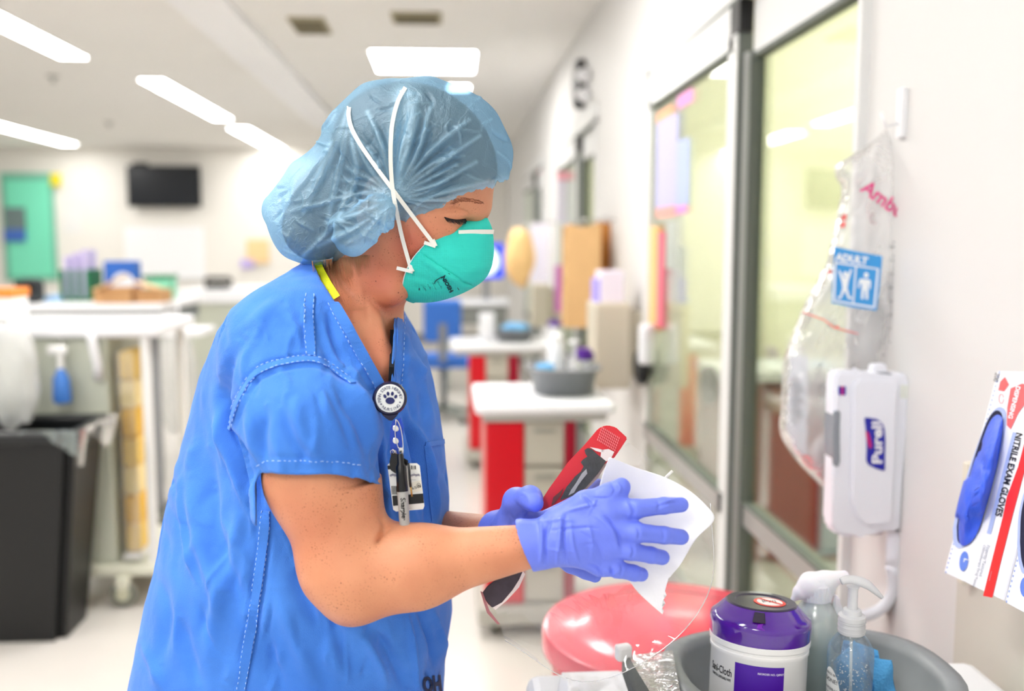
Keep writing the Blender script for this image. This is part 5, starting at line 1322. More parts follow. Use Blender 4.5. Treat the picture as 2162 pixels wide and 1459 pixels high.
# seams: stitch rows
def stitches(path, name='seam_stitching', parent=None, b=None, dash=7.0, gap=4.0, r=0.0006):
    b = b or B_top; pts = catmull(path, 12); vs = []; fs = []; acc = 0; on_ = True; cur = []
    dense = []
    for p, q in zip(pts[:-1], pts[1:]):
        L_ = math.hypot(q[0] - p[0], q[1] - p[1]); m_ = max(1, int(L_ / 1.5))
        for k in range(m_): dense.append((p[0] + (q[0] - p[0]) * k / m_, p[1] + (q[1] - p[1]) * k / m_))
    s = 0; last = dense[0]; cur = []
    for p in dense:
        s += math.hypot(p[0] - last[0], p[1] - last[1]); last = p
        if (s % (dash + gap)) < dash: cur.append(p)
        else:
            if len(cur) > 2:
                P3 = [hit(b, c[0], c[1], 0.0022)[0] for c in (cur[0], cur[len(cur) // 2], cur[-1])]
                v, f = tube_geo(P3, r, 4); b0 = len(vs); vs += v; fs += [tuple(b0 + i for i in ff) for ff in f]
            cur = []
    return tag(link(name, me_from(name, vs, fs), M_thread, parent or top, True), kind='stuff')
def shifted(path, dx, dy): return [(x + dx, y + dy) for x, y in path]
def cord(path, w_, amp_name='seam', off=0.0002, m=None):
    P, Nn = on(B_top, path, off); return ribbon(amp_name, P, Nn, w_, m or M_scrub, top, 0.0018)
s1 = [(654, 622), (650, 660), (652, 700), (656, 752)]
cord(s1, 0.0105); stitches(shifted(s1, -8, 0)); stitches(shifted(s1, 8, 1))
s2 = [(480, 905), (492, 860), (520, 805), (545, 778), (590, 762), (655, 754), (700, 770), (748, 806)]
stitches(s2); stitches([(489, 912), (501, 866), (528, 812), (552, 788), (594, 772), (655, 764), (696, 779), (742, 814)])
cord([(485, 908), (497, 863), (524, 808), (549, 783), (592, 767), (655, 759), (698, 775), (745, 810)], 0.0075)
s3 = [(545, 982), (570, 973), (640, 974), (710, 976), (770, 984)]
stitches(s3)
s4 = [(562, 1078), (556, 1150), (548, 1210), (535, 1300), (518, 1400), (508, 1459)]
cord(s4, 0.0105); stitches(shifted(s4, -8, 0)); stitches(shifted(s4, 8, 0))
# pocket on the far chest
cord([(898, 938), (918, 936), (936, 932)], 0.006); cord([(898, 940), (906, 1000), (912, 1100)], 0.004)
# neckband: right edge and far edge of the V
nb1 = [(712, 636), (740, 684), (776, 750), (803, 798), (824, 834)]
cord(shifted(nb1, -10, 2), 0.013); stitches(shifted(nb1, -20, 6))
nb2 = [(836, 668), (834, 720), (832, 780), (828, 834)]
cord(shifted(nb2, 7, 0), 0.010); stitches(shifted(nb2, 16, 0))
# stencil at the bottom of the front
for s, x, y in (('OH', 893, 1462),):
    print_on(B_top, 'stencil_print', s, 46, x, y, math.radians(-6), mat('stencil_ink', (26, 40, 78), 0.8), top, 0.0016, 0.05, 1.15, xs=.55)
# yellow size tape inside the neck
yp = [(659, 558), (668, 578), (682, 604), (700, 632)]
P = [W(x + 2, y - 1, 1.118 + 0.012 * k) for k, (x, y) in enumerate(yp)]
P, Nn = [], []
for k, (x, y) in enumerate(yp):
    q, n = hit(B_body, x + 6, y, 0.0, 1.14); zt_ = hit(B_top, x - 16, y + 6, 0, 1.13)[0]
    dq = min((q - CAM).dot(FW), 1.16) - 0.004; P.append(W(x + 5, y, dq)); Nn.append((CAM - P[-1]).normalized())
ribbon('yellow_neck_tape', P, Nn, 0.0165, mat('tape_yellow', (240, 240, 20), 0.7, bump=0.4, bscale=600), top, 0.0015)
vs = []
for k in range(3): line_on(bvh(*[np.array([v.co[:] for v in top.children[-1].data.vertices]), np.array([list(p.vertices) for p in top.children[-1].data.polygons if len(p.vertices) == 4])]) if k == 0 else B_y, 'tape_stitch', [(688 + k * 5, 612 + k * 4), (700 + k * 5, 606 + k * 4)], 0.0005, mat('stitch_dark', (50, 60, 40), 0.8), top, 0.001) if False else None
# dark undershirt edge in the V
P = []; Nn = []
for (x, y) in ((829, 696), (829, 730), (827, 775), (825, 815)):
    q, n = hit(B_body, x - 1, y, 0.004, 1.15); P.append(W(x, y, min((q - CAM).dot(FW), 1.19) - 0.008)); Nn.append((CAM - P[-1]).normalized())
ribbon('undershirt_edge', P, Nn, 0.006, mat('undershirt_black', (16, 18, 26), 0.8), root, 0.003)

# ---- trousers and shoes (below the frame)
def pants_sdf(P):
    hp = W(600, 1500, 1.24); hz = hp.z
    d = ell(P, (hp.x, hp.y, hz - 0.04), (0.155, 0.17, 0.17))
    for s in (-1, 1):
        y = hp.y + s * 0.09; d = smin(d, rcone(P, (hp.x, y, hz - .08), (hp.x + .02, y, 0.45), .10, .075), 0.04); d = smin(d, rcone(P, (hp.x + .02, y, .45), (hp.x - .02, y, 0.09), .075, .065), 0.03)
    return np.maximum(d, 0.05 - P[:, 2])
V, Q = surf(pants_sdf, (-0.50, 0.90, 0.0), (0.06, 1.60, 1.0), 0.008)
mesh_np('scrub_trousers', relax(V, Q, 2), Q, M_scrub, root)
hp = W(600, 1500, 1.24)
for s in (-1, 1):
    y = hp.y + s * 0.09
    f = lambda P, y=y: np.maximum(smin(rcone(P, (hp.x - .04, y, .045), (hp.x + .15, y, .035), .045, .036), rcone(P, (hp.x - .03, y, .05), (hp.x - .02, y, .1), .042, .045), .03), 0.003 - P[:, 2])
    V, Q = surf(f, (hp.x - .14, y - .09, -0.02), (hp.x + .24, y + .09, .18), 0.006)
    mesh_np('shoe', V, Q, M_whitem, root)

# ================================================================== GLOVED HANDS
M_glove = mat('nitrile_glove', (108, 128, 236), 0.42, spec=0.4, bump=0.6, bscale=55, dist=0.0028, noise=0.03, nscale=25)
def glove_r(P):
    c = lambda a, b, r1, r2: rcone(P, jr(*a), jr(*b), rp(r1, a[2]), rp(r2, b[2]))
    # palm: fan from wrist to the knuckles
    d = c((1125, 1152, 1.02), (1175, 1142, 1.018), 47, 48)
    for m_, r in (((1282, 1082, 1.005), 26), ((1290, 1118, 1.002), 25), ((1285, 1156, 1.004), 25), ((1268, 1192, 1.01), 24)):
        d = smin(d, c((1185, 1140, 1.015), m_, 40, r), 0.012)
    F_ = [((1282, 1080, 1.005), (1345, 1074, 1.0), (1402, 1068, 1.006), (1438, 1066, 1.014), 23, 19.5, 17.5, 16),
          ((1288, 1116, 1.002), (1345, 1124, 0.995), (1402, 1130, 1.003), (1438, 1134, 1.012), 22, 20, 18, 16.5),
          ((1284, 1154, 1.004), (1330, 1164, 0.998), (1374, 1172, 1.006), (1398, 1177, 1.014), 21, 18.5, 17, 16),
          ((1266, 1192, 1.01), (1305, 1202, 1.004), (1338, 1210, 1.01), (1354, 1213, 1.016), 20, 18, 16.5, 15)]
    for a, b, e, g, r0, r1, r2, r3 in F_:
        f = c(a, b, r0, r1); f = smin(f, c(b, e, r1, r2), 0.003); f = smin(f, c(e, g, r2, r3), 0.003)
        d = smin(d, f, 0.007)
    # thumb, lying along the top over the paper
    t = c((1180, 1105, 1.02), (1236, 1062, 1.012), 34, 25); t = smin(t, c((1236, 1062, 1.012), (1282, 1042, 1.008), 25, 19), 0.006)
    t = smin(t, c((1282, 1042, 1.008), (1312, 1028, 1.01), 20, 19.5), 0.005)
    d = smin(d, t, 0.012)
    # creases between the fingers
    # cuff flaring over the wrist
    f = rcone(P, jr(1140, 1150, 1.02), jr(1104, 1152, 1.022), rp(51, 1.02), rp(57, 1.022)); d = smin(d, f, 0.008)
    ax = n3(W(1140, 1143, 1.02) - W(1100, 1158, 1.022)); ax /= np.linalg.norm(ax)
    d = np.maximum(d, -((P - jr(1106, 1150, 1.022)) @ ax))
    return d
def glove(name, f, lo, hi, h, st, dmax, cuff_pt, ax, rmax):
    V, Q = surf(f, lo, hi, h); V = relax(V, Q, 1); N_ = vnormals(V, Q)
    n = math.floor(1); V = folds(V, N_, st, dmax)
    # open the cuff end
    t = (V - n3(cuff_pt)) @ n3(ax); flat = (np.abs(t) < h * 0.9) & (np.linalg.norm(V - n3(cuff_pt) - t[:, None] * n3(ax), axis=1) < rmax)
    return mesh_np(name, V, Q, M_glove, root, ~flat, 0.0006, 4)
p0 = W(1106, 1150, 1.022); axr = (W(1140, 1143, 1.02) - W(1100, 1158, 1.022)).normalized()
st = [([(1165, 1090), (1150, 1140), (1152, 1195)], 4, -.0022), ([(1185, 1085), (1182, 1130), (1176, 1195)], 4, .002), ([(1196, 1080), (1190, 1140), (1200, 1200)], 3.5, -.0018), ([(1140, 1090), (1146, 1140), (1140, 1195)], 4, .002),
      ([(1160, 1120), (1230, 1114), (1268, 1116)], 3, -.0012), ([(1190, 1082), (1230, 1070), (1262, 1064)], 3, .0014), ([(1255, 1085), (1290, 1118), (1306, 1160)], 5, .0016), ([(1272, 1085), (1302, 1120), (1312, 1160)], 3, -.0018),
      ([(1220, 1120), (1262, 1150), (1272, 1190)], 4, -.001), ([(1236, 1190), (1262, 1200), (1270, 1225)], 3, -.0015), ([(1290, 1200), (1292, 1215)], 3, -.002), ([(1300, 1205), (1296, 1220)], 3, .001),
      ([(1330, 1060), (1338, 1075), (1336, 1092)], 3, -.0014), ([(1322, 1060), (1330, 1080), (1326, 1095)], 3, .001), ([(1386, 1055), (1392, 1068), (1388, 1080)], 3, -.001), ([(1390, 1062), (1420, 1056), (1440, 1052)], 2.2, .0009), ([(1385, 1072), (1412, 1062), (1435, 1062)], 2, -.0008),
      ([(1345, 1112), (1350, 1126), (1346, 1142)], 3, -.0012), ([(1398, 1118), (1402, 1130), (1398, 1146)], 3, -.001), ([(1334, 1152), (1338, 1165), (1332, 1180)], 3, -.0012), ([(1312, 1192), (1314, 1205), (1308, 1216)], 3, -.0012),
      ([(1232, 1048), (1245, 1062), (1250, 1075)], 3, -.0015), ([(1248, 1050), (1270, 1052), (1290, 1050)], 2.4, -.001), ([(1290, 1020), (1298, 1034), (1292, 1046)], 2.4, -.001), ([(1300, 1016), (1310, 1028), (1306, 1044)], 2.2, .0009),
      ([(1205, 1100), (1210, 1150), (1225, 1200)], 4, .0012), ([(1240, 1100), (1250, 1140), (1250, 1180)], 4, .001), ([(1130, 1105), (1175, 1098), (1215, 1100)], 3, .0012), ([(1150, 1160), (1215, 1165)], 2.5, .0009), ([(1260, 1052), (1240, 1090)], 2.6, .0008),
      ([(1228, 1150), (1258, 1148)], 2.4, -.0008)]
glv, Vg, Qg = glove('glove', glove_r, (0.0, 0.84, 0.98), (0.28, 1.10, 1.22), 0.00125, [(a, b, c * 1.5) for a, b, c in st], 1.3, p0, axr, 0.030)
glv['label'] = 'near blue glove, back of the hand with spread fingers'
def glove_l(P):
    c = lambda a, b, r1, r2: rcone(P, jr(*a), jr(*b), rp(r1, a[2]), rp(r2, b[2]))
    d = c((1060, 1130, 1.14), (1100, 1120, 1.115), 50, 50)
    d = smin(d, c((1100, 1122, 1.115), (1175, 1120, 1.105), 46, 42), 0.015)
    # thumb bent over the red band
    t = c((1075, 1105, 1.11), (1090, 1058, 1.085), 30, 26); t = smin(t, c((1090, 1058, 1.085), (1120, 1052, 1.06), 26, 25), 0.008); t = smin(t, c((1118, 1052, 1.06), (1128, 1062, 1.045), 25, 20), 0.006)
    d = smin(d, t, 0.012)
    # fingers curled behind the shield
    for a, b, e, g, r in (((1165, 1095, 1.11), (1215, 1062, 1.118), (1250, 1040, 1.112), (1262, 1026, 1.10), 20), ((1172, 1120, 1.112), (1222, 1120, 1.13), (1255, 1112, 1.12), (1270, 1100, 1.11), 20),
                          ((1170, 1142, 1.11), (1222, 1162, 1.122), (1252, 1168, 1.115), (1268, 1166, 1.108), 19), ((1160, 1160, 1.108), (1205, 1192, 1.112), (1236, 1206, 1.106), (1256, 1216, 1.10), 18)):
        f = c(a, b, r + 3, r); f = smin(f, c(b, e, r, r - 1.5), 0.003); f = smin(f, c(e, g, r - 1.5, r - 4), 0.003); d = smin(d, f, 0.006)
    d = smin(d, c((1075, 1130, 1.135), (1040, 1136, 1.15), 52, 56), 0.008)
    ax = n3(W(1100, 1125, 1.12) - W(1045, 1133, 1.155)); ax /= np.linalg.norm(ax)
    return np.maximum(d, -((P - jr(1050, 1133, 1.148)) @ ax))
p1 = W(1050, 1133, 1.148); axl = (W(1100, 1125, 1.12) - W(1045, 1133, 1.155)).normalized()
g2, _, _ = glove('glove', glove_l, (-0.06, 0.94, 0.98), (0.22, 1.24, 1.22), 0.0016,
      [([(1070, 1080), (1082, 1100), (1072, 1125)], 4, -.002), ([(1095, 1040), (1112, 1046), (1118, 1062)], 3, .0012), ([(1088, 1060), (1102, 1076), (1120, 1082)], 3, -.0015)], 1.3, p1, axl, 0.034)
g2['label'] = 'far blue glove, thumb hooked over the red band'
g2.name = 'glove'
# ================================================================== FACE SHIELD AND PAPER
shield = thing('face_shield', 'clear face shield with worn red and black headband held in the gloves', 'face shield', W(1170, 1080, 1.07))
# headband: axis from the lower left to the upper right
Tb = (1300, 908); Bb = (1032, 1240)
M_bandred = mat('band_red', (214, 44, 56), 0.4, bump=0.25, bscale=120, dist=0.001)
M_bandblk = mat('band_charcoal', (72, 74, 76), 0.75, noise=0.25, nscale=150, bump=0.5, bscale=300)
def bpt(px, py, o=0.0):
    """point on the band: it runs from depth 1.075 (top) to 1.06 (bottom); o pushes towards the camera"""
    s = ((px - Bb[0]) * (Tb[0] - Bb[0]) + (py - Bb[1]) * (Tb[1] - Bb[1])) / ((Tb[0] - Bb[0]) ** 2 + (Tb[1] - Bb[1]) ** 2)
    return W(px, py, 1.058 + 0.02 * s - o)
def plate(name, pts, o, th, m, parent, bev=0.0):
    P = [bpt(x, y, o) for x, y in pts]; n = (CAM - P[0]).normalized()
    return prism(name, P, -n * th, m, parent, bev)
red = [(1262, 906), (1272, 900), (1284, 898), (1300, 902), (1325, 925), (1310, 948), (1296, 968), (1270, 985), (1236, 1015), (1218, 1042), (1180, 1062), (1142, 1080), (1128, 1078), (1144, 1055), (1160, 1030), (1200, 975), (1235, 938)]
plate('band_red', red, 0.0, 0.006, M_bandred, shield, 0.0012)
blk = [(1234, 950), (1241, 946), (1249, 948), (1262, 960), (1280, 974), (1262, 1000), (1236, 1030), (1218, 1044), (1196, 1052), (1182, 1056), (1190, 1040), (1196, 1028), (1203, 1020), (1214, 1006), (1226, 996), (1232, 985), (1226, 976), (1231, 970), (1240, 964), (1236, 958)]
plate('band_wear_patch', blk, 0.0012, 0.002, M_bandblk, shield)
wl = [(1228, 1000), (1238, 990), (1240, 1000), (1230, 1012), (1220, 1026), (1212, 1040), (1200, 1046), (1206, 1034), (1216, 1020)]
plate('scuff', wl, 0.0018, 0.001, mat('scuff_grey', (168, 168, 170), 0.7), shield)
plate('scuff', [(1270, 950), (1285, 948), (1297, 954), (1290, 968), (1280, 974), (1268, 964)], 0.0016, 0.001, mat('scuff_white', (236, 226, 226), 0.7), shield)
plate('scuff', [(1245, 944), (1262, 947), (1280, 952), (1272, 956), (1258, 952)], 0.0016, 0.001, mat('scuff_white', (236, 226, 226)), shield)
plate('scuff', [(1168, 1050), (1180, 1040), (1190, 1030), (1184, 1046), (1172, 1062), (1164, 1068)], 0.0014, 0.001, mat('scuff_dark', (110, 60, 60), 0.7), shield)
# embossed dots on the red tab
bm = bmesh.new()
for i in range(11):
    for j in range(6):
        s = i / 10; t = j / 5
        x = 1271 + 36 * s + t * 2 - 11 * t; y = 903 + 22 * s + 33 * t - 8 * t
        c = bpt(x, y, 0.0008); b0 = bmesh.new()
        bm_box(bm, c, (0.0011, 0.0011, 0.0022))
tag(bm_obj('embossed_dots', bm, mat('band_dots', (250, 130, 138), 0.4), shield), kind='stuff')
plate('foam_strip', [(1280, 974), (1288, 970), (1262, 1010), (1236, 1036), (1222, 1046), (1236, 1028), (1262, 998)], 0.0, 0.006, mat('foam_taupe', (166, 150, 146), 0.8), shield)
lowb = [(1018, 1252), (1030, 1236), (1046, 1224), (1076, 1212), (1104, 1206), (1096, 1228), (1076, 1254), (1056, 1276), (1040, 1284), (1028, 1272)]
plate('band_lower_end', lowb, 0.0, 0.006, mat('band_lower_dark', (66, 58, 70), 0.6, noise=0.4, nscale=120), shield, 0.001)
plate('torn_edge', [(1104, 1206), (1109, 1212), (1096, 1240), (1070, 1268), (1046, 1288), (1040, 1283), (1060, 1272), (1082, 1246), (1096, 1224)], 0.0008, 0.004, mat('scuff_white', (236, 226, 226)), shield)
plate('band_red_edge', [(1014, 1248), (1019, 1250), (1034, 1290), (1056, 1318), (1050, 1318), (1028, 1294)], 0.0, 0.003, mat('band_faded_red', (170, 110, 116), 0.5), shield)
# clear visor: curved sheet below and right of the band
A0 = [(1326, 934), (1262, 1000), (1190, 1090), (1120, 1170), (1040, 1268)]
B0 = [(1500, 1062), (1500, 1240), (1400, 1370), (1230, 1440), (1066, 1352)]
Ac = catmull(A0, 8); Bc = catmull(B0, 8); nn = len(Ac) - 1
def visor(u, v):
    a = Ac[min(nn, int(round(u * nn)))]; b = Bc[min(nn, int(round(u * nn)))]
    x = a[0] + (b[0] - a[0]) * v; y = a[1] + (b[1] - a[1]) * v
    return W(x, y, 1.078 + 0.075 * math.sin(v * 2.2) * 0.7 + 0.004 * math.sin(u * 9 + v * 5))
M_visor = film('visor_film', base=0.045, gloss=0.9, rough=0.06, bump=0.4, bscale=9, diff=0.05)
grid_sheet('visor', visor, nn, 24, M_visor, shield)
P = [visor(k / nn, 1.0) for k in range(nn + 1)]
tube('visor_edge', P, 0.0006, film('visor_edge_film', base=0.25, diff=0.35, rough=0.1), shield, 6)
tube('visor_tab', [W(1404, 1010, 1.10), W(1420, 994, 1.10)], 0.0018, M_whitem, shield, 6)

# paper towel
M_paper = mat('paper_towel_white', (244, 245, 250), 0.9, bump=0.35, bscale=260, dist=0.0008)
left = [(1286, 966), (1270, 1010), (1262, 1050), (1262, 1100), (1270, 1150), (1292, 1190), (1318, 1212), (1345, 1248), (1372, 1274), (1399, 1297)]
right = [(1290, 966), (1345, 988), (1400, 1006), (1450, 1032), (1488, 1064), (1508, 1097), (1470, 1138), (1438, 1190), (1412, 1226), (1399, 1290)]
Lc = catmull(left, 8); Rc = catmull(right, 8); nl = len(Lc) - 1
tear = [rnd2.uniform(-3.5, 3.5) for _ in range(200)]
def paper(u, v):
    i = min(nl, int(round(v * nl))); a = Lc[i]; b = Rc[i]; x = a[0] + (b[0] - a[0]) * u; y = a[1] + (b[1] - a[1]) * u
    if v > 0.87: x += tear[i] * u
    bend = 0.018 * math.sin((x - 1262) / 246 * math.pi) + 0.010 * math.sin((y - 960) / 340 * 5.0 + (x - 1262) / 150)
    return W(x, y, 1.036 + bend * 0.55)
pt = thing('paper_towel', 'torn white paper towel pressed on the face shield by the near glove', 'paper towel', W(1350, 1100, 1.04))
grid_sheet('towel_sheet', paper, 26, nl, M_paper, pt, 0.0006)

# ================================================================== BADGE REEL, CARD, MARKER
def front_d(px, py, off): q, n = hit(B_top, px, py, off, 1.12); return (q - CAM).dot(FW)
cx, cy = 823, 841; dB = min(front_d(790, 840, 0), front_d(850, 860, 0), front_d(823, 870, 0)) - 0.010
C = W(cx, cy, dB); nrm = (-FW + RT * 0.18 + UP * 0.05).normalized(); xb = (RT - nrm * RT.dot(nrm)).normalized(); yb = nrm.cross(xb) * -1
yb = (UP - nrm * UP.dot(nrm)).normalized(); k_ = dB / F_PX
reel = thing('badge_reel', 'round navy badge reel with white face clipped at the scrub neckline', 'badge reel', C)
M_navy = mat('reel_navy', (22, 22, 58), 0.25); M_face = mat('reel_face', (228, 232, 232), 0.35); M_print = mat('reel_print', (24, 32, 92), 0.5)
R_ = 36 * k_
lathe('reel_case', [(R_ * .9, -0.006), (R_, -0.004), (R_, 0.002), (R_ * .93, 0.0042), (R_ * .84, 0.0045)], M_navy, reel, C, 48, nrm)
lathe('reel_face', [(R_ * .82, 0.0035), (R_ * .82, 0.005), (R_ * .78, 0.0056)], M_face, reel, C, 48, nrm)
def bp(u, v, o=0.006): return C + xb * u + yb * v + nrm * o
def disc(name, u, v, a, b, m, o=0.0058, rot=0.0, parent=reel, th=0.0005):
    P = []
    for i in range(20):
        t = 2 * math.pi * i / 20; x = a * math.cos(t); y = b * math.sin(t); P.append(bp(u + x * math.cos(rot) - y * math.sin(rot), v + x * math.sin(rot) + y * math.cos(rot), o))
    return prism(name, P, nrm * th, m, parent)
tl = -0.05
paw = disc('paw_pad', 0.0 * R_, -0.14 * R_, 0.27 * R_, 0.20 * R_, M_print)
for u, v, rt in ((-0.30, 0.12, .5), (-0.12, 0.27, .15), (0.13, 0.27, -.15), (0.33, 0.10, -.5)): disc('paw_toe', u * R_, v * R_, 0.085 * R_, 0.12 * R_, M_print, rot=rt)
def ring_text(s, r, a0, a1, size, inside=False):
    n = len(s)
    for i, ch in enumerate(s):
        if ch == ' ': continue
        a = a0 + (a1 - a0) * i / (n - 1); u = r * math.cos(a); v = r * math.sin(a)
        if inside: xd = xb * -math.sin(a) + yb * math.cos(a); yd = -(xb * math.cos(a) + yb * math.sin(a))
        else: xd = xb * math.sin(a) - yb * math.cos(a); yd = xb * math.cos(a) + yb * math.sin(a)
        vs, fs = text_geo(ch, size * .92, 'CENTER', 0.005 * size)
        o = link('reel_lettering', me_from('reel_lettering', [bp(u, v) + xd * p[0] + yd * (p[1] - size * .35) for p in vs], fs), M_print, reel)
ring_text('PENN STATE HERSHEY', R_ * .64, math.radians(197), math.radians(2), R_ * .27)
ring_text('NURSING', R_ * .64, math.radians(235), math.radians(318), R_ * .27, True)
disc('reel_dot', R_ * .62 * math.cos(math.radians(213)), R_ * .62 * math.sin(math.radians(213)), R_ * .045, R_ * .045, M_print)
disc('reel_dot', R_ * .62 * math.cos(math.radians(338)), R_ * .62 * math.sin(math.radians(338)), R_ * .045, R_ * .045, M_print)
prism('reel_neck', [bp(-.55 * R_, -.78 * R_, -.004), bp(.55 * R_, -.78 * R_, -.004), bp(.42 * R_, -1.02 * R_, -.004), bp(.16 * R_, -1.30 * R_, -.004), bp(-.05 * R_, -1.30 * R_, -.004), bp(-.4 * R_, -1.02 * R_, -.004)], nrm * 0.006, M_navy, reel, 0.0006)
def bw(px, py, o=0.0): return W(px, py, dB - 0.002 - o + (py - 880) * 0.00004)
M_bl = mat('strap_blue_vinyl', (30, 70, 190), 0.25)
prism('snap_strap', [bw(829, 889), (bw(846, 882)), bw(852, 900), bw(850, 936), bw(842, 962), bw(826, 962), bw(823, 930), bw(824, 905)], nrm * 0.0012, M_bl, reel)
M_chr = mat('chrome_pin', (225, 225, 225), 0.15, metal=1.0)
for y in (904, 930): lathe('strap_snap', [(0.0024, 0.0), (0.0036, 0.0008), (0.0036, 0.0014), (0.0024, 0.0018)], M_chr, reel, bw(836, y, 0.0), 20, nrm)
P = [bw(x, y, .003) for x, y in catmull([(836, 887), (834, 915), (839, 940), (846, 954), (851, 956), (850, 930), (846, 905), (840, 890), (835, 886)], 5)]
tube('safety_pin', P, 0.0006, M_chr, reel, 6)
bm = bmesh.new(); bm_box(bm, bw(846, 950, .003), (0.005, 0.003, 0.006), 0.001); bm_obj('pin_clasp', bm, M_chr, reel)
for k in range(3): tube('chain_link', [bw(x, y, .002) for x, y in catmull([(830 + k * 2, 950 + k * 5), (836 + k * 2, 953 + k * 5), (834 + k * 2, 961 + k * 5), (829 + k * 2, 957 + k * 5), (830 + k * 2, 950 + k * 5)], 4)], 0.0006, M_chr, reel, 5)
# badge card
M_cardw = mat('badge_white', (240, 242, 240), 0.3, coat=0.3)
bc = thing('id_badge', 'white identification badge with black stripe hanging behind the marker', 'badge', bw(858, 1028))
def cd_(px, py, o=0.0): return W(px, py, dB + 0.002 - o + (px - 850) * 0.00003)
prism('badge_card', [cd_(818, 982), cd_(822, 978), cd_(880, 978), cd_(886, 983), cd_(896, 1068), cd_(893, 1075), cd_(836, 1080), cd_(830, 1076)], nrm * 0.001, M_cardw, bc)
def cq(name, q, m, o=0.0014): return prism(name, [cd_(x, y, o) for x, y in q], nrm * 0.0003, m, bc)
cq('badge_stripe', [(828, 1047), (893, 1042), (895, 1062), (830, 1068)], M_black)
for k in range(7): cq('barcode_bar', [(826 + k * 3, 1026), (827.6 + k * 3, 1026), (829 + k * 3, 1044), (827.4 + k * 3, 1044)], M_black)
for k, (x, w_) in enumerate(((868, 2), (872, 1), (875, 2.5), (818, 5), (821, 4))): cq('badge_print', [(x, 983), (x + w_, 983), (x + w_ + .6, 991), (x + .6, 991)], M_black)
def ctext(s, sz, px, py, ang, m, o=0.0018):
    c, sn = math.cos(ang), math.sin(ang); vs, fs = text_geo(s, sz, 'LEFT', 0.01 * sz)
    link('badge_lettering', me_from('badge_lettering', [cd_(px + v[0] * c + v[1] * sn, py + v[0] * sn - v[1] * c, o) for v in vs], fs), m, bc)
M_inkb = mat('badge_ink', (60, 60, 130), 0.6)
cq('badge_sticker', [(869, 1018), (889, 1014), (892, 1036), (872, 1040)], mat('sticker_cream', (236, 234, 222), 0.5))
for x0_, w_ in ((823, 18), (867, 19)):      # unreadable pen scrawl
    tube('pen_scrawl', [cd_(x0_ + w_ * k / 24, 1003 + 4 * math.sin(k * 1.9) * (.4 + .6 * abs(math.cos(k * .7))), .002) for k in range(25)], .0002, M_inkb, bc, 4)
ctext('--------', 4, 868, 1014, 0, M_black); ctext('6/5/19', 8, 870, 1034, math.radians(-14), M_black)
P = [cd_(884 + 4 * math.cos(t * .7), 1025 + 5 * math.sin(t * .7), .002) for t in range(10)]; tube('badge_ring_mark', P, 0.0002, M_black, bc, 4)
ctext('R', 6.5, 881.8, 1027.5, 0, M_black); ctext('----- ----- ------ -- ------', 3, 843, 1075.5, math.radians(-4), mat('badge_grey', (150, 150, 160), 0.6))
# clip and marker
M_mk = mat('marker_black', (16, 16, 18), 0.25); M_mg = mat('marker_grey', (172, 174, 172), 0.4)
mk = thing('marker_pen', 'grey and black permanent marker hanging in front of the badge', 'marker', bw(852, 1040))
def mp(px, py, o=0.0): return W(px, py, dB - 0.010 - o)
ax0 = mp(845, 958); ax1 = mp(855, 1118)
A_ = (ax1 - ax0); Lm = A_.length; r_m = 11.5 * k_
lathe('marker_cap', [(r_m * .45, 0.0), (r_m * .6, Lm * .02), (r_m * .62, Lm * .13), (r_m * .95, Lm * .17), (r_m * 1.05, Lm * .45), (r_m * 1.05, Lm * .495)], M_mk, mk, ax0, 24, A_)
lathe('marker_barrel', [(r_m * .98, Lm * .495), (r_m, Lm * .52), (r_m * .93, Lm), (r_m * .7, Lm * 1.02)], M_mg, mk, ax0, 24, A_)
tube('marker_clip', [mp(862, 978, .006), mp(864, 990, .009), mp(865, 1010, .009), mp(867, 1028, .007)], 0.0014, M_mk, mk, 8)
tube('clip_tip', [mp(867, 1028, .007), mp(870, 1048, .004)], 0.0009, mat('brass', (190, 150, 80), 0.3, metal=.8), mk, 8)
def mkmap(sz0, s, py0, w_):
    vs, fs = text_geo(s, sz0, 'LEFT', 0.02 * sz0)
    P = []
    for v in vs:
        t = v[0]; a = (v[1] - sz0 * .35) / r_m
        cdir = (CAM - ax0).normalized(); cdir = (cdir - A_.normalized() * cdir.dot(A_.normalized())).normalized(); sdir = A_.normalized().cross(cdir)
        if sdir.dot(RT) < 0: sdir = -sdir
        P.append(ax0 + A_.normalized() * (py0 + t) + (cdir * math.cos(a) + sdir * math.sin(a)) * (r_m * 1.02))
    return link('marker_lettering', me_from('marker_lettering', P, fs), M_mk, mk)
mkmap(r_m * 1.25, 'Sharpie', Lm * .57, 0); mkmap(r_m * .35, 'PERMANENT MARKER', Lm * .62, 0)
clp = thing('badge_clip', 'black plastic badge clip gripping the card behind the marker', 'clip', bw(832, 975))
prism('clip_body', [bw(826, 958, .001), bw(836, 956, .001), bw(848, 966, .001), bw(862, 972, .001), bw(858, 984, .001), bw(840, 990, .001), bw(836, 1000, .001), bw(824, 992, .001), bw(822, 975, .001)], nrm * 0.004, M_mk, clp, 0.0006)
tube('clip_wire', [bw(826, 960, .005), bw(824, 952, .005), bw(830, 949, .005), bw(836, 958, .005)], 0.0007, M_chr, clp, 6)
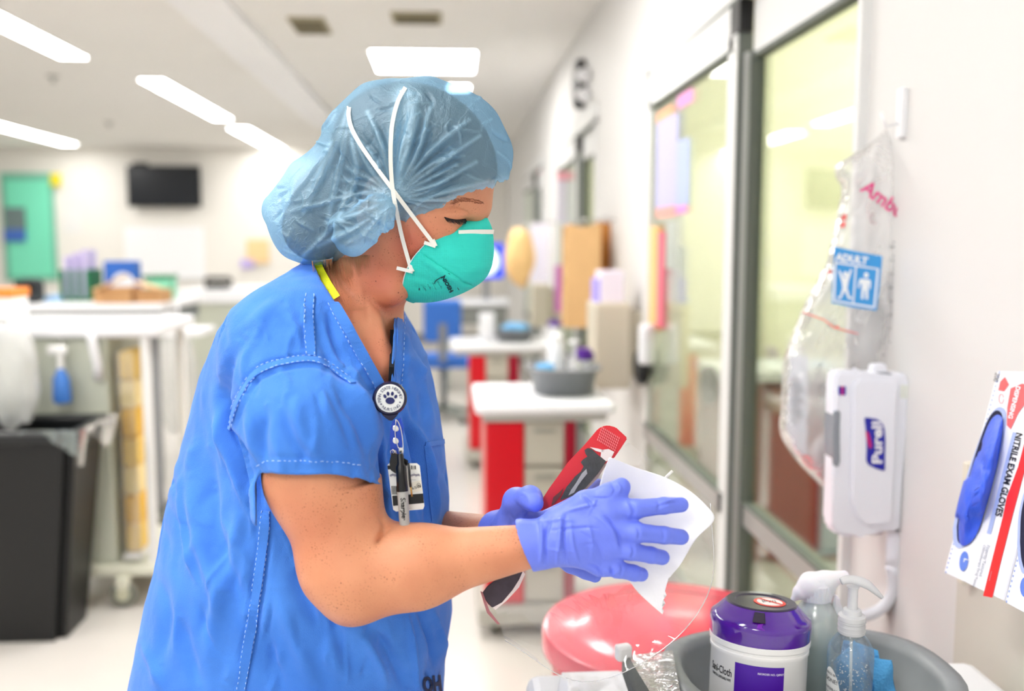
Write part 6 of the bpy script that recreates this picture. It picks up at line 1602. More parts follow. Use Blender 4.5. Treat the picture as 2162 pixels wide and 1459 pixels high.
# ================================================================== FOREGROUND: CART TOP, BASIN, BOTTLES
ZT = 0.775
t = thing('supply_cart', 'white-topped cart in the foreground carrying the grey wash basin', 'cart', (0.45, 1.05, 0))
pl = on_z(1075, 1445, ZT)
bm = bmesh.new(); bm_box(bm, (0.46, 1.04, ZT - 0.02), (0.70, 0.66, 0.04), 0.018, None, 3); bm_obj('cart_top', bm, M_white, t)
box2('cart_body', (0.16, 0.76, 0.12), (0.76, 1.30, ZT - 0.04), M_greygreen, t, 0.01)
for xx in (0.19, 0.73):
    for yy in (0.8, 1.26): lathe('caster', [(0.02, -0.015), (0.05, -0.012), (0.05, 0.012), (0.02, 0.015)], mat('caster_tyre', (120, 122, 112)), t, (xx, yy, 0.05), 20, (1, 0, 0)); box('caster_fork', (xx, yy, 0.1), (0.05, 0.05, 0.06), M_greyp, t)
# crinkled white pad on the cart
from mathutils import noise as mn
def pad(u, v):
    x = 0.125 + 0.125 * u; y = 1.02 + 0.34 * v
    x += 0.04 * (v * v) * (1 - u); z = ZT + 0.006 + 0.016 * (mn.noise(Vector((x * 16, y * 16, 0))) + 0.6) + 0.006 * mn.noise(Vector((x * 60, y * 40, 3)))
    e = min(1, (1 - v) * 8, u * 6 + .12); return Vector((x, y, ZT + 0.002 + (z - ZT) * e))
po = grid_sheet('crinkled_pad', pad, 60, 90, mat('pad_white', (246, 247, 250), 0.5, bump=0.6, bscale=45, dist=0.004), None, 0.001)
tag(po, 'crinkled white absorbent pad on the cart left of the basin', 'pad')
# pack with grey foam bar in clear wrap
t = thing('shield_pack', 'clear-wrapped pack with dark grey foam bar left of the basin', 'pack', on_z(1360, 1420, ZT + .03))
a = [W(1313, 1392, 1.31), W(1328, 1386, 1.30), W(1372, 1459, 1.16), W(1388, 1500, 1.12), W(1352, 1500, 1.12)]
prism('foam_bar', a, (0, 0, -0.02), mat('foam_dark', (84, 88, 86), 0.8, noise=.15, nscale=90), t, 0.001)
a = [W(1326, 1384, 1.31), W(1420, 1372, 1.30), W(1440, 1480, 1.14), W(1375, 1480, 1.14)]
prism('clear_wrap', a, (0, 0, -0.012), film('wrap_film', (235, 238, 235), base=0.12, gloss=.9, rough=.1, diff=.35, bump=.8, bscale=30), t, 0.001)
a = W(1316, 1377, 1.305); box('foam_block', a, (0.022, 0.016, 0.022), mat('foam_white', (250, 250, 248), 0.8), t, 0.004, Matrix.Rotation(.3, 3, 'Z'))

# red round lid of the linen bin
bx, by, bz, br_ = on_y(1415, 1340, 1.73).x, 1.73, 0.69, 0.247
M_lid = mat('lid_red', (226, 60, 84), 0.22, spec=0.6, coat=0.2)
t = thing('red_bin', 'round red lidded bin standing behind the foreground cart', 'bin', (bx, by, 0))
lathe('bin_lid', [(br_ * .97, -0.045), (br_, -0.04), (br_, -0.012), (br_ * .985, -0.002), (br_ * .95, 0.0), (br_ * .78, -0.001), (br_ * .74, 0.003), (br_ * .6, 0.012), (br_ * .3, 0.018), (0.002, 0.02)], M_lid, t, (bx, by, bz), 72)
lathe('bin_body', [(br_ * .78, 0.0), (br_ * .8, 0.02), (br_ * .93, bz - 0.04)], mat('bin_red_dark', (196, 24, 52), 0.35), t, (bx, by, 0), 48)

# grey wash basin
bc_ = Vector((on_y(1706, 1400, 1.185).x, 1.180, ZT))
bs = basin_geo('wash_basin', 'grey wash basin in the foreground holding wipes and pump bottles', bc_, 0.182, 0.132, 0.078, m=mat('basin_grey_near', (138, 143, 145), 0.42, noise=0.05, nscale=25, bump=.1, bscale=50))
bs.rotation_euler[2] = 0.0
ZB = ZT + 0.0065
# wipe canister, leaning a little back
tc_ = Vector((on_y(1597, 1430, 1.165).x, 1.165, ZB + 0.002)); axv = Vector((0.05, 0.085, 1)).normalized()
tb = thing('wipe_canister', 'white wipe canister with glossy purple lid standing in the basin', 'canister', tc_)
xd0 = Vector((1, 0, 0))
M_can = mat('canister_white', (240, 240, 238), 0.3)
lathe('canister_body', [(0.058, 0.0), (0.0615, 0.004), (0.0618, 0.108), (0.0632, 0.110), (0.0632, 0.114), (0.0622, 0.115), (0.0622, 0.118), (0.0642, 0.120), (0.0645, 0.1265), (0.063, 0.128)], M_can, tb, tc_, 96, axv)
M_pur = mat('lid_purple', (78, 12, 150), 0.12, spec=0.7, coat=0.6, noise=0.25, nscale=18)
lathe('canister_lid', [(0.0638, 0.127), (0.0645, 0.129), (0.0648, 0.142), (0.0652, 0.144), (0.0652, 0.148), (0.0640, 0.152), (0.058, 0.157), (0.050, 0.165), (0.046, 0.169)], M_pur, tb, tc_, 96, axv)
lathe('lid_top', [(0.0455, 0.165), (0.0455, 0.1695), (0.044, 0.171), (0.034, 0.171), (0.0325, 0.1695), (0.031, 0.1695), (0.002, 0.1695)], mat('lid_top_dark', (44, 36, 62), 0.28, coat=.3), tb, tc_, 72, axv)
xa_ = (xd0 - axv * xd0.dot(axv)).normalized(); ya_ = axv.cross(xa_)
def cy(az, h, r): return tc_ + axv * h + (xa_ * math.sin(az) - ya_ * math.cos(az)) * r
prism('lid_latch', [cy(-.50, .158, .057), cy(-.22, .158, .057), cy(-.22, .168, .046), cy(-.50, .168, .046)], (cy(-.36, .17, .06) - cy(-.36, .17, .056)) , mat('lid_top_dark', (44, 36, 62)), tb, 0.0006)
prism('lid_notch', [cy(-.40, .151, .0645), cy(-.24, .151, .0645), cy(-.30, .154, .062), cy(-.26, .158, .058), cy(-.38, .156, .060)], (cy(-.36, .17, .0603) - cy(-.36, .17, .060)), mat('lid_notch_purple', (130, 40, 190), 0.2), tb)
def disc3(name, c, r, m, o, x=xa_, y=ya_, n=28, sx=1.0, parent=tb):
    return prism(name, [c + x * (r * sx * math.cos(2 * math.pi * k / n)) + y * (r * math.sin(2 * math.pi * k / n)) + axv * o for k in range(n)], axv * 0.0004, m, parent)
ct = tc_ + axv * 0.1695 + xa_ * 0.010 - ya_ * 0.004
disc3('sticker_rim', ct, 0.0205, mat('sticker_red', (232, 84, 74), 0.5), 0.0003)
disc3('sticker_face', ct, 0.0165, mat('sticker_white', (244, 242, 238), 0.5), 0.0008)
for k in range(7): prism('sticker_print', [ct + xa_ * (-.010 + k * .0028) + ya_ * (-.004 + .002 * (k % 3)) + axv * .0013, ct + xa_ * (-.0088 + k * .0028) + ya_ * (-.004 + .002 * (k % 3)) + axv * .0013, ct + xa_ * (-.0078 + k * .0028) + ya_ * .006 + axv * .0013, ct + xa_ * (-.009 + k * .0028) + ya_ * .006 + axv * .0013], axv * .0002, M_black, tb)
prism('sticker_bar', [ct + xa_ * -.0115 + ya_ * .0125 + axv * .0016, ct + xa_ * -.0085 + ya_ * .014 + axv * .0016, ct + xa_ * .0125 - ya_ * .0115 + axv * .0016, ct + xa_ * .0095 - ya_ * .0135 + axv * .0016], axv * .0003, mat('sticker_red', (232, 84, 74)), tb)
# the canister's front faces the camera: azimuth of the camera direction
azc = math.atan2(-(CAM - tc_).dot(xa_) * -1, -(CAM - tc_).dot(ya_))
def cyl_text(s, size, az0, h, r, m, bold=0.02, name='canister_lettering', fit=None):
    vs, fs = text_geo(s, size, 'LEFT', bold * size)
    if fit: vs = vs * np.array([fit / vs[:, 0].max(), 1, 1])
    return link(name, me_from(name, [cy(azc + az0 + v[0] / r, h + v[1], r + .0003) for v in vs], fs), m, tb)
def cyl_patch(name, a0, a1, h0, h1, r, m, n=14):
    vs = []; fs = []
    for i in range(n + 1):
        a = azc + a0 + (a1 - a0) * i / n; vs += [cy(a, h0, r), cy(a, h1, r)]
    for i in range(n): fs.append((2 * i, 2 * i + 2, 2 * i + 3, 2 * i + 1))
    return link(name, me_from(name, vs, fs), m, tb, True)
M_txt = mat('print_black', (18, 18, 26), 0.5)
cyl_text('Sani-Cloth', 0.0135, math.radians(-68), 0.083, 0.0618, M_txt, 0.018, fit=0.040)
cyl_text('GERMICIDAL DISPOSABLE WIPE', 0.0046, math.radians(-66), 0.0765, 0.0618, M_txt, fit=0.037)
cyl_patch('purple_label', math.radians(-27), math.radians(31), 0.004, 0.104, 0.0622, mat('label_purple', (72, 8, 160), 0.35, noise=.2, nscale=25))
cyl_text('REORDER NO. Q89072', 0.0034, math.radians(0), 0.094, 0.0622, mat('print_white', (235, 225, 250), 0.5))

# spray bottle behind
sp = Vector((on_y(1720, 1380, 1.235).x, 1.235, ZB)); M_mist = film('misty_plastic', (226, 240, 236), base=0.08, gloss=0.6, rough=0.2, diff=0.62)
M_trig = mat('sprayer_white', (240, 240, 246), 0.3, sss=0.2)
t = thing('spray_bottle', 'translucent trigger spray bottle behind the purple lid', 'bottle', sp)
sb = lathe('bottle_body', [(0.030, 0), (0.033, 0.004), (0.033, 0.10), (0.031, 0.125), (0.022, 0.142), (0.0165, 0.150), (0.0165, 0.155)], M_mist, t, sp, 48)
lathe('liquid', [(0.0295, 0.002), (0.031, 0.006), (0.031, 0.095)], film('spray_liquid', (205, 226, 224), base=.05, diff=.5), t, sp, 32)
lathe('spray_collar', [(0.0185, 0.150), (0.0188, 0.172), (0.0165, 0.175), (0.0150, 0.182)], M_trig, t, sp, 36)
bm = bmesh.new()
for k in range(24):
    a = 2 * math.pi * k / 24; bm_box(bm, sp + Vector((math.cos(a) * .0188, math.sin(a) * .0188, .161)), (.0016, .0016, .020))
tag(bm_obj('collar_ribs', bm, M_trig, t), kind='stuff')
spd = sp.y
def sprof(pts, y0, y1, name, m, parent, bev=.002, d=None):
    P = [on_y(px, py, y0) for px, py in pts]; return prism(name, P, (0, y1 - y0, 0), m, parent, bev)
head = [(1667, 1268), (1672, 1248), (1686, 1226), (1704, 1212), (1728, 1206), (1764, 1203), (1786, 1203), (1794, 1208), (1795, 1222), (1782, 1232), (1770, 1246), (1758, 1262), (1752, 1286), (1750, 1296), (1690, 1292), (1690, 1268), (1682, 1266), (1676, 1270)]
def head_f(P):
    c = lambda a, b, r1, r2: rcone(P, n3(on_y(a[0], a[1], spd)), n3(on_y(b[0], b[1], spd)), r1 * 6.2e-4, r2 * 6.2e-4)
    d = c((1690, 1250), (1712, 1234), 17, 26); d = smin(d, c((1712, 1234), (1742, 1230), 26, 24), .006); d = smin(d, c((1742, 1226), (1782, 1216), 22, 12), .006)
    d = smin(d, c((1676, 1264), (1690, 1250), 7, 13), .004); d = smin(d, c((1720, 1240), (1721, 1292), 25, 25), .006); d = smin(d, c((1748, 1246), (1735, 1285), 14, 16), .008)
    return d
V, Q = surf(head_f, (n3(on_y(1640, 1335, spd)) - np.array([0, .03, 0])), (n3(on_y(1820, 1175, spd)) + np.array([0, .03, 0])), .0012)
mesh_np('spray_head', relax(V, Q, 2), Q, M_trig, t)
trg = sprof([(1762, 1258), (1774, 1262), (1778, 1290), (1786, 1310), (1796, 1322), (1786, 1326), (1770, 1310), (1760, 1288)], spd - .006, spd + .006, 'trigger', M_trig, t, .002)

# pump bottle of clear gel
M_gel = bpy.data.materials.new('clear_gel'); M_gel.use_nodes = True
p = M_gel.node_tree.nodes['Principled BSDF']; p.inputs['Transmission Weight'].default_value = 1; p.inputs['Roughness'].default_value = 0.03; p.inputs['IOR'].default_value = 1.22
p.inputs['Base Color'].default_value = rgb(240, 248, 252)
gb = Vector((on_y(1795, 1400, 1.135).x, 1.135, ZB + 0.012)); 
t = thing('gel_bottle', 'clear pump bottle of bubbly hand gel at the right of the canister', 'bottle', gb)
prof = [(0.020, 0.0), (0.0265, 0.003), (0.0275, 0.05), (0.0285, 0.085), (0.0290, 0.100), (0.0280, 0.112), (0.0215, 0.124), (0.0155, 0.131), (0.0145, 0.136)]
lathe('bottle_body', prof, film('gel_clear', (214, 226, 232), base=.04, gloss=.45, rough=.03, diff=.14, bump=.15, bscale=60, tint=(236, 244, 248)), t, gb, 56, sx=1.0)
M_wht = film('pump_white', (244, 246, 248), base=0.06, gloss=0.6, rough=0.15, diff=0.9)
lathe('pump_collar', [(0.0150, 0.131), (0.0168, 0.133), (0.0168, 0.146), (0.0162, 0.1465), (0.0162, 0.149), (0.0168, 0.1495), (0.0168, 0.155), (0.012, 0.157), (0.011, 0.163), (0.0065, 0.164), (0.0062, 0.190), (0.0080, 0.193)], M_wht, t, gb, 40)
for k in range(3): lathe('collar_thread', [(0.0171, 0.135 + k * .006), (0.0174, 0.136 + k * .006), (0.0171, 0.137 + k * .006)], M_wht, t, gb, 36)
P = [on_y(x, y, gb.y - 0.002) for x, y in catmull([(1776, 1228), (1788, 1224), (1806, 1225), (1830, 1234), (1850, 1250), (1862, 1262)], 5)]
n_ = len(P); tube('pump_spout', P, [0.0045 + .0015 * math.sin(k / n_ * 3) if k < n_ * .6 else 0.0055 - .0035 * (k / n_ - .6) / .4 for k in range(n_)], M_wht, t, 12)
tube('dip_tube', [gb + Vector((0, 0, .13)), gb + Vector((0.002, 0, .05)), gb + Vector((-.004, 0, .008))], 0.002, M_wht, t, 8)
bm = bmesh.new(); rb = random.Random(3)
for k in range(170):
    a = rb.uniform(0, 6.28); r = .0255 * math.sqrt(rb.random()); h = .006 + .09 * rb.random() ** .8
    if h > .085: r *= .9
    s = rb.uniform(.0004, .0013); bmesh.ops.create_icosphere(bm, subdivisions=1, radius=s, matrix=Matrix.Translation(gb + Vector((r * math.cos(a), r * math.sin(a), h))))
bo = bm_obj('gel_bubbles', bm, mat('bubble_white', (250, 252, 255), 0.1, spec=1), t, True); tag(bo, kind='stuff')
azg = math.atan2(CAM.y - gb.y, CAM.x - gb.x)
def gcy(a, h, r): return gb + Vector((math.cos(azg + a) * r, math.sin(azg + a) * r, h))
lr = lambda h: float(np.interp(h, [p_[1] for p_ in prof], [p_[0] for p_ in prof])) + .0003
vs = [gcy(-.95, .04, lr(.04))]; n_ = 30; fs = []
K_ = 8
for i in range(K_ + 1):
    for k in range(n_):
        a = 2 * math.pi * k / n_; q_ = i / K_; aa = -.95 + .60 * q_ * math.cos(a); hh = .045 + .045 * q_ * math.sin(a); vs.append(gcy(aa, hh, lr(hh)))
for i in range(K_):
    for k in range(n_): fs.append((1 + i * n_ + k, 1 + i * n_ + (k + 1) % n_, 1 + (i + 1) * n_ + (k + 1) % n_, 1 + (i + 1) * n_ + k))
link('bottle_label', me_from('bottle_label', vs[0:], fs), mat('gel_label', (236, 238, 238), 0.4), t, True)
for s, sz, h, a0 in (('THINGS BE', .0042, .080, -1.32), ('DONE!', .0075, .0705, -1.32), ('SANITIZER GEL', .0042, .0600, -1.42), ('Gel pour les mains', .0030, .0545, -1.40), ('----- ------ -----', .0026, .0490, -1.42), ('---- ------- ---', .0024, .046, -1.42), ('------ --- -------', .0024, .043, -1.42), ('--- ------- ----', .0024, .040, -1.42), ('------ ---- ----', .0024, .037, -1.40)):
    vs, fs = text_geo(s, sz, 'LEFT', .01 * sz); R0 = .0288
    link('gel_lettering', me_from('gel_lettering', [gcy(a0 + v[0] / R0 * 1.0, h + v[1], lr(h + v[1]) + .0004) for v in vs], fs), mat('print_grey', (60, 64, 72), 0.5), t)
# folded blue cloth
t = thing('blue_wipe', 'folded textured light blue wipe standing in the basin behind the gel bottle', 'wipe', Vector((0.56, 1.19, ZB)))
M_wipe = mat('wipe_blue', (92, 176, 236), 0.8)
N = M_wipe.node_tree.nodes; L = M_wipe.node_tree.links; tcn = N.new('ShaderNodeTexCoord'); vr = N.new('ShaderNodeTexVoronoi'); vr.inputs['Scale'].default_value = 260; bpn = N.new('ShaderNodeBump'); bpn.inputs['Strength'].default_value = .8; bpn.inputs['Distance'].default_value = .0015
L.new(tcn.outputs['Object'], vr.inputs[0]); L.new(vr.outputs['Distance'], bpn.inputs['Height']); L.new(bpn.outputs[0], N['Principled BSDF'].inputs['Normal'])
def wsheet(name, q, y, dy, yb_):
    P = [on_y(px, py, y) for px, py in q]
    def f(u, v):
        a = P[0].lerp(P[1], u); b = P[3].lerp(P[2], u); p_ = a.lerp(b, v); p_.y += dy * math.sin(u * 3.1) + 0.003 * math.sin(v * 7 + u * 4) + yb_ * v; return p_
    return grid_sheet(name, f, 14, 16, M_wipe, t, 0.0016)
wsheet('wipe_fold', [(1836, 1388), (1880, 1392), (1886, 1470), (1838, 1470)], 1.175, -.004, -.01)
wsheet('wipe_fold', [(1782, 1352), (1852, 1372), (1862, 1462), (1762, 1462)], 1.19, .004, -.01)
wsheet('wipe_fold', [(1760, 1396), (1802, 1350), (1842, 1450), (1762, 1466)], 1.183, -.005, -.008)

# ================================================================== WALL DISPENSER
yd = 1.695
def yp(px, py, y=yd): return on_y(px, py, y)
M_dw = mat('dispenser_white', (238, 240, 248), 0.28)
t = thing('sanitizer_dispenser', 'white wall sanitizer dispenser with purple-blue logo on its side', 'dispenser', (XW, yd, on_x(1920, 1120, XW).z))
side = [(1762, 800), (1766, 786), (1776, 782), (1812, 784), (1822, 790), (1838, 788), (1912, 788), (1921, 796), (1925, 812), (1905, 1112), (1900, 1124), (1866, 1124), (1846, 1120), (1826, 1124), (1812, 1130), (1806, 1136), (1770, 1132), (1758, 1122), (1757, 1100)]
o = sprof(side, yd, yd + 0.045, 'dispenser_body', M_dw, t, .006)
for p_ in o.data.polygons: p_.use_smooth = True
try: o.data.set_sharp_from_angle(angle=math.radians(30))
except Exception: pass
sprof([(1800, 812), (1812, 799), (1888, 800), (1898, 812), (1884, 1100), (1874, 1108), (1826, 1112), (1806, 1090), (1796, 1060)], yd - .006, yd + .001, 'side_cover', M_dw, t, .0045)
sprof([(1902, 812), (1920, 814), (1919, 842), (1901, 841)], yd - .0015, yd + .001, 'side_tab', mat('tab_ivory', (230, 234, 226), 0.4), t, .0006)
sprof([(1762, 872), (1770, 866), (1775, 872), (1773, 900), (1774, 976), (1770, 986), (1762, 984), (1759, 960), (1760, 900)], yd - .002, yd + .04, 'sight_window', mat('window_grey', (142, 148, 156), 0.2), t, .0008)
sprof([(1845, 770), (1872, 768), (1876, 790), (1842, 790)], yd + .01, yd + .035, 'refill_cap', M_dw, t, .003)
sprof([(1850, 787), (1880, 786), (1888, 794), (1856, 795)], yd + .004, yd + .03, 'top_slot', mat('window_grey', (142, 148, 156)), t)
# logo
M_lb = mat('logo_blue', (30, 34, 168), 0.35); M_lm = mat('logo_magenta', (206, 30, 120), 0.35); M_lw = mat('logo_white', (246, 246, 252), 0.35)
sprof([(1825, 881), (1834, 884), (1850, 884), (1862, 892), (1867, 904), (1869, 930), (1868, 960), (1868, 994), (1860, 993), (1848, 986), (1836, 984), (1829, 974), (1830, 950), (1832, 930), (1828, 905)], yd - .0068, yd - .0058, 'logo_flag', M_lb, t)
sprof([(1828, 909), (1834, 912), (1838, 928), (1841, 944), (1836, 948), (1831, 936)], yd - .0074, yd - .0064, 'logo_swoosh', M_lm, t)
vs, fs = text_geo('Purell', 30, 'LEFT', .9)
w_ = max(v[0] for v in vs)
link('logo_lettering', me_from('logo_lettering', [on_y(1863 - v[1] * 1.02 - 4 - v[0] / w_ * 3, 980 - v[0] / w_ * 88, yd - .0078) if False else on_y(1861 - (21 - v[1]) * -1 * 0 - (22 - v[1]) * 0 - 21 + (22 - v[1]) * 1.0, 980 - v[0] / w_ * 90, yd - .0078) for v in vs], fs), M_lw, t)
for k, c_ in enumerate(('logo_blue', 'logo_magenta', 'logo_blue')):
    sprof([(1770 + k * 5, 815 + k), (1776 + k * 5, 814), (1776 + k * 5, 836), (1771 + k * 5, 836)], yd - .0008, yd + .001, 'small_logo', MATS[c_], t)
# drip tray arm
arm = [(1906, 1124), (1903, 1200), (1898, 1240), (1886, 1276), (1862, 1300), (1832, 1312), (1800, 1316)]
P = catmull(arm, 6); vs = []; fs = []
for (x, y) in P:
    i = len(vs) // 4
    q0 = on_y(x, y, yd + .004); q1 = on_y(x, y, yd + .045)
    # thickness towards the inside of the curve
    cx_, cy_ = 1840, 1180; dx, dy = cx_ - x, cy_ - y; l = math.hypot(dx, dy); th = 34 if y < 1210 else 40 - 14 * (y - 1210) / 110
    dx, dy = (-1, 0) if y < 1200 else (dx / l, dy / l)
    vs += [q0, on_y(x + dx * th, y + dy * th, yd + .004), on_y(x + dx * th, y + dy * th, yd + .045), q1]
m_ = len(P)
for i in range(m_ - 1):
    for k in range(4): fs.append((i * 4 + k, i * 4 + (k + 1) % 4, i * 4 + 4 + (k + 1) % 4, i * 4 + 4 + k))
fs += [(0, 1, 2, 3), tuple((m_ - 1) * 4 + k for k in (3, 2, 1, 0))]
link('drip_tray_arm', me_from('drip_tray_arm', vs, fs), M_dw, t, True)
box2('nozzle', (on_y(1860, 1130, yd).x - .01, yd + .03, on_y(1868, 1140, yd).z), (on_y(1880, 1130, yd).x, yd + .05, on_y(1868, 1120, yd).z), M_white, t)

# ================================================================== HANGING RESUSCITATOR BAG
yb0 = 1.83
t = thing('wall_hook', 'slim white hook strip on the wall holding the clear bag', 'hook', on_x(1912, 290, XW - .01))
a = on_x(1913, 186, XW); b = on_x(1911, 290, XW)
box2('hook_strip', (XW - .012, a.y - .01, b.z), (XW, a.y + .012, a.z), M_white, t, .002)
tube('hook_pin', [Vector((XW, a.y, b.z + .03)), Vector((XW - .035, a.y, b.z + .02)), Vector((XW - .045, a.y, b.z + .045))], .003, M_white, t)
M_bag = film('bag_film', (250, 250, 252), base=0.04, gloss=0.5, rough=0.12, diff=0.30, bump=0.8, bscale=16)
t = thing('resuscitator_bag', 'clear plastic bag marked ADULT hanging on the wall above the dispenser', 'bag', on_y(1850, 700, yb0))
Lp = [(1892, 238), (1880, 262), (1840, 300), (1770, 345), (1764, 372), (1776, 398), (1768, 450), (1752, 520), (1738, 570), (1700, 640), (1672, 710), (1652, 770), (1650, 850), (1646, 910), (1672, 960), (1716, 1010), (1757, 1050)]
Rp = [(1900, 240), (1908, 262), (1912, 300), (1912, 345), (1914, 372), (1914, 398), (1915, 450), (1919, 520), (1918, 570), (1914, 640), (1910, 710), (1900, 770), (1890, 850), (1885, 910), (1880, 960), (1870, 1010), (1860, 1050)]
Lq = catmull(Lp, 6); Rq = catmull(Rp, 6); nq = len(Lq) - 1
def bagp(u, v, s):
    i = min(nq, int(round(v * nq))); x = Lq[i][0] + (Rq[i][0] - Lq[i][0]) * u; y = Lq[i][1]
    w_ = (Rq[i][0] - Lq[i][0]); b_ = min(.055, w_ * .0003) * (max(0, 1 - (2 * u - 1) ** 4)) ** .5
    wr = .006 * mn.noise(Vector((x * .02, y * .008, s * 5))) + .004 * mn.noise(Vector((x * .06 + y * .03, y * .012, s * 9 + 2)))
    return on_y(x, y + 8 * math.sin(u * 9) * (v < .1), yb0 - s * (b_ + wr * (1 if 0 < u < 1 else 0)))
grid_sheet('bag_front', lambda u, v: bagp(u, v, 1), 40, nq, M_bag, t)
grid_sheet('bag_back', lambda u, v: bagp(u, v, -1), 40, nq, M_bag, t)
tube('bag_tie', [on_y(1894, 244, yb0), on_y(1892, 262, yb0 - .01), on_y(1884, 300, yb0 - .02)], [.005, .007, .004], M_bag, t, 8)
yl = yb0 - .075
def lq(name, q, m, y=yl, th=.0008): return prism(name, [on_y(px, py, y) for px, py in q], (0, th, 0), m, t)
M_lab = mat('label_blue', (62, 156, 226), 0.4); M_lwt = mat('label_white', (240, 246, 252), 0.5); M_pink = mat('print_magenta', (214, 20, 120), 0.5)
lq('adult_label', [(1762, 521), (1812, 532), (1863, 541), (1858, 600), (1851, 656), (1800, 649), (1756, 640)], M_lab)
def ltext(s, sz, px, py, ang, m, y, bold=.03, name='bag_lettering'):
    c, sn = math.cos(ang), math.sin(ang); vs, fs = text_geo(s, sz, 'LEFT', bold * sz)
    return link(name, me_from(name, [on_y(px + v[0] * c + v[1] * sn, py + v[0] * sn - v[1] * c, y) for v in vs], fs), m, t)
ltext('ADULT', 21, 1764, 549, math.radians(8), M_lwt, yl - .001, .05)
for q in ([(1762, 552), (1856, 567), (1856, 570), (1762, 556)], [(1762, 552), (1766, 552), (1763, 634), (1759, 634)], [(1759, 633), (1844, 647), (1844, 651), (1759, 637)], [(1852, 567), (1856, 567), (1848, 650), (1844, 650)], [(1806, 560), (1809, 560), (1803, 642), (1800, 642)]): lq('label_border', q, M_lwt, yl - .001)
def pict(cx, cy, s, pts): return lq('label_pictogram', [(cx + x * s, cy + y * s) for x, y in pts], M_lwt, yl - .0012)
pict(1784, 600, 1.0, [(-3, -14), (3, -14), (12, -32), (15, -30), (8, -8), (5, 8), (10, 26), (16, 28), (14, 32), (7, 31), (0, 14), (-9, 31), (-16, 30), (-15, 26), (-10, 26), (-5, 8), (-7, -6), (-14, -28), (-11, -30)])
pict(1826, 602, 1.0, [(-9, -14), (9, -12), (13, -8), (12, 8), (9, 8), (9, -4), (7, 0), (7, 30), (2, 30), (1, 10), (-1, 10), (-3, 30), (-8, 29), (-6, 0), (-9, -5), (-12, 6), (-15, 6), (-12, -10)])
for cx_, cy_ in ((1785, 579), (1829, 581)): lq('label_pictogram', [(cx_ + 5 * math.cos(k * .524), cy_ + 6 * math.sin(k * .524)) for k in range(12)], M_lwt, yl - .0012)
ltext('Ambu', 42, 1816, 402, math.radians(36), M_pink, yb0 - .062, .02)
for k, (x, y, a_) in enumerate(((1776, 470, 1.2), (1748, 572, .8), (1762, 690, .3), (1778, 455, 1.2))): lq('red_print', [(x, y), (x + 10, y - 3), (x + 8, y + 8 * a_), (x - 2, y + 9 * a_)], mat('print_pale_red', (240, 110, 110), 0.6), yb0 - .06)
for k in range(26): lq('fine_print', [(1893 - (k % 3) * 8, 500 + k * 9.6), (1909 - k * .35, 502 + k * 9.6), (1908 - k * .35, 505 + k * 9.6), (1893 - (k % 3) * 8, 503 + k * 9.6)], mat('print_mid_grey', (126, 130, 130), 0.6), yb0 - .058)
lq('bag_seam', [(1696, 658), (1740, 674), (1762, 690), (1812, 704), (1812, 706), (1760, 693), (1740, 677), (1696, 661)], mat('print_pale_red', (240, 110, 110)), yb0 - .06)
# contents: folded sheet, reservoir bellows, mask dome
lq('folded_sheet', [(1668, 748), (1706, 752), (1704, 960), (1680, 962), (1662, 900)], M_lwt, yb0 - .01, .003)
for k in range(9): lq('sheet_print', [(1672, 800 + k * 11), (1672 + 14 + (k * 5) % 12, 800 + k * 11), (1672 + 14 + (k * 5) % 12, 804 + k * 11), (1672, 804 + k * 11)], mat('print_mid_grey', (126, 130, 130)), yb0 - .014)
P = [on_y(x, y, yb0 - .01) for x, y in catmull([(1762, 1010), (1742, 990), (1730, 962), (1738, 940), (1764, 928)], 7)]
tube('hose', P, [.016 + .0025 * (k % 2) for k in range(len(P))], mat('hose_grey', (196, 188, 188), 0.5), t, 14)
crumpled('bag_valve', on_y(1840, 720, yb0), (.045, .03, .09), film('valve_clear', (216, 218, 218), base=.06, gloss=.7, rough=.15, diff=.4, bump=.5, bscale=30), t, 8, .12, 4)

# ================================================================== GLOVE BOXES
def glove_box(label, TL, BL, BR, yTL, yBL, yBR, thick, grp, deco):
    a = on_y(*TL, yTL); b = on_y(*BL, yBL); c_ = on_y(*BR, yBR); ub = (c_ - b); vb = (a - b)
    n = ub.cross(vb).normalized()
    if n.x > 0: n = -n
    t = thing('glove_box', label, 'box', b, grp)
    prism('carton', [b, c_, c_ + vb, a], -n * thick, mat('box_white', (238, 240, 248), 0.45), t, .001)
    def pl_(px, py, o=0.0006):
        r = ray(px, py); tt = (b + n * o - CAM).dot(n) / r.dot(n); return CAM + r * tt
    return t, n, pl_
t, n, pp = glove_box('white glove box marked L with blue gloves bulging out, tilted on the wall rack', (2106, 783), (1993, 1208), (2118, 1268), 1.315, 1.30, 1.14, .085, 'glove boxes in the wall rack', 0)
def q2(name, pts, m, o=.0006, th=.0003, par=None): return prism(name, [pp(x, y, o) for x, y in pts], n * th, m, par or t)
M_lav = mat('box_lavender', (168, 184, 232), 0.45); M_redst = mat('box_red', (232, 30, 36), 0.45)
q2('red_stripe', [(2076, 1258), (2095, 1262), (2112, 1190), (2140, 1080), (2175, 950), (2175, 890), (2150, 985), (2126, 1050), (2118, 1090)], M_redst)
q2('red_flash', [(2127, 860), (2134, 820), (2158, 810), (2175, 812), (2175, 830), (2166, 850), (2150, 872), (2134, 906), (2126, 898)], mat('box_pale_red', (236, 96, 100), 0.45))
oval = [(2012, 1118), (2015, 1150), (2032, 1156), (2058, 1130), (2085, 1060), (2108, 980), (2120, 920), (2124, 878), (2118, 862), (2104, 862), (2086, 885), (2062, 945), (2040, 1010), (2020, 1080)]
ov = catmull(oval + oval[:1], 5)[:-1]
cxm = sum(p_[0] for p_ in ov) / len(ov); cym = sum(p_[1] for p_ in ov) / len(ov)
q2('opening_rim', ov, M_lav, .0008)
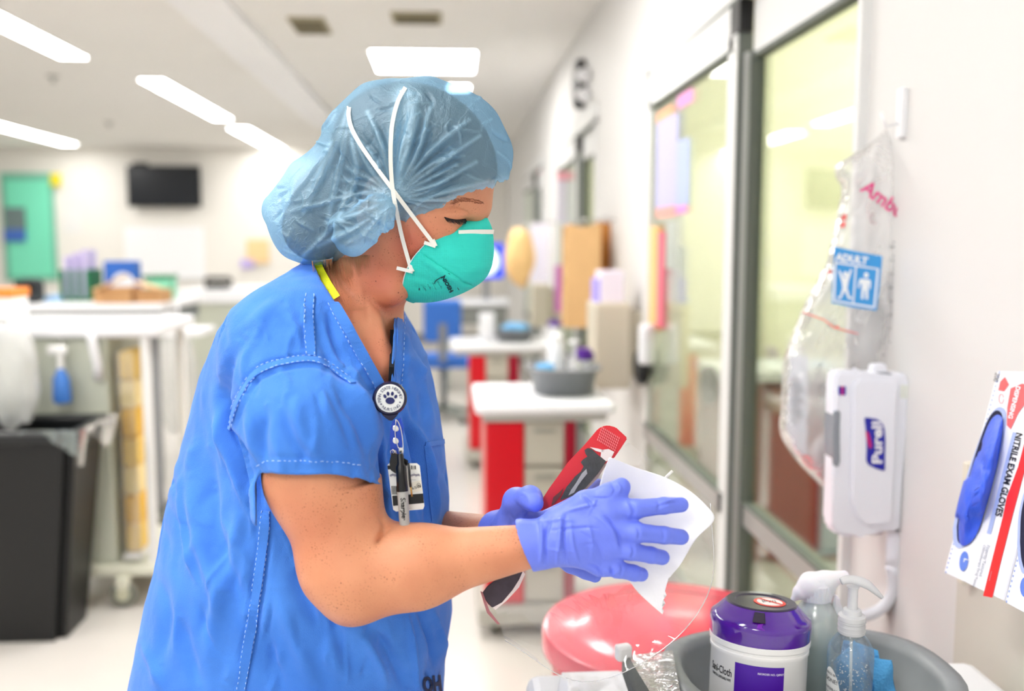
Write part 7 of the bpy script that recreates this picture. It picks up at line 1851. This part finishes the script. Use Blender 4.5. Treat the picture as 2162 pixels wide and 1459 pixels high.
q2('opening', [(cxm + (x - cxm) * .86, cym + (y - cym) * .95) for x, y in ov], mat('opening_dark', (26, 28, 58), 0.9), .0012)
# bulging gloves: sheet inside the oval pushed outwards with folds
inn = [(cxm + (x - cxm) * .84 + 2, cym + (y - cym) * .93 + 6) for x, y in ov]
m_ = len(inn); RN = 12; vs = []; fs = []
c0 = (cxm + 2, cym + 20)
for i in range(RN + 1):
    for k in range(m_):
        s = i / RN; x = c0[0] + (inn[k][0] - c0[0]) * s; y = c0[1] + (inn[k][1] - c0[1]) * s
        if x < c0[0] - 4 and y > c0[1] - 60: x -= 14 * math.sin(s * 3.14) + (12 * s if y > c0[1] - 10 and y < c0[1] + 70 else 0)
        if x < c0[0] and y < c0[1] - 70: x += 10 * s
        hgt = .022 * (1 - s * s) + .006 * mn.noise(Vector((x * .03, y * .015, 1))) * (1 - s * .5) + .004 * mn.noise(Vector((x * .09, y * .03, 4)))
        vs.append(pp(x, y, .002 + max(0, hgt)))
for i in range(RN):
    for k in range(m_): fs.append((i * m_ + k, i * m_ + (k + 1) % m_, (i + 1) * m_ + (k + 1) % m_, (i + 1) * m_ + k))
link('bulging_gloves', me_from('bulging_gloves', vs, fs), mat('box_glove_blue', (58, 96, 226), 0.4, noise=.15, nscale=30, bump=.7, bscale=60, dist=.003), t, True)
def btext(s, sz, px, py, ang, m, bold=.02, xs=1.0, sk=0.0):
    c, sn = math.cos(ang), math.sin(ang); vs, fs = text_geo(s, sz, 'LEFT', bold * sz)
    return link('box_lettering', me_from('box_lettering', [pp(px + v[0] * xs * c + v[1] * sn, py + v[0] * xs * sn - v[1] * c, .0012) for v in vs], fs), m, t)
A_t = math.atan2(1130 - 912, 2092 - 2148)
q2('lavender_bar', [(2139, 912), (2146, 914), (2092, 1128), (2084, 1126)], M_lav)
btext('NITRILE EXAM GLOVES', 19, 2146, 912, A_t, M_txt, .02, .93)
btext('200', 13, 2102, 786, A_t, mat('print_grey', (60, 64, 72)), .01)
btext('DISPENSING', 13, 2146, 814, A_t, M_lwt, .03)
btext('Fingertip Textured', 9, 2084, 1150, A_t, mat('print_pale', (160, 166, 178), 0.6), .01)
btext('Chemotherapy Drug Tested', 8, 2076, 1150, A_t, mat('print_pale', (160, 166, 178)), .01)
btext('--------', 8, 2092, 1206, A_t, mat('print_pale', (160, 166, 178)), .01)
el = [(2035 + 9 * math.cos(k * .35) - 2 * math.sin(k * .35), 1185 + 21 * math.sin(k * .35)) for k in range(18)]
q2('size_mark', el, mat('size_blue', (92, 128, 222), 0.45), .0009)
btext('L', 17, 2036, 1178, A_t, M_lwt, .03)
q2('box_mark', [(2112, 806), (2122, 796), (2130, 812), (2120, 826), (2108, 824)], mat('box_pale_red', (236, 96, 100)))
el = [(2114 + 5 * math.cos(k * .5), 842 + 10 * math.sin(k * .5)) for k in range(13)]
tube('box_mark', [pp(x, y, .001) for x, y in el], .0004, mat('box_pale_red', (236, 96, 100)), t, 5)
# perforated edge
vs = []; bm = bmesh.new()
for k in range(44):
    s = k / 43; c_ = pp(2106 + (1993 - 2106) * s + 4, 786 + (1208 - 786) * s, .0006); bm_box(bm, c_, (.0012, .0012, .0028))
tag(bm_obj('perforated_edge', bm, M_lav, t), kind='stuff')
t1 = t
t, n, pp = glove_box('second white glove box with dark oval opening at the right photo edge', (2232, 845), (2122, 1272), (2230, 1330), 1.13, 1.12, 1.0, .085, 'glove boxes in the wall rack', 0)
oval2 = [(2148, 1150), (2152, 1190), (2164, 1210), (2190, 1150), (2230, 1000), (2236, 930), (2220, 915), (2196, 950), (2172, 1010), (2152, 1080)]
ov = catmull(oval2 + oval2[:1], 5)[:-1]; cxm = 2190; cym = 1065
q2('opening_rim', ov, M_lav, .0008)
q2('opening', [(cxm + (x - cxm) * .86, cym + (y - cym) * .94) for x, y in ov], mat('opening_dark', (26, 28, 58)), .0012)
q2('size_mark', [(2166 + 12 * math.cos(k * .35), 1240 + 22 * math.sin(k * .35)) for k in range(18)], mat('size_blue', (92, 128, 222)), .0009)
btext('M', 16, 2166, 1228, A_t, M_lwt, .03)
bm = bmesh.new()
for k in range(40):
    s = k / 39; c_ = pp(2232 + (2122 - 2232) * s + 3, 850 + (1270 - 850) * s, .0006); bm_box(bm, c_, (.0012, .0012, .0028))
tag(bm_obj('perforated_edge', bm, M_lav, t), kind='stuff')
# rack behind the boxes
t = thing('glove_rack', 'ivory wire rack on the wall behind the glove boxes', 'rack', on_x(2036, 975, XW - .02))
a = on_x(2036, 975, XW - .03); b = on_x(2000, 1050, XW - .03)
box2('rack_post', (XW - .03, a.y - .012, a.z - .2), (XW, a.y + .006, a.z), mat('rack_ivory', (222, 216, 200), 0.5), t, .003)
box2('rack_plate', (XW - .012, 1.18, on_y(2060, 1262, 1.2).z + .03), (XW, 1.34, a.z), mat('rack_ivory', (222, 216, 200)), t, .003)
